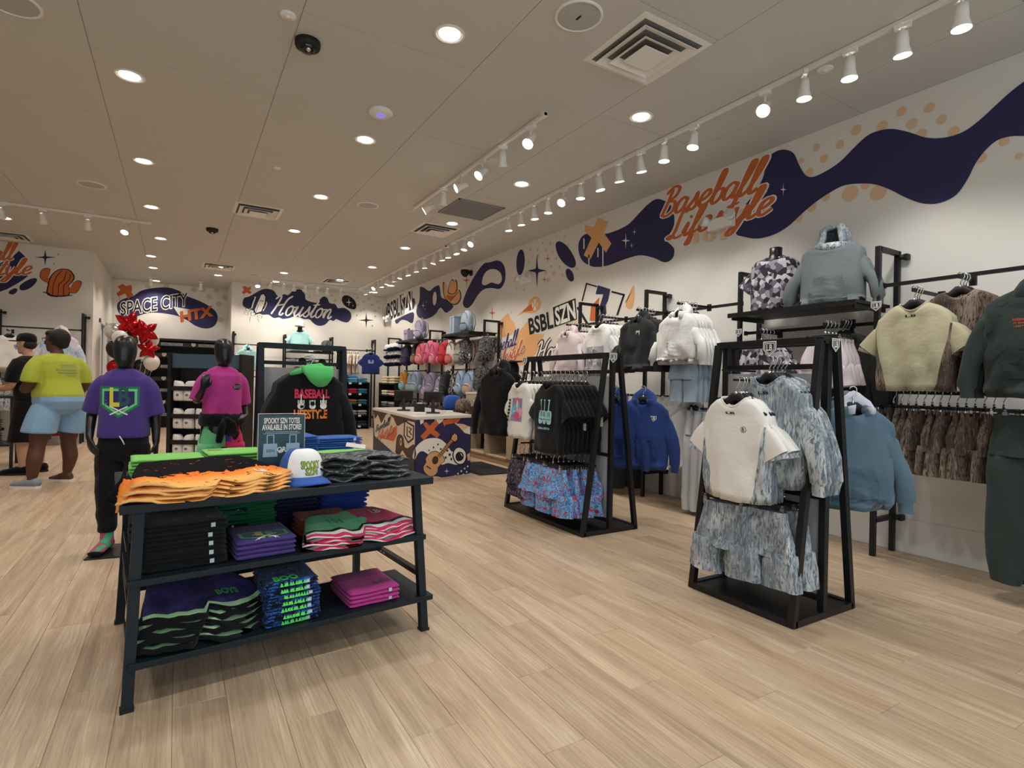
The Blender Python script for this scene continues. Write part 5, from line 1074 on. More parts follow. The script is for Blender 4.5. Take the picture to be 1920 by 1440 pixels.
o = stack('folded_t_shirt', 't-shirt', [GRN], 3, .50, .76, .77, .31, .24, .032, 'neon green folded tee in the stack left of the sign', 'neon green tees, middle stack', seed=6., toplabel='neon green folded tee with tiny red print topping the middle stack')
decal(o[-1], 'chest_print', [(*T2('SPOOKY', -.10, .04, .07, .03, .03), 0)], [RUST], axis='z', maxl=.02)
stack('folded_t_shirt', 't-shirt', [BLU], 7, .80, .74, .77, .17, .26, .024, 'royal blue folded tee in the tall stack right of the sign', 'royal blue tees, tall stack', seed=9.)
stack('folded_t_shirt', 't-shirt', [BLU], 6, 1.02, .78, .77, .30, .20, .024, 'royal blue folded tee in the low stack at the table back', 'royal blue tees, low stack', seed=12., sticker=.1)
stack('folded_t_shirt', 't-shirt', [GRN], 3, .96, .45, .77, .30, .20, .032, 'neon green folded tee under the dark camo shorts', 'neon green tees under the camo shorts', seed=15., amp=.008)
# fanned shorts: waist at the back, hems to the front
def flat_shorts(mats, w=.5, d=.36, waist=.55, th=.014, wave=.010, seed=1., trims=0, notch=.10, n=30, m=12, droop=0):
    """mats = body, stripe, edge; trims rows at the hem take the stripe materials"""
    mb = MB(); P = {}
    for s_ in (0, 1):
        for i in range(m+1):
            v = i/m
            for j in range(n+1):
                u = 2*j/n-1; hw = w/2*(waist+(1-waist)*v**.8); x = u*hw
                y = d/2-d*v*(1-.10*abs(u)**3)+notch*v**3*math.exp(-(u/.09)**2)-.02*v*math.cos(u*3)
                z = (th if s_ else 0)+(1 if s_ else .85)*wave*v*(noise.noise((x*9+seed, y*2, seed))+.25*noise.noise((x*22, seed, y*4)))*1.5+.004*noise.noise((x*12, y*12, seed+5))
                e = min(1, (1-abs(u))*7, v*8+.2, (1-v)*6+.25); z = z*1 if s_ == 0 else (z-th)+th*(.3+.7*e)
                z += droop*max(0, -u-.72)*1.0*v; P[s_, i, j] = V((x, y, max(z, 0) if not droop else z))
    ix = {}; vs_ = []
    for k_ in P: ix[k_] = len(vs_); vs_.append(P[k_])
    def face(a, b, c, d_, mi): mb.f.append((ix[a], ix[b], ix[c], ix[d_])); mb.m.append(mi)
    mb.v = [tuple(p_) for p_ in vs_]; nm = len(mats)
    for i in range(m):
        mi = 0 if i < m-trims else min(nm-1, i-(m-trims)+1)
        for j in range(n):
            mm = mi
            if mi == 0 and nm > 3: mm = 3 if j > n*.52 else 0
            face((1, i, j), (1, i+1, j), (1, i+1, j+1), (1, i, j+1), mm); face((0, i, j), (0, i, j+1), (0, i+1, j+1), (0, i+1, j), mm)
    for j in range(n):
        face((0, 0, j), (1, 0, j), (1, 0, j+1), (0, 0, j+1), 0); face((1, m, j), (0, m, j), (0, m, j+1), (1, m, j+1), min(nm-1, 1) if not trims else min(2, nm-1))
    for i in range(m):
        face((1, i, 0), (0, i, 0), (0, i+1, 0), (1, i+1, 0), 0); face((0, i, n), (1, i, n), (1, i+1, n), (0, i+1, n), 0)
    me = mb.mesh('shorts', mats, True); b = bmesh.new(); b.from_mesh(me); bmesh.ops.recalc_face_normals(b, faces=b.faces); b.to_mesh(me); b.free(); return me
def bat_mat():
    m = mat('black_to_orange_bat_print', '#e07a30', .95, spec=.1); N = NT(m); tc = N('TexCoord'); sp = N('SeparateXYZ', {0: tc.outputs['Object']})
    nz = N('TexNoise', {'Vector': tc.outputs['Object'], 'Scale': 20, 'Detail': 2.5, 'Distortion': .8}); n2 = N('TexNoise', {'Vector': N('Mapping', {'Vector': tc.outputs['Object'], 'Scale': (1, 2.2, 1)}).outputs[0], 'Scale': 17, 'Detail': 2.5, 'Distortion': 1.4})
    yy = N.math('MULTIPLY_ADD', N.math('SUBTRACT', nz.outputs[0], .5), .13, sp.outputs[1])
    grad = N.ramp(N.math('MULTIPLY_ADD', sp.outputs[1], 2.6, .5), [(.05, '#f0b66a'), (.25, '#ee8a3a'), (.5, '#e0602a')])
    c = N.mix(N.math('GREATER_THAN', yy, -.055), grad, '#121013'); c = N.mix(N.math('MULTIPLY', N.math('GREATER_THAN', n2.outputs[0], .66), N.math('LESS_THAN', sp.outputs[1], -.04)), c, '#17120f')
    c = N.mix(N.math('MULTIPLY', N.math('GREATER_THAN', n2.outputs[0], .69), N.math('GREATER_THAN', sp.outputs[1], -.06)), c, '#e0602a'); setcol(m, c); return m
BAT = bat_mat(); peachc = fab('#f0bc78', 'peach_lining')
bs = [flat_shorts([BAT, peachc], .64, .40, .62, .015, .016, s_, 0, .07, droop=0) for s_ in (2., 5.)]
for i in range(5):
    o = obj('shorts', bs[i % 2]); o.matrix_world = TM @ Matrix.Translation((.255+.006*i, .165+.010*i, .771+.0125*i+.0)) @ Matrix.Rotation(R(6+1.5*i), 4, 'Z') @ Matrix.Translation((0, -.2, 0)) @ Matrix.Rotation(R(1.9*i), 4, 'X') @ Matrix.Translation((0, .2, 0))
    tag(o, 'orange and black bat print shorts on top of the fanned pile' if i == 4 else 'orange bat print shorts lower in the fanned pile', 'shorts', None if i == 4 else 'orange bat print shorts under the top pair')
    if i == 4: decal(o, 'hem_patch', [(*T2('LB', .17, -.13, .05, .03, .04), 0)], [WHT], axis='z')
drp = MB(); rr_ = []
for i in range(9):
    t = i/8; rr_.append([V((-.30-.05*t+.012*sin(t*5+q*.9), -.12+.022*q-.02*t, .018-.10*t**1.5+.004*sin(q*2+t*4))) for q in range(8)])
drp.loft(rr_, False, False, False); dm = drp.build('hanging_hem', [BAT], bpy.data.objects['shorts'] if False else o, True); md_ = dm.modifiers.new('thick', 'SOLIDIFY'); md_.thickness = .01
# dark camo shorts heaped at the right front
cs_ = [flat_shorts([CAMO['dark'], fab('#202223')], .48, .30, .7, .016, .034, s_, 0, .05) for s_ in (7., 9., 13.)]
for i in range(5):
    o = obj('shorts', cs_[i % 3]); o.matrix_world = TM @ Matrix.Translation((.96+.012*(i % 2), .20+.015*i, .772+.022*i)) @ Matrix.Rotation(R(-4+3*i), 4, 'Z')
    tag(o, 'dark camo shorts crumpled on top of the pile beside the cap' if i == 4 else 'dark camo shorts lower in the crumpled pile beside the cap', 'shorts', None if i == 4 else 'dark camo shorts under the top pair')
cd = tag(MB().box((0, 0, 0), (.10, .05, .002)).build('hang_card', [fab('#c9c4bd'), ]), 'pale hang card lying on the dark camo shorts', 'tag'); cd.matrix_world = TM @ Matrix.Translation((1.0, .36, .905)) @ Matrix.Rotation(R(20), 4, 'X') @ Matrix.Rotation(R(-25), 4, 'Z')
# sign in a clear holder
teal = mat('teal_sign_paper', '#33545c', .5); SGX = (M['wprint'], mat('pale_blue_print', '#9db9c8', .7), teal)
sg_ = thing('sign_holder', 'clear sign holder with a teal poster of tote bags', 'sign', TP(.625, .37, .77), TA+R(-4))
MB().box((0, 0, .155), (.212, .004, .30)).build('poster', teal, sg_)
acr = mat('clear_acrylic', '#ffffff', .03, trans=1, spec=.05); acr.node_tree.nodes['Principled BSDF'].inputs['IOR'].default_value = 1.06
MB().box((0, -.0045, .157), (.216, .003, .306)).build('front_pane', acr, sg_); MB().box((0, 0, .003), (.22, .09, .005)).build('base', acr, sg_)
edge = MB(); [edge.box((s_*.108, -.001, .157), (.002, .008, .306)) for s_ in (-1, 1)]; edge.box((0, -.001, .311), (.218, .008, .002)); edge.build('rim', M['white'], sg_)
pr_ = MB()
def flatput(mb, sh, mi, dy):
    vv, ff = sh; mb.mi = mi; mb.add([(q[0], dy-(q[2] if len(q) > 2 else 0), q[1]) for q in vv], ff)
for s_, z_, w_, h_ in (('SPOOKY SZN TOTES', .277, .165, .026), ('AVAILABLE IN STORE!', .245, .18, .026)): flatput(pr_, T2(s_, 0, z_, w_, h_, .03), 0, -.0065)
flatput(pr_, RC(0, .222, .15, .003), 1, -.0065); flatput(pr_, RC(0, .214, .17, .003), 1, -.0065)
for s_ in (-1, 1):
    flatput(pr_, PG([(s_*.052-.034, .10), (s_*.052+.034, .10), (s_*.052+.031, .165), (s_*.052-.031, .165)]), 1, -.0065)
    for e in (-1, 1): flatput(pr_, RC(s_*.052+e*.015, .185, .005, .042), 1, -.0065)
    flatput(pr_, RC(s_*.052, .206, .034, .005), 1, -.0065); flatput(pr_, T2('SZN', s_*.052, .13, .035, .012, .02), 2, -.007)
flatput(pr_, S2('o', 0, .135, .03, .03, .1), 0, -.0072); flatput(pr_, T2('OR', 0, .135, .04, .024, .03), 0, -.0075)
pr_.build('print', SGX, sg_, label='white sale lettering and tote bags')
# trucker cap
def cap_thing(loc, rz, label, mc, mf, mbm, text=None, sc_=1., tm=None, group=None):
    t = thing('baseball_cap', label, 'cap', loc, rz, group); mb = MB(); n = 28; R_ = []
    for i in range(11):
        a = pi/2*i/10; r = cos(a)**.62; z = .022+.115*sin(a)**.9
        R_.append([(r*.088*cos(2*pi*j/n)*sc_, (r*.098*sin(2*pi*j/n)+.004*sin(a))*sc_, (z+(.012*max(0, -sin(2*pi*j/n))*sin(a*2)))*sc_) for j in range(n)])
    mb.loft([[(x*.985, y*.985, z-.03*sc_) for x, y, z in R_[0]]]+R_[:-1], True, False, True)
    for fi in range(len(mb.f)-1):
        a = 2*pi*((fi % n)+.5)/n
        if sin(a) < -.42 and fi >= n: mb.m[fi] = 1
    cr_ = mb.build('crown', [mc, mf], t, True)
    br = MB(); R_ = []
    for q in range(6):
        u = q/5; R_.append([((.083+.012*u)*cos(a)*sc_, (-.0-.085*u*abs(sin(a))**.7-.094*abs(sin(a)))*sc_*1.0, (.022-.012*u-.020*u*cos(a)**2*1.0+.004*(1-u))*sc_) for a in [pi+pi*j/20 for j in range(21)]])
    br.loft(R_, False, False, False); b_ = br.build('brim', mbm, t, True); md = b_.modifiers.new('thick', 'SOLIDIFY'); md.thickness = .004*sc_
    MB().lathe([(.007*sc_, .133*sc_), (.006*sc_, .139*sc_), (0, .141*sc_)], 10, cap=False).build('button', mc, t, True)
    if text: decal(cr_, 'front_print', text, tm, off=.002, maxl=.015)
    return t
lime = mat('lime_print', '#a9c23a', .7)
cap_thing(TP(.675, .20, .77), TA+R(8), 'white and blue trucker cap with green lettering on the table front', BLU, fab('#eef0f0', 'white_foam'), BLU, [(*T2('SPOOKY', 0, .088, .085, .032, .05), 0), (*T2('SZN', .002, .058, .055, .03, .05), 0), (*T2('SPOOKY', 0, .088, .083, .030, .015), 1), (*T2('SZN', .002, .058, .053, .028, .015), 1)], 1.12, [M['bprint'], lime])
# middle front shelf (top at .48)
Z2 = .481
o = stack('folded_hoodie', 'hoodie', [blk], 5, .19, .20, Z2, .30, .30, .036, 'black folded hoodie in the left stack on the middle shelf', 'black hoodies on the middle shelf', seed=21., sticker=.09, toplabel='black folded hoodie topping the left stack on the middle shelf')
decal(o[-1], 'chest_print', [(*T2('SZN', .10, -.09, .05, .02, .03), 0)], [fab('#6f8f8a')], axis='z')
stack('folded_hoodie', 'hoodie', [blk], 2, .17, .66, Z2, .30, .34, .055, 'black folded hoodie on the rear middle shelf at left', 'black hoodies on the rear shelf', seed=24.)
stack('folded_t_shirt', 't-shirt', [CAMO['blackpoly']], 3, .43, .66, Z2, .16, .30, .05, 'black and white dotted garment folded behind the black hoodies', 'dotted garments on the rear shelf', seed=26., amp=.01)
stack('folded_sweatpants', 'pants', [DGN], 6, .50, .63, Z2, .28, .26, .030, 'dark green folded sweatpants in the wavy stack behind the purple tee', 'dark green sweatpants stack', seed=28., amp=.008, sticker=None)
o = stack('folded_t_shirt', 't-shirt', [PUR], 2, .485, .17, Z2, .24, .28, .042, 'purple folded tee under the one with the green plate logo', None, seed=31., toplabel='purple folded tee with green plate logo on the middle shelf')
gl_ = fab('#5fae74'); yl_ = fab('#d3c34a'); sl_c = fab('#3e5f5c')
decal(o[-1], 'logo_print', [(*PG([(-.10, -.02), (.10, -.02), (.10, -.10), (0, -.14), (-.10, -.10)]), 0), (*PG([(-.085, -.03), (.085, -.03), (.085, -.095), (0, -.125), (-.085, -.095)]), 3), (*RC(-.02, -.06, .03, .06), 1), (*RC(.02, -.07, .03, .05), 0), (*RC(0, -.11, .12, .008, .6), 2), (*RC(0, -.11, .12, .008, -.6), 2)], [gl_, yl_, WHT, sl_c], axis='z')
stack('folded_t_shirt', 't-shirt', [NAVY], 4, .76, .68, Z2, .22, .26, .040, 'navy folded tee in the rear middle stack', 'navy tees on the rear shelf', seed=34.)
stack('folded_hoodie', 'hoodie', [fab('#1c3f96')], 4, 1.02, .68, Z2, .26, .30, .05, 'deep blue folded hoodie on the rear shelf at right', 'deep blue hoodies on the rear shelf', seed=36.)
stack('folded_t_shirt', 't-shirt', [RUST], 2, .82, .36, Z2, .24, .16, .045, 'rust orange folded garment behind the green and pink shorts', 'rust garments behind the shorts', seed=38., amp=.01)
tg = fab('#6fc68c', 'mint_green_mesh'); tp_ = fab('#d23a68', 'hot_pink_mesh'); bk_ = fab('#0f0f12'); 
ms = [flat_shorts([tg, bk_, WHT, tp_], .60, .32, .6, .014, .022, s_, 3, .08) for s_ in (15., 18.)]
for i in range(4):
    o = obj('shorts', ms[i % 2]); o.matrix_world = TM @ Matrix.Translation((.925+.004*i, .150+.010*i, Z2+.001+.0145*i)) @ Matrix.Rotation(R(2+2*i), 4, 'Z') @ Matrix.Translation((0, -.16, 0)) @ Matrix.Rotation(R(2.4*i), 4, 'X') @ Matrix.Translation((0, .16, 0))
    tag(o, 'green and pink shorts with striped hems topping the fan' if i == 3 else 'green and pink striped-hem shorts lower in the fan', 'shorts', None if i == 3 else 'green and pink shorts under the top pair')
    if i == 3:
        decal(o, 'print', [(*T2('101', -.10, .02, .07, .05, .02), 1), (*T2('LB', .14, .06, .05, .05, .03), 0), (*DC(.02, -.03, .02, .03), 2)], [WHT, fab('#2f8f5f'), tg], axis='z')
# rear lower shelf
stack('folded_t_shirt', 't-shirt', [MAG], 2, .74, .66, .311, .26, .22, .04, 'magenta folded tee on the rear lower shelf', 'magenta tees on the rear shelf', seed=41.)
stack('folded_t_shirt', 't-shirt', [BLU], 3, 1.04, .68, .311, .24, .24, .034, 'royal blue folded tee on the rear lower shelf', 'royal blue tees on the rear shelf', seed=43.)
# bottom front shelf (top at .175)
Z1 = .176; lg = fab('#b9e8b0', 'pale_green_trim')
ms = [flat_shorts([CAMO['purp'], lg, bk_], .50, .34, .62, .016, .03, s_, 2, .09) for s_ in (21., 24.)]
for i in range(5):
    o = obj('shorts', ms[i % 2]); o.matrix_world = TM @ Matrix.Translation((.235+.008*i, .165+.016*i, Z1+.001+.021*i)) @ Matrix.Rotation(R(4+2*i), 4, 'Z') @ Matrix.Translation((0, -.17, 0)) @ Matrix.Rotation(R(3.6*i), 4, 'X') @ Matrix.Translation((0, .17, 0))
    tag(o, 'purple tie-dye shorts with pale green trim topping the bottom shelf fan' if i == 4 else 'purple tie-dye shorts with pale green trim lower in the bottom fan', 'shorts', None if i == 4 else 'purple tie-dye shorts under the top pair')
    if i == 4: decal(o, 'print', [(*T2('BOYS', .09, -.04, .09, .04, .04), 0)], [fab('#3fae62')], axis='z')
stack('folded_t_shirt', 't-shirt', [NAVY], 3, .50, .34, Z1, .20, .16, .036, 'navy folded tee behind the green print stack', 'navy tees on the bottom shelf', seed=46.)
o = stack('folded_t_shirt', 't-shirt', [CAMO['greenskull']], 7, .60, .14, Z1, .225, .26, .0275, 'navy tee with neon green print in the bottom shelf stack', 'neon print tees on the bottom shelf', seed=48., sticker=.065, amp=.005)
ng = mat('neon_green_print', '#5ff06a', .7)
for i, q in enumerate(o):
    mb = MB()
    for j in range(9):
        x_ = -.045+.012*j+rng.uniform(-.003, .003); mb.add([(x_-.007, -.1315, .004+rng.uniform(0, .004)), (x_+.007, -.1318, .004), (x_+rng.uniform(-.004, .008), -.1325, .0235)], [(0, 1, 2)]); mb.box((x_, -.1305, .012), (.006, .003, .012))
    mb.build('front_print', ng, q, label='neon green print')
decal(o[-1], 'top_print', [(*T2('BOO', -.02, -.09, .10, .05, .04), 0)], [ng], axis='z')
stack('folded_t_shirt', 't-shirt', [RUST], 2, .43, .40, Z1, .12, .12, .03, 'rust folded garment behind the purple tie-dye shorts', 'rust garments on the bottom shelf', seed=50.)
o = stack('folded_t_shirt', 't-shirt', [MAG], 2, .99, .17, Z1, .25, .30, .036, 'magenta folded tee under the printed one on the bottom shelf', None, seed=52., sticker=.075, toplabel='magenta folded tee with dark chest lettering on the bottom shelf')
decal(o[-1], 'chest_print', [(*T2('BOYS', .07, -.06, .08, .03, .05), 0), (*T2('BOYS', .07, -.06, .078, .028, .01), 1)], [M['bprint'], fab('#8b8f92')], axis='z')
# ------------------------------------------------------------------ figures
def remeshed(mb, name, m, parent=None, vox=.008, smooth=6, label=None):
    me = mb.mesh(name, m); b = bmesh.new(); b.from_mesh(me); bmesh.ops.recalc_face_normals(b, faces=b.faces); b.to_mesh(me); b.free()
    o = link(bpy.data.objects.new('tmp', me)); r = o.modifiers.new('r', 'REMESH'); r.mode = 'VOXEL'; r.voxel_size = vox; r.use_smooth_shade = True
    s_ = o.modifiers.new('s', 'SMOOTH'); s_.iterations = smooth; s_.factor = .5
    bpy.context.view_layer.update(); nm = bpy.data.meshes.new_from_object(o.evaluated_get(bpy.context.evaluated_depsgraph_get())); bpy.data.objects.remove(o)
    nm.name = name; nm.materials.clear(); nm.materials.append(m); nm.polygons.foreach_set('use_smooth', [True]*len(nm.polygons))
    return obj(name, nm, parent, label)
def ell(mb, c, r, n=14, k=9):
    R_ = []
    for i in range(1, k):
        a = -pi/2+pi*i/k; R_.append([(c[0]+r[0]*cos(a)*cos(2*pi*j/n), c[1]+r[1]*cos(a)*sin(2*pi*j/n), c[2]+r[2]*sin(a)) for j in range(n)])
    mb.loft(R_)
def hand(mb, wrist, d, palm_n, s=1.0, curl=.5):
    """palm and five fingers from the wrist along d; palm_n = direction the palm faces"""
    d = V(d).normalized(); pn = V(palm_n); pn = (pn-d*pn.dot(d)).normalized(); sd = d.cross(pn); w = V(wrist)
    mb.loft([[w+d*(t*s)+sd*(a*cos(2*pi*j/10)*s)+pn*(b*sin(2*pi*j/10)*s) for j in range(10)] for t, a, b in ((-.01, .024, .02), (.02, .030, .018), (.055, .039, .016), (.085, .040, .013), (.094, .034, .010))])
    for i, L in enumerate((.068, .076, .070, .056)):
        b = w+d*(.082*s)+sd*((-.029+.0195*i)*s); c1 = curl*(.55+.12*i); q = b; a = .15; pts = [b-d*.015*s, b]
        for f in (.46, .31, .23):
            a += c1; q = q+(d*cos(a)+pn*sin(a))*(L*f*s); pts.append(q)
        mb.tube(pts, [.0095*s, .0095*s, .009*s, .0082*s, .0062*s], 8)
    b = w+d*.022*s-sd*.026*s; mb.tube([b, b-sd*.024*s+d*.022*s+pn*.008*s, b-sd*.030*s+d*.05*s+pn*.018*s, b-sd*.026*s+d*.072*s+pn*.028*s], [.013*s, .0115*s, .01*s, .007*s], 8)
def limb(mb, pts, rs, n=12): mb.tube(cr_spline(pts, 4, False), [rs[min(len(rs)-1, int(i/4))]+((rs[min(len(rs)-1, int(i/4)+1)]-rs[min(len(rs)-1, int(i/4))])*(i % 4)/4) for i in range((len(pts)-1)*4+1)], n)
def foot(mb, ankle, d, s=1.0):
    a = V(ankle); d = V(d).normalized(); sd = d.cross(V((0, 0, 1)))
    mb.loft([[V((a.x, a.y, 0))+d*(t*s)+sd*(w_*cos(2*pi*j/12)*s)+V((0, 0, h_*s*.5+h_*s*.5*sin(2*pi*j/12))) for j in range(12)] for t, w_, h_ in ((-.06, .024, .05), (-.045, .034, .075), (0, .036, .09), (.06, .040, .07), (.12, .045, .045), (.165, .042, .032), (.19, .028, .022))])
def mannequin(label, loc, rz, sc_, arms, name='mannequin'):
    t = thing(name, label, 'mannequin', loc, rz); t.scale = (sc_,)*3; mb = MB(); Z0 = .012
    mb.loft([[(a*sgp(cos(2*pi*j/22), .92), y0+b*sgp(sin(2*pi*j/22), .92), z) for j in range(22)] for a, b, z, y0 in ((.10, .08, .66, 0), (.135, .10, .70, 0), (.14, .105, .76, .005), (.125, .095, .83, 0), (.118, .088, .92, -.005), (.125, .095, 1.02, -.005), (.135, .10, 1.10, 0), (.135, .09, 1.17, .0), (.115, .07, 1.225, .0), (.07, .05, 1.255, .0), (.047, .047, 1.275, -.002))])
    mb.tube([(0, 0, 1.24), (0, -.008, 1.30), (0, -.014, 1.345)], [.05, .044, .05], 14)
    mb.loft([[(a*cos(2*pi*j/20), y0+b*sin(2*pi*j/20), z) for j in range(20)] for a, b, y0, z in ((.02, .028, -.062, 1.300), (.042, .05, -.045, 1.312), (.060, .078, -.025, 1.345), (.070, .09, -.015, 1.395), (.073, .094, -.010, 1.44), (.068, .088, -.006, 1.485), (.05, .066, -.002, 1.518), (.02, .03, 0, 1.532))])
    for s_, (el, wr, hd_, pn, cu) in zip((-1, 1), arms):
        limb(mb, [(s_*.115, 0, 1.195), (s_*.148, 0, 1.17), el, wr], [.045, .047, .036, .024]); hand(mb, wr, hd_, pn, .92, cu)
        limb(mb, [(s_*.078, 0, .72), (s_*.082, -.005, .58), (s_*.085, -.012, .40), (s_*.09, .008, .24), (s_*.092, .012, .08)], [.08, .072, .05, .05, .034]); foot(mb, (s_*.092, .012, 0), (s_*.18, -1, 0), .95)
    for v_ in range(len(mb.v)): mb.v[v_] = (mb.v[v_][0], mb.v[v_][1], mb.v[v_][2]+Z0)
    remeshed(mb, 'body', M['mannequin'], t, .0085, 5)
    MB().box((0, -.03, .005), (.34, .36, .010)).build('base_plate', M['black'], t, bevel=.003); MB().tube([(0, .06, .01), (0, .05, .40)], .012, 8).build('support_rod', M['chrome'], t, True)
    return t
def dress(t, me, name, z, y=0, label=None): o = obj(name, me, t, label); o.location = (0, y, z); return o
# purple tee mannequin
m1 = mannequin('black egg-head mannequin in purple tee and black joggers', (-.335, 4.86, 0), R(-8), 1.0,
    (((-.20, .045, .985), (-.185, -.075, .80), (.35, -.45, -.8), (.6, .6, 0), .35), ((.185, .03, .96), (.205, -.04, .755), (.05, -.25, -1), (-1, .1, 0), .25)))
def fitted_tee(t, m, arms, z0, seed, label, wide=1.0):
    mb = MB(); rows = [(.058, .055, 1.292), (.075, .062, 1.282), (.115, .082, 1.262), (.142, .112, 1.21), (.147, .122, 1.13), (.146, .120, 1.02), (.150, .122, .93), (.158, .128, z0+.03), (.157, .127, z0)]
    mb.loft([[(a*sgp(cos(2*pi*j/26), .85)*wide+.004*noise.noise((j*.7, z*9, seed)), b*sgp(sin(2*pi*j/26), .8)*wide+.016*noise.noise((cos(2*pi*j/26)*2.2, z*5, seed+(2 if j > 13 else 0))), z+.012) for j in range(26)] for a, b, z in rows])
    for s_, (el, *_r) in zip((-1, 1), arms):
        e = V(el); sh = V((s_*.146, 0, 1.175)); d = (e-sh).normalized(); L = (e-sh).length
        limb(mb, [V((s_*.10, 0, 1.222)), sh+d*.02, sh+d*L*.55, sh+d*L*.95], [.056, .062, .066, .069], 14)
    mb.v = [(a, b, c+.012 if False else c) for a, b, c in mb.v]
    return remeshed(mb, 't_shirt', m, t, .0085, 3, label=label)
A1 = (((-.20, .045, .985),), ((.185, .03, .96),)); A2 = (((-.195, .01, 1.0),), ((.19, .05, .97),))
o = fitted_tee(m1, PUR, A1, .80, 3., 'purple tee with green plate logo')
sl2 = fab('#35575a'); lgn = fab('#6fd08c'); ylw = fab('#d9d24c')
decal(o, 'logo_print', [(*PG([(-0.125, 1.176), (0.11, 1.176), (0.11, 1.041), (-0.008, 0.954), (-0.125, 1.041)]), 0), (*PG([(-0.112, 1.16), (0.097, 1.16), (0.097, 1.051), (-0.008, 0.974), (-0.112, 1.051)]), 1), (*PG([(-0.098, 1.144), (0.083, 1.144), (0.083, 1.058), (-0.008, 0.993), (-0.098, 1.058)]), 4), (*T2('B', .022, 1.109, .06, .13, .03), 3), (*T2('L', -.035, 1.102, .05, .12, .04), 2), (*RC(-.008, 1.008, .12, .009, .5), 5), (*RC(-.008, 1.008, .12, .009, -.5), 5)], [fab('#2f7a55'), lgn, ylw, sl2, fab('#3a2f68'), WHT], label='green home plate logo')
mb = MB(); mb.loft([[(a*sgp(cos(2*pi*j/22), .92), b*sgp(sin(2*pi*j/22), .92), z) for j in range(22)] for a, b, z in ((.125, .10, .90), (.132, .105, .88), (.150, .115, .80), (.156, .118, .73), (.13, .10, .66), (.09, .08, .64))])
for s_ in (-1, 1): limb(mb, [(s_*.078, 0, .74), (s_*.083, -.005, .60), (s_*.088, -.012, .42), (s_*.092, .008, .26), (s_*.093, .012, .145), (s_*.093, .012, .12)], [.088, .088, .076, .066, .058, .046])
for v_ in range(len(mb.v)):
    q = V(mb.v[v_]); q += V((noise.noise(q*14), noise.noise(q*14+V((5, 0, 0))), 0))*.012; mb.v[v_] = tuple(q)
mb.v = [(x, y, z+.012) for x, y, z in mb.v]; o = remeshed(mb, 'joggers', blk, m1, .0085, 3)
decal(o, 'thigh_print', [(*RC(.10, .62, .022, .02), 0), (*RC(.088, .60, .012, .014), 1), (*RC(.102, .60, .012, .014), 1), (*RC(.116, .60, .012, .014), 1)], [MAG, WHT], label='pink and white thigh print')
dc_ = MB().tube([(.0, -.125, .83), (.02, -.135, .80), (.03, -.128, .77)], .004, 6); dc_.build('drawstring', WHT, o, True)
skm = pattern('pink_green_sock', [(0, '#c0566a'), (.5, '#c0566a'), (.51, '#4fae86')], 16, 1, .3)
for s_ in (-1, 1):
    mb = MB(); limb(mb, [(s_*.092, .012, .17), (s_*.092, .012, .10), (s_*.092, .012, .06)], [.043, .042, .045]); foot(mb, (s_*.092, .012, 0), (s_*.18, -1, 0), 1.03); mb.v = [(a, b, c+.012) for a, b, c in mb.v]
    so = remeshed(mb, 'sock', skm, m1, .008, 4, label='pink and green sock'); mb = MB(); d_ = V((s_*.18, -1, 0)).normalized(); mb.loft([[V((s_*.092, .012, .016+(.028*.5+.5*.028*sin(2*pi*j/12)) ))+d_*t_+d_.cross(V((0, 0, 1)))*(w_*cos(2*pi*j/12)) for j in range(12)] for t_, w_ in ((.14, .046), (.18, .043), (.20, .028))]); mb.build('toe', blk, so, True)
# magenta tee mannequin
pm = oz(425, 640, 1.6)
m2 = mannequin('black egg-head mannequin in magenta tee with a jacket tied at the waist', (.335, 5.62, 0), R(14), 1.04,
    (((-.195, .01, 1.0), (-.19, -.13, 1.10), (.15, -.25, 1), (.2, .9, .2), .5), ((.19, .05, .97), (.17, -.08, .86), (-.6, -.5, -.4), (-.3, .9, -.2), .4)), 'mannequin')
o = fitted_tee(m2, MAG, A2, .86, 8., 'magenta tee'); decal(o, 'chest_print', [(*DC(.085, 1.13, .04, .026), 0), (*T2('BOYS', .085, 1.13, .06, .026, .03), 1)], [M['bprint'], fab('#8b8f92')], label='dark chest lettering')
mb = MB(); mb.loft([[((.150+r_)*sgp(cos(2*pi*j/24), .9), (.118+r_)*sgp(sin(2*pi*j/24), .9), z+.012*noise.noise((cos(2*pi*j/24)*2, sin(2*pi*j/24)*2, z*20))) for j in range(24)] for z, r_ in ((.79, .0), (.80, .02), (.83, .03), (.87, .026), (.90, .016), (.905, .0))], True, False, False)
mb.tube([(-.02, -.155, .855), (-.05, -.168, .80), (-.06, -.165, .74), (-.066, -.152, .68), (-.068, -.15, .66)], [(.022, .018), (.03, .018), (.03, .016), (.028, .016), (.02, .012)], 10, up=(0, 1, 0)); mb.tube([(.0, -.158, .85), (.03, -.17, .82), (.055, -.165, .79)], [(.02, .018), (.028, .018), (.02, .012)], 10, up=(0, 1, 0)); ell(mb, (-.01, -.155, .85), (.036, .025, .026))
mb.loft([[(.15*cos(a)*k_, .12*sin(a)*k_, z) for a in [pi*j/12 for j in range(13)]] for k_, z in ((1.02, .86), (1.1, .74), (1.12, .62))], False, False, False)
mb.build('tied_jacket', blk, m2, True, fix=True)
sh2 = pants('shorts', [tg, tp_, fab('#4a3a9a'), bk_, WHT], w=.17, L=.33, depth=.115, inseam=.12, leg=.115, cuff=.115, waist=.14, seed=84., fold=.02, gap=.012)
zmin = -.33
for p_ in sh2.polygons:
    c = p_.center
    p_.material_index = 3 if c.z < zmin+.018 else 4 if c.z < zmin+.034 else 3 if c.z < zmin+.05 else (0 if c.x < -.02 else 2 if c.x < .05 and c.z > -.16 else 1)
o = dress(m2, sh2, 'shorts', .825, label='green, pink and purple shorts with striped hems')
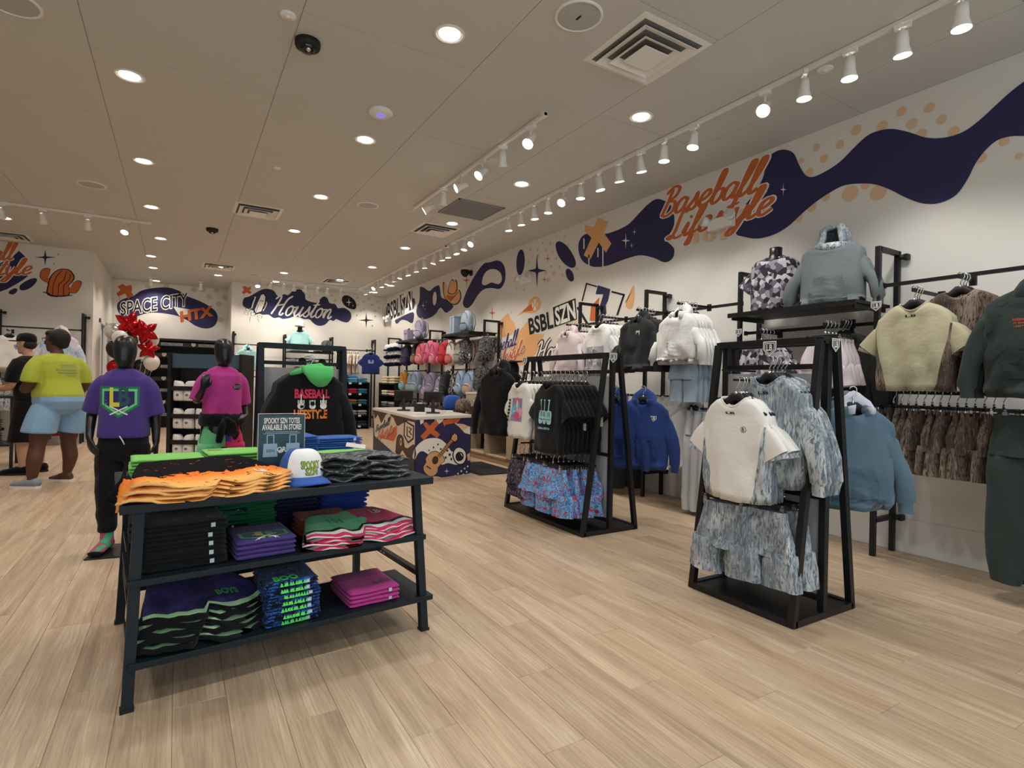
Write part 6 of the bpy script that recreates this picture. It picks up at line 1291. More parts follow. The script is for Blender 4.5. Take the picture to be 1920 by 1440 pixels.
# ------------------------------------------------------------------ people
def head_mb(mb, c, f, s=1.0):
    """a head with brow, nose, lips, chin and ears; c = centre between the ears, f = facing (unit, horizontal)"""
    c = V(c); f = V(f).normalized(); u = V((0, 0, 1)); l = u.cross(f); P = lambda x, y, z: c+l*(x*s)+f*(y*s)+u*(z*s)
    mb.loft([[P(a*cos(2*pi*j/18), y0+b*sin(2*pi*j/18), z) for j in range(18)] for a, b, y0, z in ((.03, .03, .045, -.122), (.048, .055, .025, -.105), (.06, .078, .008, -.07), (.068, .09, .0, -.03), (.073, .096, -.004, .02), (.074, .098, -.006, .06), (.062, .085, -.008, .10), (.03, .045, -.008, .126))])
    mb.tube([P(0, .085, .022), P(0, .104, -.012), P(0, .108, -.026), P(0, .088, -.038)], [.008*s, .011*s, .015*s, .01*s], 8)
    for z, r in ((-.058, .0085), (-.07, .0095)): mb.tube([P(-.024, .072, z), P(0, .092, z), P(.024, .072, z)], [.004*s, r*s, .004*s], 6)
    mb.tube([P(-.045, .07, .035), P(0, .088, .037), P(.045, .07, .035)], [.008*s, .009*s, .008*s], 6); ell(mb, P(0, .062, -.105), (.022*s, .022*s, .016*s))
    for q in (-1, 1):
        mb.tube([P(q*.072, -.005, .028), P(q*.082, -.018, .02), P(q*.082, -.016, -.012), P(q*.073, -.002, -.03)], [.008*s, .012*s, .011*s, .007*s], 6); ell(mb, P(q*.03, .072, -.02), (.02*s, .02*s, .02*s))
    return P
skin1 = mat('brown_skin', '#5a3a2c', .55, spec=.35); skin2 = mat('fair_skin', '#c79a82', .55, spec=.35); hairm = mat('black_hair', '#0d0b0b', .7, bump=.6, bscale=90); eyew = mat('eye_white', '#e6e2dc', .3); 
def face_bits(t, P, s, eye='#2a1b14'):
    for q in (-1, 1):
        e = MB(); ell(e, P(q*.031, .076, .014), (.0125*s, .0125*s, .0105*s), 10, 7); eo = e.build('eye', eyew, t, True)
        e = MB(); ell(e, P(q*.031, .086, .014), (.0052*s,)*3, 8, 5); e.build('iris', mat('iris', eye, .3), eo, True)
wc = (-1.20, 8.13); wt = thing('person', 'woman in bright yellow tee and light blue shorts facing left', 'person', (wc[0], wc[1], 0), R(222))
mb = MB(); ovl = lambda rows: mb.loft([[(x0+a*sgp(cos(2*pi*j/22), .95), y0+b*sgp(sin(2*pi*j/22), .95), z) for j in range(22)] for a, b, x0, y0, z in rows])
# local frame: facing -y, her left is +x
ovl(((.14, .13, 0, .02, .80), (.20, .19, 0, .03, .86), (.225, .215, 0, .035, .95), (.215, .205, 0, .02, 1.03), (.195, .185, 0, -.01, 1.12), (.19, .18, 0, -.015, 1.22), (.20, .17, 0, -.01, 1.32), (.20, .14, 0, .0, 1.40), (.165, .10, 0, .0, 1.455), (.09, .07, 0, 0, 1.485)))
mb.tube([(0, .0, 1.46), (0, -.02, 1.53), (0, -.03, 1.58)], [.068, .058, .06], 14)
P1 = head_mb(mb, (0, -.045, 1.635), (.42, -.9, .0), 1.0)
limb(mb, [(.19, .0, 1.40), (.245, .0, 1.30), (.27, -.02, 1.15), (.20, -.20, 1.08), (.12, -.33, 1.09)], [.07, .072, .062, .052, .03]); hand(mb, (.12, -.33, 1.09), (-.5, -1, .05), (-.4, 0, -1), 1.0, .6)
limb(mb, [(-.19, .0, 1.40), (-.245, .03, 1.28), (-.28, .03, 1.12), (-.22, -.14, 1.05), (-.13, -.27, 1.06)], [.07, .072, .062, .052, .03]); hand(mb, (-.13, -.27, 1.06), (.4, -1, .05), (.4, 0, -1), 1.0, .6)
fl_, fr_ = (.27, .05), (-.16, -.05)      # left foot out to the side, right foot under her
limb(mb, [(.11, .03, .88), (.16, .03, .72), (.20, .02, .47), (.255, .06, .30), (.27, .05, .09)], [.13, .12, .075, .076, .042]); limb(mb, [(-.11, .03, .88), (-.14, .02, .72), (-.15, -.02, .47), (-.16, .0, .30), (-.16, -.05, .09)], [.13, .12, .075, .076, .042])
for q in (fl_, fr_): foot(mb, (q[0], q[1], 0), (.25, -1, 0), 1.1)
mb.v = [(a, b, c+.022 if c < .12 else c) for a, b, c in mb.v]
remeshed(mb, 'body', skin1, wt, .010, 4)
face_bits(wt, P1, 1.0)
hb = MB(); ell(hb, P1(0, -.045, .035), (.102, .112, .112), 18, 12); ell(hb, P1(0, -.075, -.03), (.07, .06, .06), 14, 9); ell(hb, P1(0, .03, .085), (.07, .06, .045), 14, 9); remeshed(hb, 'hair', hairm, wt, .010, 3)
gm = MB()
for q in (-1, 1):
    gm.tube([P1(q*.034+.026*cos(a), .098, .014+.021*sin(a)) for a in [2*pi*j/14 for j in range(15)]], .0032, 6); gm.tube([P1(q*.06, .095, .018), P1(q*.079, .04, .02), P1(q*.08, -.015, .016)], .003, 6)
gm.tube([P1(-.009, .098, .018), P1(.009, .098, .018)], .003, 6); gm.build('glasses', M['blackmatte'], wt, True); 
yt = fab('#b4bf48', 'bright_yellow_cotton'); MBc = MB()
mb = MB(); ovl(((.09, .078, 0, -.005, 1.492), (.115, .09, 0, 0, 1.482), (.175, .112, 0, .0, 1.462), (.218, .155, 0, .0, 1.40), (.222, .19, 0, -.01, 1.31), (.215, .205, 0, -.015, 1.20), (.228, .222, 0, .005, 1.10), (.24, .232, 0, .025, 1.03), (.236, .226, 0, .028, .985)))
for s_ in (-1, 1):
    yy_ = .028 if s_ < 0 else .004
    limb(mb, [(s_*.165, 0, 1.415), (s_*.236, yy_, 1.32), (s_*.268, yy_, 1.22), (s_*.274, yy_-.004, 1.165)], [.078, .088, .090, .090])
yo = remeshed(mb, 't_shirt', yt, wt, .010, 4, label='bright yellow tee with faded back print')
fgy = fab('#9aa36a')
for r_, (z_, w_) in enumerate(((1.36, .16), (1.325, .22), (1.29, .22), (1.255, .18))): decal(yo, 'back_print', [(*(S2('sunny', 0, z_, w_, .03, .09) if r_ == 0 else T2('-- --- -- ---', 0, z_, w_, .014, .03)), 0)], [fgy], axis='b') if r_ else decal(yo, 'back_print', [(*RC(0, z_, w_, .012), 0), (*RC(.02, 1.338, .18, .008), 0), (*RC(-.01, 1.308, .22, .016), 0), (*RC(0, 1.275, .20, .012), 0), (*RC(.03, 1.245, .14, .008), 0)], [fgy], axis='b', label='faded grey lines printed on the back')
for g_ in [g_ for g_ in yo.children if g_.name.startswith('back_print.')]: bpy.data.objects.remove(g_)
mb = MB(); ovl(((.14, .14, 0, .02, .80), (.215, .205, 0, .035, .86), (.242, .235, 0, .04, .95), (.232, .224, 0, .025, 1.03), (.22, .21, 0, .01, 1.06)))
limb(mb, [(.115, .03, .88), (.155, .03, .76), (.19, .027, .63), (.195, .026, .60)], [.14, .155, .16, .16]); limb(mb, [(-.115, .03, .88), (-.14, .02, .76), (-.15, .005, .63), (-.15, .0, .60)], [.14, .155, .16, .16])
remeshed(mb, 'shorts', fab('#86aed0', 'light_blue_cotton'), wt, .011, 4, label='light blue shorts')
def shoe(t, q, d, s, up, sole, name='sneaker', low=False):
    d = V(d).normalized(); sd = d.cross(V((0, 0, 1))); mb = MB(); c = V((q[0], q[1], 0))
    prof = ((-.075, .030, .075), (-.06, .038, .085), (0, .041, .085), (.06, .044, .075), (.12, .05, .055), (.17, .046, .045), (.20, .03, .035)) if not low else ((.05, .046, .058), (.08, .049, .06), (.10, .05, .055), (.115, .048, .05))
    mb.loft([[c+d*(t_*s)+sd*(w_*s*cos(2*pi*j/14))+V((0, 0, .022+h_*s*.5+h_*s*.5*sin(2*pi*j/14)-.004)) for j in range(14)] for t_, w_, h_ in prof])
    so = mb.build(name, up, t, True); P_ = [(-.08, .02), (-.07, .036), (0, .042), (.06, .046), (.13, .053), (.18, .047), (.208, .02)]
    pl = [(x*s, w_*s) for x, w_ in P_]+[(x*s, -w_*s) for x, w_ in reversed(P_)]
    MB().prism(pl, c+V((0, 0, .001)), d, sd, V((0, 0, .026))).build('sole', sole, so, bevel=.004); return so
shoe(wt, fl_, (.25, -1, 0), 1.12, fab('#8d97a3', 'grey_blue_mesh'), M['white']); shoe(wt, fr_, (.25, -1, 0), 1.08, fab('#5b3a44', 'sandal_strap'), M['white'], 'sandal', True)
# the shopper behind her
pc = oz(47, 892); pt2 = thing('person', 'shopper in black cap, black tee and long black shorts, seen from behind', 'person', (pc.x-.0, pc.y+.22, 0), R(240)); mb = MB()
ovl(((.12, .11, 0, .02, .84), (.17, .14, 0, .02, .92), (.17, .135, 0, .01, 1.02), (.165, .125, 0, -.01, 1.14), (.18, .125, 0, -.02, 1.28), (.185, .11, 0, -.03, 1.38), (.15, .085, 0, -.03, 1.44), (.08, .06, 0, -.03, 1.475)))
mb.tube([(0, -.03, 1.45), (0, -.055, 1.53), (0, -.06, 1.57)], [.06, .052, .055], 14); P2 = head_mb(mb, (0, -.075, 1.625), (.1, -1, 0), 1.0)
for s_ in (-1, 1):
    limb(mb, [(s_*.17, -.02, 1.38), (s_*.225, -.02, 1.27), (s_*.24, -.05, 1.10), (s_*.18, -.25, 1.07), (s_*.10, -.38, 1.09)], [.058, .055, .045, .04, .028]); hand(mb, (s_*.10, -.38, 1.09), (-s_*.3, -1, 0), (0, 0, -1), 1.0, .6)
    limb(mb, [(s_*.09, .02, .90), (s_*.11, .01, .70), (s_*.125, 0, .48), (s_*.13, .02, .30), (s_*.13, .03, .09)], [.10, .09, .06, .06, .038]); foot(mb, (s_*.13, .03, 0), (s_*.2, -1, 0), 1.12)
mb.v = [(a, b, c+.022 if c < .12 else c) for a, b, c in mb.v]
remeshed(mb, 'body', skin2, pt2, .010, 4); face_bits(pt2, P2, 1.0, '#3a2a1c')
hb = MB(); ell(hb, P2(0, -.03, .0), (.08, .09, .07), 16, 9); remeshed(hb, 'hair', mat('dark_brown_hair', '#221813', .7), pt2, .01, 2)
hb = MB(); hb.loft([[P2(a*cos(2*pi*j/20), -.008+b*sin(2*pi*j/20), z) for j in range(20)] for a, b, z in ((.082, .108, .035), (.084, .11, .06), (.08, .104, .10), (.06, .08, .132), (.02, .03, .146))]); hb.loft([[P2(x, y, z) for x, y in ((-.07, .08), (-.04, .10), (0, .108), (.04, .10), (.07, .08), (.06, .16), (0, .185), (-.06, .16))] for z in (.036, .046)]); hb.build('cap', blk, pt2, True, fix=True)
mb = MB(); ovl(((.08, .07, 0, -.03, 1.48), (.11, .085, 0, -.03, 1.465), (.165, .10, 0, -.03, 1.44), (.2, .125, 0, -.03, 1.38), (.2, .145, 0, -.02, 1.27), (.19, .15, 0, -.005, 1.12), (.195, .16, 0, .01, 1.0), (.195, .16, 0, .015, .93)))
for s_ in (-1, 1): limb(mb, [(s_*.15, -.02, 1.40), (s_*.215, -.02, 1.30), (s_*.24, -.03, 1.19), (s_*.242, -.035, 1.15)], [.075, .078, .076, .074])
remeshed(mb, 't_shirt', blk, pt2, .010, 4, label='black tee')
mb = MB(); ovl(((.12, .12, 0, .02, .82), (.185, .155, 0, .02, .90), (.182, .15, 0, .015, 1.0), (.18, .148, 0, .01, 1.02)))
for s_ in (-1, 1): limb(mb, [(s_*.095, .02, .90), (s_*.115, .01, .70), (s_*.14, 0, .45), (s_*.145, .0, .40)], [.115, .12, .125, .125])
remeshed(mb, 'shorts', blk, pt2, .011, 4, label='long black shorts')
for s_ in (-1, 1): shoe(pt2, (s_*.13, .03), (s_*.2, -1, 0), 1.15, blk, M['blackmatte'])
# ------------------------------------------------------------------ centre rack with the black hoodie
cr2 = rack('a_frame_rack', 'dark slate A-frame rack behind the table holding the black hoodie', (.90, 5.0, 0), 0, .70, .60, 1.55, NF, arms=((0, -1, 1.40, .36), (.1, 1, 1.36, .3)))
bhm = shirt('hoodie', [blk], w=.27, L=.72, depth=.075, kind='long', seed=91., fold=.016, sl_out=.13, slope=.11)
o = gar('hoodie', bhm, 'black hoodie with green hood and orange back lettering behind the sign', 'hoodie', (.90, 4.62, 1.43), 0, None, 'h', 'black hanger of the green-hooded black hoodie')
red_ = fab('#d23a55'); org_ = fab('#e0803a'); bone = fab('#d9ddd2')
hands = []
for cx in (-.085, 0, .085):
    hands += [(*DC(cx, -.282, .026, .024), 2)]+[(*RC(cx+.013*q, -.25+(.02 if (q == 0 and cx) else 0), .008, .03+(.05 if (q == 0 and cx) else 0)), 2) for q in (-1.5, -.5, .5, 1.5, 0)]
hands += [(*DC(0, -.262, .018), 3)]
decal(o, 'back_print', [(*T2('BASEBALL', 0, -.185, .26, .066, .04), 0), (*T2('LIFESTYLE', -.01, -.345, .25, .066, .04), 1)]+hands, [red_, org_, bone, blk], label='pink and orange lettering with skeleton hands')
gh = fab('#5cc46e', 'green_hood_lining'); mb = MB(); R_ = []
for i in range(9):
    t = i/8; wd_ = .115*(1-t**2.6*.85)+.005; R_.append([V((.03+wd_*cos(a)+.03*t, -.075-.045*sin(pi*t)*(.5+.5*abs(sin(a)))-.02*sin(a)*(1-t), .035-.165*t+.012*noise.noise((a*2, t*4, 3.)))) for a in [2*pi*j/18 for j in range(18)]])
mb.loft(R_); mb.tube([(-.16, -.03, -.035), (-.10, -.055, -.01), (-.03, -.07, .02), (.06, -.06, .035), (.12, -.04, .0), (.155, -.02, -.04)], [.014, .022, .026, .024, .02, .012], 8)
mb.build('hood', gh, o, True, label='bright green hood lining')
for k in range(1, 4): gar('hoodie', bhm, 'black hoodie behind the green-hooded one on the centre rack', 'hoodie', (.90, 4.64+.055*k, 1.43), 0, 'black hoodies on the centre rack', 'h', 'black hanger among the centre rack hoodies', 'hangers of the centre rack hoodies')
# ------------------------------------------------------------------ sock tower
st = thing('sock_stand', 'black sock display stand behind the magenta mannequin', 'display stand', (.33, 7.45, 0), R(-28))
sw, sd_, shh = .80, .34, 1.53
for s_ in (-1, 1): MB().bx((s_*sw/2-.018, -sd_/2, 0), (s_*sw/2+.018, sd_/2, shh)).build('side_panel', M['black'], st, bevel=.003)
MB().bx((-sw/2, .03, .06), (sw/2, .05, shh)).build('back_panel', M['blackmatte'], st); MB().bx((-sw/2+.018, -.14, 1.36), (sw/2-.018, -.12, 1.52)).build('header_board', mat('slate_header', '#3e5768', .5), st)
for z in (.08, .36, .66, .98): MB().bx((-sw/2+.018, -.07, z-.016), (sw/2-.018, .03, z)).build('shelf', M['black'], st)
sock_w = fab('#f3f1ee', 'white_sock_knit')
def sock_meshes():
    up = MB()
    for s_ in (-1, 1):
        R_ = []
        for i in range(9):
            t = i/8; R_.append([(s_*.056+.056*sgp(cos(2*pi*j/12), .8)*(1-.45*t**3), -.02+.05*sin(2*pi*j/12)*(1-.15*t)*(1 if t < .99 else .5), .12+.085*sin(t*pi/2)+.022*sin(t*pi*.9)*cos(2*pi*j/12)*s_-.012*abs(cos(2*pi*j/12))*t) for j in range(12)])
        up.loft(R_)
    lo = MB()
    for s_ in (-1, 1): lo.loft([[(s_*.056+.054*sgp(cos(2*pi*j/12), .7), -.02+.05*sgp(sin(2*pi*j/12), .8)*k_, z) for j in range(12)] for z, k_ in ((.0, .6), (.02, .95), (.08, 1.0), (.13, .9))])
    return up.mesh('sock_cuffs', sock_w, True), lo.mesh('sock_feet', sock_w, True), MB().bx((-.115, -.078, .105), (.115, .03, .15)).mesh('label_band', [fab('#2a2224')])
SU, SL, SBN = sock_meshes(); lgm = MB()
for s_ in (-1, 1): flatput(lgm, DC(s_*.05, .06, .017, .013), 0, -.0725)
SLG = lgm.mesh('logo', [fab('#77777a')])
SMT = st.matrix_basis if False else Matrix.Translation((.33, 7.45, 0)) @ Matrix.Rotation(R(-28), 4, 'Z')
for r_, z in enumerate((.08, .36, .66, .98)):
    for c_i, x in enumerate((-.255, 0, .255)):
        lb = 'white folded sock pack, %s in the %s row of the stand' % (('left', 'middle', 'right')[c_i], ('bottom', 'second lowest', 'third', 'top')[r_])
        q = SMT @ V((x, -.085, z)); t = thing('sock_pack', lb, 'socks', q, R(-28), 'sock packs on the stand'); t.scale = (1.06, 1.06, 1.12)
        for n_, m_ in (('sock_cuffs', SU), ('sock_feet', SL), ('label_band', SBN), ('logo', SLG)): obj(n_, m_, t)
# ------------------------------------------------------------------ checkout counter
ca, cbp, ccp = oz(778.5, 783.7, .80), oz(884.8, 779.6, .80), oz(700, 766, .80)
cA = V((ca.x, ca.y, 0)); cB = V((cbp.x, cbp.y, 0)); cD = V((ccp.x, ccp.y, 0)); cC = cB+(cD-cA)
ct = thing('checkout_counter', 'checkout counter with white top and illustrated navy panels', 'counter', cA)
lo_ = [V(), cB-cA, cC-cA, cD-cA]
def quadbox(q, z0, z1, grow=0.0):
    c = sum(q, V())/4; g = [c+(p_-c)*(1+grow/((p_-c).length)) for p_ in q]; mb = MB(); return mb.loft([[p_+V((0, 0, z)) for p_ in g] for z in (z0, z1)])
M['cream'] = mat('cream_laminate', '#d9c7b4', .6)
quadbox(lo_, .09, .775, -.012).build('body', mat('navy_laminate', '#20223e', .6), ct); quadbox(lo_, 0, .09, -.06).build('toe_kick', M['blackmatte'], ct); quadbox(lo_, .775, .815, .012).build('counter_top', mat('white_quartz', '#ddd8d2', .3), ct, bevel=.004)
n1 = (cB-cA).cross(V((0, 0, 1))).normalized(); n2 = -(cD-cA).cross(V((0, 0, 1))).normalized()
if n1.y > 0: n1 = -n1
if n2.x > 0: n2 = -n2
cc0 = cA+((cB-cA).normalized()+(cD-cA).normalized())*.0
for m_, cl_ in (('brown', '#4a352c'), ('guitar', '#d9a878'), ('guitar2', '#b98250')): M[m_] = mat(m_+'_print', cl_, .8)
PAL2 = [M[k] for k in ('navy', 'orange', 'peach', 'tan', 'wprint', 'bprint', 'cream', 'brown', 'guitar', 'guitar2')]
p = Paint(cA-n1*.004, n1, PAL2).zoom(640, 640, 4.8)
p.poly([(665, 690), (1160, 670), (1152, 1215), (770, 1275), (665, 1240)], 'navy', 1)
p.poly([(705, 690), (745, 687), (740, 730), (712, 750)], 'wprint', 2); p.poly([(830, 690), (930, 684), (910, 720), (870, 750)], 'wprint', 2)
p.poly([(735, 740), (760, 725), (795, 760), (850, 705), (878, 740), (835, 795), (890, 835), (862, 872), (800, 828), (745, 890), (712, 855), (768, 795)], 'orange', 3); p.poly([(905, 715), (1010, 678), (1075, 690), (1050, 730), (985, 742), (940, 750), (930, 770)], 'orange', 2)
p.poly([(985, 690), (1040, 740), (1100, 745), (1160, 770), (1160, 830), (1100, 815), (1060, 770), (1020, 740)], 'tan', 2); p.poly([(1095, 800), (1160, 765), (1160, 838), (1110, 825)], 'wprint', 3)
p.poly([(640, 1040), (665, 960), (740, 890), (820, 870), (890, 880), (950, 930), (990, 990), (1040, 1000), (1100, 1090), (1040, 1112), (960, 1095), (900, 1110), (830, 1060), (740, 990), (690, 1010), (665, 1060)], 'wprint', 2, 3)
for x, y, r in ((830, 955, 9), (870, 928, 9), (790, 982, 8), (895, 970, 10), (955, 985, 11), (975, 1020, 14), (940, 1045, 12), (990, 1060, 12), (960, 955, 10)): p.disc(x, y, r, 'brown', 4)
p.poly([(700, 1245), (790, 1215), (860, 1215), (940, 1235), (770, 1275)], 'tan', 2); p.poly([(1130, 1020), (1158, 1000), (1158, 1070), (1140, 1075)], 'tan', 2)
G_ = [(770, 1030), (800, 1000), (840, 985), (880, 1000), (925, 1040), (930, 1080), (895, 1110), (870, 1140), (865, 1180), (830, 1215), (790, 1215), (745, 1180), (735, 1130), (760, 1090), (755, 1060)]
p.poly(G_, 'bprint', 4, 3); p.poly([(835+(x-835)*.94, 1100+(y-1100)*.95) for x, y in G_], 'guitar', 5, 3); p.disc(845, 1070, 36, 'bprint', 6); p.disc(845, 1070, 28, 'brown', 7)
p.line([(885, 1030), (1000, 885)], 34, 'bprint', 5); p.line([(885, 1030), (1000, 885)], 26, 'guitar2', 6)
for q in range(8): t_ = q/8; x_, y_ = 892+105*t_, 1020-133*t_; p.line([(x_-10, y_-9), (x_+10, y_+9)], 3, 'bprint', 7)
p.poly([(980, 880), (990, 845), (1020, 820), (1052, 840), (1055, 890), (1025, 915)], 'bprint', 6); p.poly([(990, 880), (998, 850), (1020, 830), (1042, 845), (1044, 885), (1022, 903)], 'guitar', 7); p.line([(770, 1125), (800, 1145)], 12, 'brown', 6)
p.poly([(1000, 1020), (1015, 975), (1050, 948), (1095, 960), (1125, 1000), (1128, 1060), (1100, 1105), (1050, 1110), (1015, 1075)], 'bprint', 5, 3); p.poly([(1010, 1020), (1022, 980), (1052, 958), (1092, 970), (1117, 1005), (1118, 1055), (1094, 1096), (1052, 1100), (1022, 1068)], 'wprint', 6, 3)
p.poly([(1028, 1030), (1045, 1000), (1080, 995), (1100, 1020), (1095, 1060), (1060, 1080), (1035, 1065)], 'bprint', 7, 3); p.line([(1075, 1010), (1088, 1030)], 7, 'wprint', 8)
p.star(948, 1168, 26, 32, 'wprint', 3)
for x, y in ((1050, 1190), (1080, 1168), (1110, 1145), (1138, 1125), (1098, 1198), (1128, 1175), (1140, 1200), (1022, 1212)): p.disc(x, y, 9, 'wprint', 3)
p.build('panel_print', ct, 'guitar, space helmet and orange cross illustration').location = -cA
p = Paint(cA-n2*.004, n2, PAL2).zoom(640, 640, 4.8)
p.poly([(288, 622), (662, 692), (662, 1075), (500, 1030), (300, 850)], 'cream', 1); p.poly([(288, 622), (420, 648), (400, 660), (360, 740), (330, 660), (300, 700)], 'brown', 2); p.poly([(440, 655), (662, 695), (662, 730), (600, 715), (540, 745), (500, 760), (470, 690)], 'brown', 2, 2)
p.poly([(565, 705), (655, 760), (650, 880), (600, 920), (560, 850)], 'bprint', 3); p.poly([(575, 725), (645, 770), (640, 870), (602, 902), (570, 842)], 'cream', 4); p.line([(592, 770), (592, 850), (620, 865)], 9, 'bprint', 5); p.line([(608, 775), (630, 790), (612, 815), (630, 840)], 9, 'bprint', 5)
p.poly([(490, 950), (500, 860), (530, 835), (560, 870), (570, 950), (600, 960), (640, 930), (662, 940), (662, 1075), (500, 1030)], 'brown', 2, 2); p.disc(535, 905, 36, 'tan', 3); p.disc(535, 905, 18, 'brown', 4)
p.poly([(335, 870), (420, 800), (500, 760), (500, 840), (470, 900), (400, 880)], 'orange', 2); p.poly([(520, 1030), (550, 980), (590, 1045)], 'tan', 3)
p.glyphs(SCRIPT('Baseball', .16), (305, 815), (440, 740), (305, 760), 'wprint', 4); p.glyphs(SCRIPT('Baseball', .08), (305, 815), (440, 740), (305, 760), 'bprint', 6); p.glyphs(SCRIPT('Lifestyle', .15), (320, 868), (470, 815), (320, 810), 'wprint', 5); p.glyphs(SCRIPT('Lifestyle', .08), (320, 868), (470, 815), (320, 810), 'orange', 7)
p.build('panel_print', ct, 'brown and cream script illustration').location = -cA
mt_ = tag(MB().box((0, 0, .006), (.62, 1.15, .012)).build('floor_mat', mat('black_rubber', '#17161a', .8, bump=.3, bscale=150), bevel=.004), 'black rubber mat on the floor right of the counter', 'floor mat'); mt_.location = ((cB.x+cC.x)/2*.5+oz(905, 888).x*.5, 7.25, 0); mt_.location = (cB.x+.34, cB.y+.35, 0)
def tablet(loc, rz, label):
    t = thing('checkout_tablet', label, 'tablet', loc, rz); MB().lathe([(.10, 0), (.10, .012), (.09, .018), (0, .018)], 20, cap=False).build('base', M['blackmatte'], t, True)
    MB().bar((0, .0, .015), (0, .05, .20), .05, .03).build('stand', M['blackmatte'], t, bevel=.004); rot = Matrix.Rotation(R(38), 3, 'X')
    MB().box((0, .03, .23), (.27, .19, .016), Matrix.Rotation(R(-52), 3, 'X') @ Matrix.Identity(3)).build('screen_body', M['blackmatte'], t, bevel=.004)
    MB().box((.0, .03, .2395), (.25, .17, .001), Matrix.Rotation(R(-52), 3, 'X')).build('back_plate', mat('dark_glass', '#1b1e24', .1), t)
    return t
tablet(tuple(oz(757, 770, .815)), R(-20), 'black checkout tablet stand on the left of the counter'); tablet(tuple(oz(812, 775, .815)), R(-15), 'black checkout tablet stand nearer the counter front')
def boxthing(name, label, cat, loc, rz, parts):
    t = thing(name, label, cat, loc, rz)
    for n_, c, d, m_ in parts: MB().box(c, d).build(n_, m_, t, bevel=.004)
    return t
boxthing('receipt_printer', 'small black receipt printer between the tablets', 'printer', tuple(oz(786, 772, .815)), R(-15), (('housing', (0, 0, .06), (.14, .18, .12), M['blackmatte']), ('paper', (0, -.05, .125), (.07, .05, .02), fab('#e9e7e2'))))
boxthing('card_terminal', 'white card terminal lying on the counter front', 'card terminal', tuple(oz(840, 774, .815)), R(-10), (('body', (0, 0, .018), (.11, .17, .036), M['white']), ('screen', (0, .03, .037), (.08, .06, .002), M['blackmatte'])))
boxthing('paper_stack', 'stack of white papers beside the left tablet', 'papers', tuple(oz(782, 777, .815)), R(20), (('sheets', (0, 0, .012), (.20, .14, .024), fab('#e9e7e2')), ('top_sheet', (.01, .01, .026), (.2, .14, .002), M['white'])))
def soft_bag(name, label, loc, rz, m_, w, d, h):
    t = thing(name, label, 'bag', loc, rz); mb = MB(); mb.loft([[(w/2*sgp(cos(2*pi*j/18), .7)*k_+.012*noise.noise((j, z*20, 2.)), d/2*sgp(sin(2*pi*j/18), .8)*k_, z*h) for j in range(18)] for z, k_ in ((0, .86), (.15, 1), (.5, 1.02), (.8, .9), (.95, .66), (1, .3))]); mb.build('body', m_, t, True)
    MB().tube([(-.05, 0, h*.95), (-.045, 0, h*1.15), (0, 0, h*1.22), (.045, 0, h*1.15), (.05, 0, h*.95)], .009, 6).build('handle', M['blackmatte'], t, True); return t
soft_bag('gift_bag', 'royal blue bag at the back of the counter', tuple(oz(848, 768, .815)), 0, BLU, .30, .2, .24); soft_bag('gift_bag', 'brown camo bag at the right end of the counter', tuple(oz(868, 771, .815)), R(20), CAMO['brown'], .26, .18, .20)
# back cabinet along the mural wall
M['beige'] = mat('beige_laminate', '#b9aa97', .55); M['wood'] = mat('pale_oak_laminate', '#c4a98a', .55)
bc = thing('back_cabinet', 'beige back counter cabinet with white top against the mural wall', 'cabinet', (4.56, 7.5, 0)); L_ = 1.15
MB().bx((-.30, -L_, .10), (.31, L_, .12)).build('bottom_panel', M['wood'], bc); MB().bx((-.31, -L_, 1.065), (.315, L_, 1.10)).build('counter_top', mat('white_top', '#e3ded8', .35), bc, bevel=.003)
for y in (-L_+.02, -.28, .42, L_-.02): MB().bx((-.30, y-.018, .10), (.31, y+.018, 1.065)).build('divider', M['beige'], bc)
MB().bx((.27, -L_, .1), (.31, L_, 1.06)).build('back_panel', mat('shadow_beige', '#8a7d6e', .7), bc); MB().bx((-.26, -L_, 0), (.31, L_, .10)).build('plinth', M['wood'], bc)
for y0, y1, z0, z1, nm in ((.44, L_-.04, .86, 1.055, 'drawer'), (-.26, .40, .86, 1.055, 'drawer'), (-L_+.04, -.3, .86, 1.055, 'drawer'), (-L_+.04, -.3, .12, .84, 'cabinet_door')):
    d = MB().bx((-.318, y0, z0), (-.30, y1, z1)).build(nm, M['beige'] if nm == 'drawer' else M['wood'], bc, bevel=.003); MB().tube([(-.318, (y0+y1)/2-.06, (z0+z1)/2), (-.345, (y0+y1)/2-.055, (z0+z1)/2), (-.345, (y0+y1)/2+.055, (z0+z1)/2), (-.318, (y0+y1)/2+.06, (z0+z1)/2)], .006, 6).build('handle', M['chrome'], d, True)
MB().bx((-.30, -.26, .48), (.27, .40, .50)).build('shelf', M['beige'], bc)
boxthing('gift_box', 'pink box standing on the beige back cabinet', 'box', (4.45, 8.1, 1.101), 0, (('box', (0, 0, .12), (.12, .16, .24), fab('#d9a3ab')), ('lid', (0, 0, .235), (.13, .17, .03), fab('#e0b0b6'))))
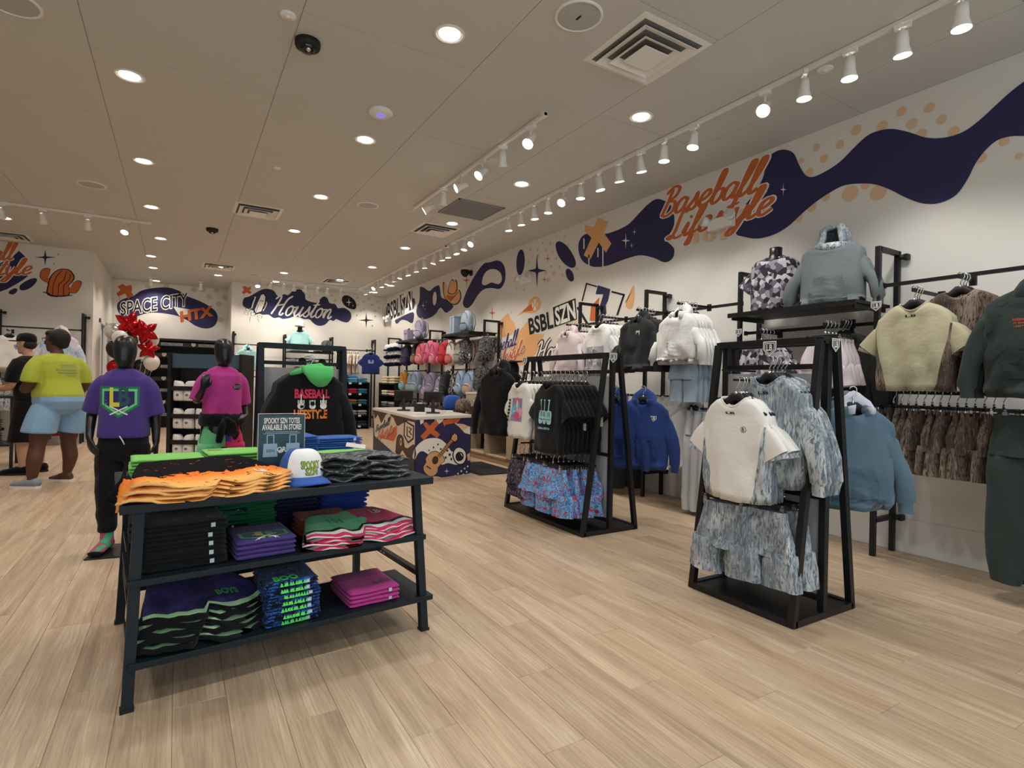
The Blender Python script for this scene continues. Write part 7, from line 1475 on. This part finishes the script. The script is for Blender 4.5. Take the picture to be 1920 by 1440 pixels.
# ------------------------------------------------------------------ backpack wall
for y, lb in ((8.57, 'black ladder upright right of the denim backpacks'), (9.83, 'black ladder upright between the two backpack shelves'), (11.03, 'black ladder upright under the lilac backpack shelf'), (12.4, 'black ladder upright between the caps and the black backpacks'), (13.75, 'black ladder upright by the back corner caps')): upright((XF, y), NX, 2.37, lb)
wshelf(4.28, 4.84, 8.62, 9.78, 2.16, 'black wall shelf carrying the pale blue bags'); wshelf(4.28, 4.84, 11.08, 12.35, 2.18, 'black wall shelf carrying the lilac backpack')
def backpack(loc, rz, label, m_, m2_, s=1.0, group=None, hang=True):
    t = thing('backpack', label, 'backpack', loc, rz, group); w, d, h = .155*s, .075*s, .42*s
    def body(w_, d_, z0, z1, y0):
        R_ = []
        for i in range(9):
            u = i/8; k_ = (1-abs(2*u-1)**3.2)**.45 if 0 < u < 1 else .35; top = 1-.22*max(0, u-.55)
            R_.append([(w_*sgp(cos(2*pi*j/18), .55)*k_*top, y0+d_*sgp(sin(2*pi*j/18), .6)*k_, z0+(z1-z0)*u) for j in range(18)])
        return MB().loft(R_)
    body(w, d, 0, h, 0).build('main_compartment', m_, t, True); fp = body(w*.78, d*.55, h*.06, h*.50, -d*.85).build('front_pocket', m2_, t, True)
    MB().tube([(w*.72*cos(a), -d*1.38, h*.40+h*.05*sin(a)) for a in [pi*j/8 for j in range(9)]], .004*s, 5).build('zipper', M['blackmatte'], fp, True)
    MB().tube([(-w*.75*cos(pi*j/10)*1.0, -d*.96, h*.62+h*.30*sin(pi*j/10)) for j in range(11)], .0045*s, 5).build('zipper', M['blackmatte'], t, True)
    MB().tube([(-.035*s, d*.4, h*.96), (-.03*s, d*.4, h*1.06), (0, d*.4, h*1.09), (.03*s, d*.4, h*1.06), (.035*s, d*.4, h*.96)], .008*s, 6).build('top_handle', m2_, t, True)
    for q in (-1, 1):
        MB().tube([(q*.06*s, d*.9, h*.93), (q*.085*s, d*1.5, h*.78), (q*.10*s, d*1.6, h*.45), (q*.11*s, d*1.0, h*.08)], [(.025*s, .008*s)]*4, 8).build('strap', m2_, t, True); ell_ = MB(); ell(ell_, (q*w*1.0, 0, h*.22), (.022*s, .045*s, .075*s), 10, 7); ell_.build('side_pocket', m2_, t, True)
    return t
col = lambda h_: fab(h_)
bpw = [(12.2, 1.62, '#17181b', '#222327', 'black backpack at the left end of the upper backpack row'), (11.9, 1.62, '#1c1f3c', '#25284a', 'dark navy backpack in the upper row beside the black one'), (11.5, 1.64, '#26262a', '#8a6c55', 'black backpack with tan pocket in the upper row'), (11.1, 1.62, '#d2657f', '#e08a96', 'coral pink backpack left of the glossy pink ones'), (10.72, 1.66, '#d76d95', '#c64f7f', 'glossy pink backpack in the middle of the upper row'), (10.35, 1.60, '#cf5b7c', '#d98b9d', 'rose pink backpack with pale pocket in the upper row'), (9.98, 1.60, '#c93240', '#b42531', 'bright red backpack in the upper row'), (9.55, 1.58, '#d5d3cc', '#c97070', 'clear white backpack with red patch in the upper row'), (9.25, 1.58, '#a9a8a2', '#8e8d88', 'stone grey backpack behind the white one'), (8.95, 1.60, 'dark', 'bw', 'dark camo backpack in the upper row'), (8.30, 1.60, 'dark', 'dark', 'dark camo backpack right of the ladder upright'),
 (12.1, 1.04, '#b97a2c', '#7fb5c4', 'mustard and aqua backpack in the lower row'), (11.7, 1.02, '#7d93a8', '#8ea3b6', 'faded denim backpack in the lower row'), (11.35, 1.02, '#8497ac', '#94a8bb', 'second faded denim backpack of the lower row'), (10.85, .93, '#8f7fae', '#a393c0', 'lilac mesh backpack in the lower row'), (10.5, 1.0, '#86809b', '#9a94ad', 'greyish lilac backpack behind the mesh one'), (10.15, .92, '#9a9db0', '#b3b6c4', 'silver backpack in the lower row'), (9.8, 1.0, '#202126', '#2c2d33', 'black backpack in the lower row behind the upright'), (9.45, .98, 'bw', 'bw', 'black and white speckled backpack in the lower row'), (9.12, 1.02, '#8aa6c4', '#9bb5cf', 'light denim backpack right of the speckled one'), (8.85, 1.02, '#94aecb', '#c0a893', 'light denim backpack with sandy pocket in the lower row'), (8.35, 1.1, 'dark', 'dark', 'dark camo backpack at the right end of the lower row')]
gm_ = lambda c: CAMO[c] if c in CAMO else fab(c)
for i, (y, z, c1, c2, lb) in enumerate(bpw): backpack((4.40 if i % 2 else 4.44, y, z), R(-90+rng.uniform(-10, 10)), lb, gm_(c1), gm_(c2), 1.08)
for y0, y1, z, lb in ((8.62, 9.78, 2.09, 'upper black rail of the white and camo backpacks'), (9.88, 10.98, 2.11, 'upper black rail of the pink backpacks'), (11.08, 12.35, 2.11, 'upper black rail of the black backpacks'), (8.62, 9.78, 1.50, 'lower black rail of the denim backpacks'), (9.88, 10.98, 1.46, 'lower black rail of the lilac backpacks'), (11.08, 12.35, 1.50, 'lower black rail of the mustard backpack')): rail((4.50, y0, z), (4.50, y1, z), lb, sq=True)
for y0, y1, k_ in ((8.62, 9.78, 'right'), (9.88, 10.98, 'middle'), (11.08, 12.35, 'left')):
    for i in range(4): backpack((4.42, y0+.15+i*(y1-y0-.3)/3, .38), R(-90+rng.uniform(-8, 8)), 'dark backpack in the bottom row of the %s bay' % k_, fab('#26232b') if i % 2 else fab('#3a3540'), fab('#39343f') if i % 2 else fab('#202026'), 1.0, 'dark backpacks, %s bay' % k_)
    rail((4.50, y0, .88), (4.50, y1, .88), 'lowest black rail of the %s backpack bay' % k_, sq=True)
lil = fab('#9d96b4'); backpack((4.50, 11.42, 2.181), R(-80), 'lilac backpack standing on the left wall shelf', lil, fab('#aaa3bf'), 1.05)
boxthing('lunch_bag', 'small lilac lunch bag beside the lilac backpack', 'bag', (4.42, 11.95, 2.181), R(-90), (('body', (0, 0, .12), (.24, .14, .24), fab('#a7a2b8')), ('flap', (0, -.06, .2), (.22, .04, .09), fab('#9a95ac')), ('handle', (0, 0, .26), (.1, .02, .03), M['blackmatte'])))
backpack((4.50, 9.15, 2.161), R(-85), 'pale blue clear backpack standing on the right wall shelf', fab('#9fb0c2'), fab('#7d8c9d'), 1.0)
boxthing('lunch_bag', 'tall pale blue cooler bag beside the clear backpack', 'bag', (4.44, 9.52, 2.161), R(-90), (('body', (0, 0, .16), (.2, .15, .32), fab('#a3b3c6')), ('lid', (0, 0, .325), (.21, .16, .03), fab('#8fa1b6')), ('strap', (0, -.078, .18), (.03, .006, .26), fab('#7f90a5'))))
# caps and folded stacks in the corner
def small_cap(loc, rz, label, mc, mf, mbm, group=None, s=1.0): return cap_thing(loc, rz, label, mc, mf, mbm, sc_=s, group=group)
cw_, cn_ = fab('#e1e0e4', 'white_twill'), fab('#2b3566', 'navy_twill')
proto = None
for r_, z in enumerate((2.02, 1.84, 1.66)):
    for c_i, y in enumerate((13.45, 13.2, 12.95, 12.7)):
        lb = 'white and navy cap on the %s row of the corner cap wall' % ('top', 'middle', 'lowest')[r_]
        if proto is None: proto = small_cap((4.45, y, z), R(-38), lb, cn_, cw_, cn_, 'caps on the corner wall', 1.1)
        else: dup(proto, (4.45, y, z), R(-38+rng.uniform(-10, 10)), lb).rotation_euler.x = R(-12)
    rail((4.52, 12.5, z+.03), (4.52, 13.65, z+.03), 'black cap rail, %s on the corner wall' % ('topmost', 'middle', 'lowest')[r_], sq=True)
def shelf_unit(x0, x1, y0, y1, zs, label):
    t = thing('shelf_unit', label, 'shelving', ((x0+x1)/2, (y0+y1)/2, 0)); w, d = x1-x0, y1-y0; al = w < d
    for s_ in (-1, 1):
        if al: MB().bx((-w/2, s_*d/2-.015, 0), (w/2, s_*d/2+.015, max(zs)+.02)).build('side_panel', M['black'], t)
        else: MB().bx((s_*w/2-.015, -d/2, 0), (s_*w/2+.015, d/2, max(zs)+.02)).build('side_panel', M['black'], t)
    (MB().bx((w/2-.01, -d/2, 0), (w/2, d/2, max(zs))) if al else MB().bx((-w/2, d/2-.01, 0), (w/2, d/2, max(zs)))).build('back_panel', M['blackmatte'], t)
    for z in zs: MB().bx((-w/2, -d/2, z-.02), (w/2, d/2, z)).build('shelf', M['black'], t)
    return t
shelf_unit(4.30, 4.72, 12.48, 13.66, (.08, .36, .64, .92, 1.20), 'black shelving under the corner caps')
ID = Matrix.Identity(4)
def pile(cols, x, y, z, w, d, h, rz, what, where, seed):
    for i, c in enumerate(cols):
        o = obj('folded_t_shirt', folded('folded_t_shirt', [gm_(c)], w, d, h, 1, seed+i, n=8, amp=.006)); o.location = (x, y, z+.001+i*h*1.02); o.rotation_euler = (0, 0, rz)
        tag(o, '%s folded garment, %s, %s' % (what[i % len(what)], ('lowest of its pile', 'second from the bottom', 'third from the bottom', 'topmost of its pile')[min(i, 3)], where), 't-shirt', None)
for z, a, b in ((1.20, ['#e2d8ba', '#ddd2b0', '#e6dcc0'], ['#e6dcc0', '#d9cda8', '#e2d8ba']), (.92, ['#d9cfb2', '#e0d7bd'], ['#dcd2b6', '#b87a80']), (.64, ['#55564f', '#8f9591'], ['#4a4b47', '#a3a8a4']), (.36, ['#9aa39f', '#b3bab6'], ['#8f9894', '#55564f']), (.08, ['#2a2a2c', '#39393c'], ['#2f2f31', '#27272a'])):
    nm = {1.20: 'on the top corner shelf', .92: 'on the second corner shelf', .64: 'on the middle corner shelf', .36: 'on the fourth corner shelf', .08: 'on the bottom corner shelf'}[z]
    pile(a, 4.48, 13.35, z, .42, .30, .06, R(-90), [{1.20: 'cream', .92: 'oat', .64: 'olive grey', .36: 'sage grey', .08: 'black'}[z]], nm+' at left', z*10); pile(b, 4.48, 12.82, z, .42, .30, .06, R(-90), [{1.20: 'ivory', .92: 'pale oat', .64: 'dark olive', .36: 'grey green', .08: 'near-black'}[z]], nm+' at right', z*20)
# ------------------------------------------------------------------ back wall under the script
for x, lb in ((1.09, 'black ladder upright at the left edge of the back wall'), (2.24, 'black ladder upright left of the aqua bust'), (3.38, 'black ladder upright right of the aqua bust'), (4.5, 'black ladder upright in the back corner')): upright((x, 14.70), (0, 1, 0), 2.37, lb)
for x0, x1, z, lb in ((1.12, 2.21, 2.07, 'black rail with the aqua hoodie'), (2.27, 3.35, 1.78, 'black rail under the aqua bust shelf'), (3.41, 4.47, 2.06, 'black rail with the cream tops'), (1.12, 2.21, 1.3, 'lower black rail behind the sock stand')): rail((x0, 14.72, z), (x1, 14.72, z), lb, sq=True)
aq = fab('#a9dcdc', 'aqua_cotton')
m1 = shirt('hoodie', [aq], w=.25, L=.52, depth=.07, seed=101., sl_out=.16, fold=.014); o = gar('hoodie', m1, 'aqua short sleeve hoodie with dark lettering on the back wall', 'hoodie', (1.37, 14.40, 2.06), R(8), None, 'h', 'black hanger of the aqua hoodie')
obj('hood', hood_mesh([aq], seed=30., big=.9), o); decal(o, 'chest_print', [(*T2('BASEBALL', 0, -.20, .25, .08, .02), 0), (*T2('101', 0, -.30, .07, .04, .02), 0)], [fab('#2f4a52')])
arm((1.37, 14.72, 2.06), (0, -.36, 0), 'black face-out arm carrying the aqua hoodie')
wshelf_t = thing('wall_shelf', 'black wall shelf carrying the aqua bust', 'shelf', (2.81, 14.62, 1.95)); MB().box((0, 0, -.012), (1.06, .5, .024)).build('board', M['black'], wshelf_t); MB().box((0, -.25, -.02), (1.06, .014, .04)).build('front_lip', M['black'], wshelf_t)
bust((2.56, 14.62, 1.951), R(-10), 'black torso form wearing the aqua tee and white cap', 1.08); m1 = shirt('t_shirt', [aq], w=.225, L=.54, depth=.15, neck=.08, seed=103., sl_out=.18, fold=.008, drop=.04); o = gar('t_shirt', m1, 'aqua tee worn by the bust on the back wall shelf', 't-shirt', (2.56, 14.62, 2.49), R(-10), dz=0)
cap_thing((2.56, 14.60, 2.58), R(-25), 'white cap on the aqua bust', cw_, cw_, cw_, sc_=1.15)
cap_thing((2.98, 14.50, 1.952), R(-10), 'white front cap on the back wall shelf', M['blackmatte'], cw_, M['blackmatte'], sc_=1.2); cap_thing((3.2, 14.58, 2.06), R(10), 'dark camo cap raised behind the white front cap', CAMO['dark'], CAMO['dark'], CAMO['dark'], sc_=1.5)
boxthing('cap_riser', 'small dark riser block under the dark camo cap', 'riser', (3.2, 14.6, 1.952), 0, (('block', (0, 0, .05), (.22, .22, .10), M['blackmatte']), ('top', (0, 0, .104), (.24, .24, .008), M['black'])))
for i, (x, z) in enumerate(((2.4, 1.62), (2.62, 1.64), (2.85, 1.6), (3.1, 1.63), (2.5, 1.42), (2.75, 1.40), (3.0, 1.43))): cap_thing((x, 14.55, z), R(rng.uniform(-15, 15)), 'black cap pegged under the aqua bust shelf', M['blackmatte'], blk if i % 2 else fab('#8d8f93'), M['blackmatte'], sc_=1.15, group='black caps under the bust shelf')
for z, lb in ((1.66, 'upper'), (1.45, 'lower')): rail((2.27, 14.62, z), (3.35, 14.62, z), 'black cap rail, %s one under the aqua bust' % lb, sq=True)
crm = [fab('#d8cfc0'), fab('#cfc2b4'), fab('#e0dace'), fab('#c7b3a8')]
ms = [shirt('t_shirt', [c], w=.2, L=.52, depth=.028, seed=105.+i, sl_out=.12) for i, c in enumerate(crm)]
for i in range(11): gar('t_shirt', ms[i % 4], 'cream tone top hung edge-on in the row on the back wall', 't-shirt', (3.48+.055*i, 14.66, 2.06), R(90+rng.uniform(-6, 6)-20), 'cream tops on the back wall rail', 's', 'black hanger among the cream tops', 'hangers of the cream tops')
ny = fab('#26356f'); m1 = shirt('t_shirt', [ny], w=.23, L=.54, depth=.06, seed=111., sl_out=.15); o = gar('t_shirt', m1, 'navy tee with white block print beside the cream tops', 't-shirt', (4.28, 14.32, 2.08), R(-15), None, 'h', 'black hanger of the navy tee'); decal(o, 'chest_print', [(*RC(0, -.22, .14, .09), 0)], [fab('#8fa0c8')])
arm((4.28, 14.72, 2.08), (0, -.42, 0), 'black face-out arm carrying the navy tee')
shelf_unit(3.42, 4.28, 14.42, 14.88, (.08, .36, .64, .92, 1.20), 'black shelving with coloured stacks on the back wall')
for z, cs in ((1.20, (['#4e93a3', '#5a9db0'], ['#3f8fc2', '#58a3d0', '#4b98c8'], ['#3d8cc0', '#4f9fce'])), (.92, (['#5a6468', '#6c777c'], ['#9b1f36', '#a82a40'], ['#2f6f8f', '#3a7f9f'])), (.64, (['#5b5470', '#6b6480'], ['#3f6f57', '#a85e3a'], ['#2d5f78', '#3f7391'])), (.36, (['#8a1f38', '#9c2a44'], ['#8c9193', '#9a9fa1'], ['#7d8385', '#a3a8aa'])), (.08, (['#22242a', '#33363d'], ['#2a2c30', '#3b3e44'], ['#3f4348', '#2c2f34']))):
    nm = {1.20: 'top', .92: 'second', .64: 'middle', .36: 'fourth', .08: 'bottom'}[z]
    for c_i, c in enumerate(cs):
        wn = {'4e93a3': 'teal', '3f8fc2': 'sky blue', '3d8cc0': 'bright blue', '5a6468': 'slate', '9b1f36': 'crimson', '2f6f8f': 'petrol blue', '5b5470': 'dusty violet', '3f6f57': 'green and rust', '2d5f78': 'deep teal', '8a1f38': 'wine red', '8c9193': 'silver grey', '7d8385': 'stone grey', '22242a': 'charcoal', '2a2c30': 'ink black', '3f4348': 'graphite'}[c[0][1:]]
        pile(c, 3.60+.26*c_i, 14.62, z, .23, .36, .065, 0, [wn], 'on the %s back wall shelf' % nm, z*7+c_i)
        tg2 = tag(obj('shelf_tag', MB().box((0, 0, 0), (.07, .003, .05)).mesh('shelf_tag', [fab('#d5dadd')])), 'white price card under the %s pile on the %s back wall shelf' % (wn, nm), 'tag'); tg2.location = (3.52+.26*c_i, 14.416, z-.012)
# ------------------------------------------------------------------ black shelving with logo strips in the recess
rs = thing('logo_shelving', 'tall black shelving with white logo strips under the block lettering', 'shelving', (.17, 16.2, 0)); w_ = 1.66
MB().bx((-w_/2, .16, 0), (w_/2, .2, 2.2)).build('back_panel', M['blackmatte'], rs)
for s_ in (-1, 1): MB().bx((s_*w_/2-.02, -.16, 0), (s_*w_/2+.02, .2, 2.2)).build('side_panel', M['black'], rs)
MB().bx((-w_/2, -.16, 2.14), (w_/2, .2, 2.2)).build('top_cap', M['black'], rs, bevel=.01)
strm = [M['blackmatte'], mat('strip_grey', '#8e8f92', .6), M['wprint']]
for i, z in enumerate((2.05, 1.78, 1.5, 1.2, .92, .62, .32)):
    b_ = MB().bx((-w_/2, -.15, z-.04), (w_/2, .16, z-.015)).build('shelf', M['black'], rs)
    mb = MB()
    for k_ in range(2):
        cx = -.42+.80*k_+(.18 if i % 2 else 0)
        def pt_(sh, mi, dy): flatput(mb, ([(q[0], q[1]+z+.01) for q in sh[0]], sh[1]), mi, dy)
        pt_(RC(cx+.08, 0, .46, .062), 1, -.153); pt_(T2('BASEBALL LIFESTYLE 101', cx+.08, 0, .40, .03, .02), 0, -.155); pt_(plate(cx-.26, 0, .085), 2, -.153); pt_(plate(cx-.26, 0, .065), 0, -.154); pt_(T2('LB', cx-.26, .005, .035, .035, .03), 2, -.155)
    MB().bx((-w_/2, -.152, z-.045), (w_/2, -.145, z+.055)).build('front_lip', M['blackmatte'], rs); mb.build('logo_strip', strm, rs, label='white plate logos and strip lettering')
# balloons by the passage door
redf = mat('red_foil', '#b3141c', .18, .75); silv = mat('silver_foil', '#c9c6c4', .2, .7); wlat = mat('white_latex', '#dedbd6', .35); klat = mat('black_latex', '#121214', .25)
def balloon(pos, kind, m_, label, sz=.17, tilt=0):
    t = thing('balloon', label, 'balloon', (-.88, 13.75, .0)); q = V(pos)-V((-.88, 13.75, 0)); mb = MB()
    if kind == 'star':
        rim = []
        for j in range(40):
            a = 2*pi*j/40+tilt; ph = ((j % 8)/8); r = sz*(1.25-.62*(1-abs(2*ph-1))**.8); rim.append((r*sin(a), r*cos(a)))
        R_ = [[(q.x+x*k_, q.y+dy, q.z+z*k_) for x, z in rim] for k_, dy in ((.05, -.075), (.45, -.066), (.8, -.035), (1, 0), (.8, .035), (.45, .066), (.05, .075))]
        mb.loft(R_)
    else:
        for_r = [(cos(-pi/2+pi*i/12)*(1+.10*sin(-pi/2+pi*i/12)), sin(-pi/2+pi*i/12)*1.12) for i in range(1, 12)]
        mb.loft([[(q.x+sz*r*cos(2*pi*j/18), q.y+sz*r*sin(2*pi*j/18), q.z+sz*z) for j in range(18)] for r, z in for_r])
    b_ = mb.build('skin', m_, t, True, fix=True); MB().tube([(q.x, q.y, q.z-sz*1.10), (q.x, q.y, q.z-sz*1.17), (q.x, q.y, q.z-sz*1.22)], [.006, .018, .022], 8).build('knot', m_, t, True)
    MB().tube(cr_spline([(q.x, q.y, q.z-sz*1.2), (q.x*.6, q.y*.6, q.z*.55), (.0, .0, .09)], 6, False), .0018, 5).build('ribbon', M['white'], t)
    return t
bz = lambda u, v, d=0: oy(u, v, 13.75+d)
balloon(bz(243, 608), 'star', redf, 'red foil star balloon, topmost of the cluster', .24, .3); balloon(bz(272, 622, -.15), 'star', redf, 'red foil star balloon leaning right behind the mannequin head', .22, -.4); balloon(bz(213, 622, .1), 'round', silv, 'silver balloon at the upper left of the cluster', .16); balloon(bz(225, 634, -.2), 'round', wlat, 'white balloon below the silver one', .14); balloon(bz(284, 638, .1), 'round', wlat, 'white balloon at the right of the cluster', .14)
balloon(bz(240, 640, .25), 'round', klat, 'black balloon in the middle of the cluster', .18); balloon(bz(217, 655, .1), 'round', klat, 'black balloon on the left of the cluster', .17); balloon(bz(278, 655, -.1), 'star', redf, 'red foil star balloon under the white one', .18, .1); balloon(bz(216, 690, .05), 'round', redf, 'red balloon low on the left of the cluster', .15); balloon(bz(284, 680, .0), 'round', wlat, 'white balloon low on the right of the cluster', .15); balloon(bz(222, 668, .35), 'round', wlat, 'small white balloon between the black and red ones', .11); balloon(bz(265, 690, .2), 'round', klat, 'black balloon low behind the purple mannequin', .17)
t = thing('balloon_weight', 'dark weight holding the balloon ribbons on the floor', 'balloon weight', (-.88, 13.75, 0)); MB().lathe([(.05, 0), (.055, .02), (.05, .07), (.02, .09), (0, .09)], 16, cap=False).build('body', M['blackmatte'], t, True); MB().lathe([(.02, .088), (.022, .1), (0, .104)], 10, cap=False).build('ring', silv, t, True)
# ------------------------------------------------------------------ left wall
for x, lb in ((-1.53, 'black ladder upright at the end of the left clothing wall'), (-2.72, 'black ladder upright at the left edge of the frame')): upright((x, 12.73), (0, 1, 0), 2.38, lb)
rail((-2.69, 12.76, 2.07), (-1.56, 12.76, 2.07), 'upper black rail on the left clothing wall', sq=True); rail((-2.69, 12.76, 1.16), (-1.56, 12.76, 1.16), 'lower black rail on the left clothing wall', sq=True)
m1 = shirt('t_shirt', [white], w=.25, L=.56, depth=.06, seed=121., sl_out=.16, fold=.016); o = gar('t_shirt', m1, 'white tee with small violet print on the left clothing wall', 't-shirt', (-2.47, 12.38, 2.0), R(18), None, 'h', 'black hanger of the white tee on the left wall'); decal(o, 'chest_print', [(*PG([(.05, -.16), (.12, -.13), (.15, -.18), (.08, -.24)]), 0)], [fab('#8d86b8')])
m2s = shirt('t_shirt', [white], w=.25, L=.58, depth=.026, seed=122., sl_out=.16)
for k in range(1, 5): gar('t_shirt', m2s, 'white tee behind the violet print tee on the left wall', 't-shirt', (-2.47-.01*k, 12.38+.05*k, 2.0-.012*k), R(18), 'white tees on the left wall', 'h', 'black hanger among the left wall white tees', 'hangers of the left wall white tees')
arm((-2.5, 12.76, 2.0), (0, -.40, 0), 'black face-out arm carrying the white tees on the left wall')
tdm = CAMO['pinkblue']; m1 = shirt('hoodie', [tdm], w=.27, L=.68, depth=.08, kind='long', seed=124., sl_out=.15, fold=.018); o = gar('hoodie', m1, 'pink and blue tie-dye hoodie behind the woman in yellow', 'hoodie', (-1.80, 12.36, 2.06), R(-8), None, 'h', 'black hanger of the tie-dye hoodie'); obj('hood', hood_mesh([fab('#d8d2cf')], seed=33., big=1.3), o, 'pale hood').location = (0, 0, .03)
arm((-1.80, 12.76, 2.06), (0, -.42, 0), 'black face-out arm carrying the tie-dye hoodie')
for i in range(7): gar('shorts', sh[i % 2], 'grey camo shorts on the lower rail of the left wall', 'shorts', (-2.6+.075*i, 12.62, 1.16), R(75+rng.uniform(-8, 8)), 'grey camo shorts on the left wall', 'c', 'clip hanger of the left wall camo shorts', 'clip hangers of the left wall camo shorts')
rdp = pants('sweatpants', [fab('#7a1f2c')], w=.17, L=.86, depth=.05, leg=.09, cuff=.07, waist=.16, seed=126., fold=.016)
for i in range(4): gar('sweatpants', rdp, 'wine red sweatpants beside the left wall camo shorts', 'pants', (-2.02+.09*i, 12.62, 1.16), R(75+rng.uniform(-8, 8)), 'wine red sweatpants', 'c', 'clip hanger of the wine red sweatpants', 'clip hangers of the wine red sweatpants')
# low table of folded whites at the left edge, in front of the shoppers
lt = thing('display_table', 'black display table of folded white tops at the left edge', 'table', (-2.45, 9.85, 0), R(6))
for sx in (-1, 1):
    for sy in (-1, 1): MB().bx((sx*.55-.018, sy*.32-.018, 0), (sx*.55+.018, sy*.32+.018, .93)).build('leg', M['black'], lt)
MB().bx((-.58, -.35, .93), (.58, .35, .96)).build('table_top', M['black'], lt); MB().bx((-.54, -.31, .30), (.54, .31, .325)).build('lower_shelf', M['black'], lt)
LTM = Matrix.Translation((-2.45, 9.85, 0)) @ Matrix.Rotation(R(6), 4, 'Z')
stack('folded_t_shirt', 't-shirt', [white], 5, .24, -.05, .961, .32, .36, .045, 'white folded top in the stack at the left edge table', 'white folded tops at the left edge', seed=131., frame=LTM, toplabel='white folded top topmost at the left edge table')
stack('folded_t_shirt', 't-shirt', [white], 4, -.2, -.05, .961, .32, .36, .045, 'white folded top in the outer stack at the left edge', 'outer white folded tops at the left edge', seed=133., frame=LTM)
stack('folded_sweatpants', 'pants', [blk], 5, .2, 0, .326, .40, .46, .06, 'black folded sweatpants on the low shelf at the left edge', 'black folded pants at the left edge', seed=135., frame=LTM)
# ------------------------------------------------------------------ labels: alike things named by their place
bpy.context.view_layer.update()
ORD = ['', '', 'second', 'third', 'fourth', 'fifth', 'sixth', 'seventh', 'eighth', 'ninth', 'tenth', 'eleventh', 'twelfth', 'thirteenth', 'fourteenth', 'fifteenth', 'sixteenth', 'seventeenth', 'eighteenth', 'nineteenth', 'twentieth']
by = {}
for o in sc.objects:
    if o.parent is None and o.get('category') and o.get('label'): by.setdefault(o['label'], []).append(o)
for lb, os_ in by.items():
    if len(os_) < 2 or len(os_) > 20: continue
    pts = [(proj(o.matrix_world.translation) or (0, 0)) for o in os_]
    xs, zs = [q[0] for q in pts], [o.matrix_world.translation.z for o in os_]
    stacked = max(zs)-min(zs) > .012*len(os_) and max(xs)-min(xs) < 45
    order = sorted(range(len(os_)), key=lambda i: zs[i] if stacked else xs[i]); n = len(os_)
    far = len(lb.split()) <= 12
    for k_, i in enumerate(order):
        a = k_+1; b = n-k_
        lo, hi = ('lowest', 'uppermost') if stacked else ('leftmost', 'rightmost')
        w = lo if a == 1 else hi if b == 1 else (ORD[a]+(' from the bottom' if stacked else ' from the left'))
        os_[i]['label'] = (lb+', '+w) if len((lb+', '+w).split()) <= 16 else ' '.join(lb.split()[:16-len(w.split())])+', '+w
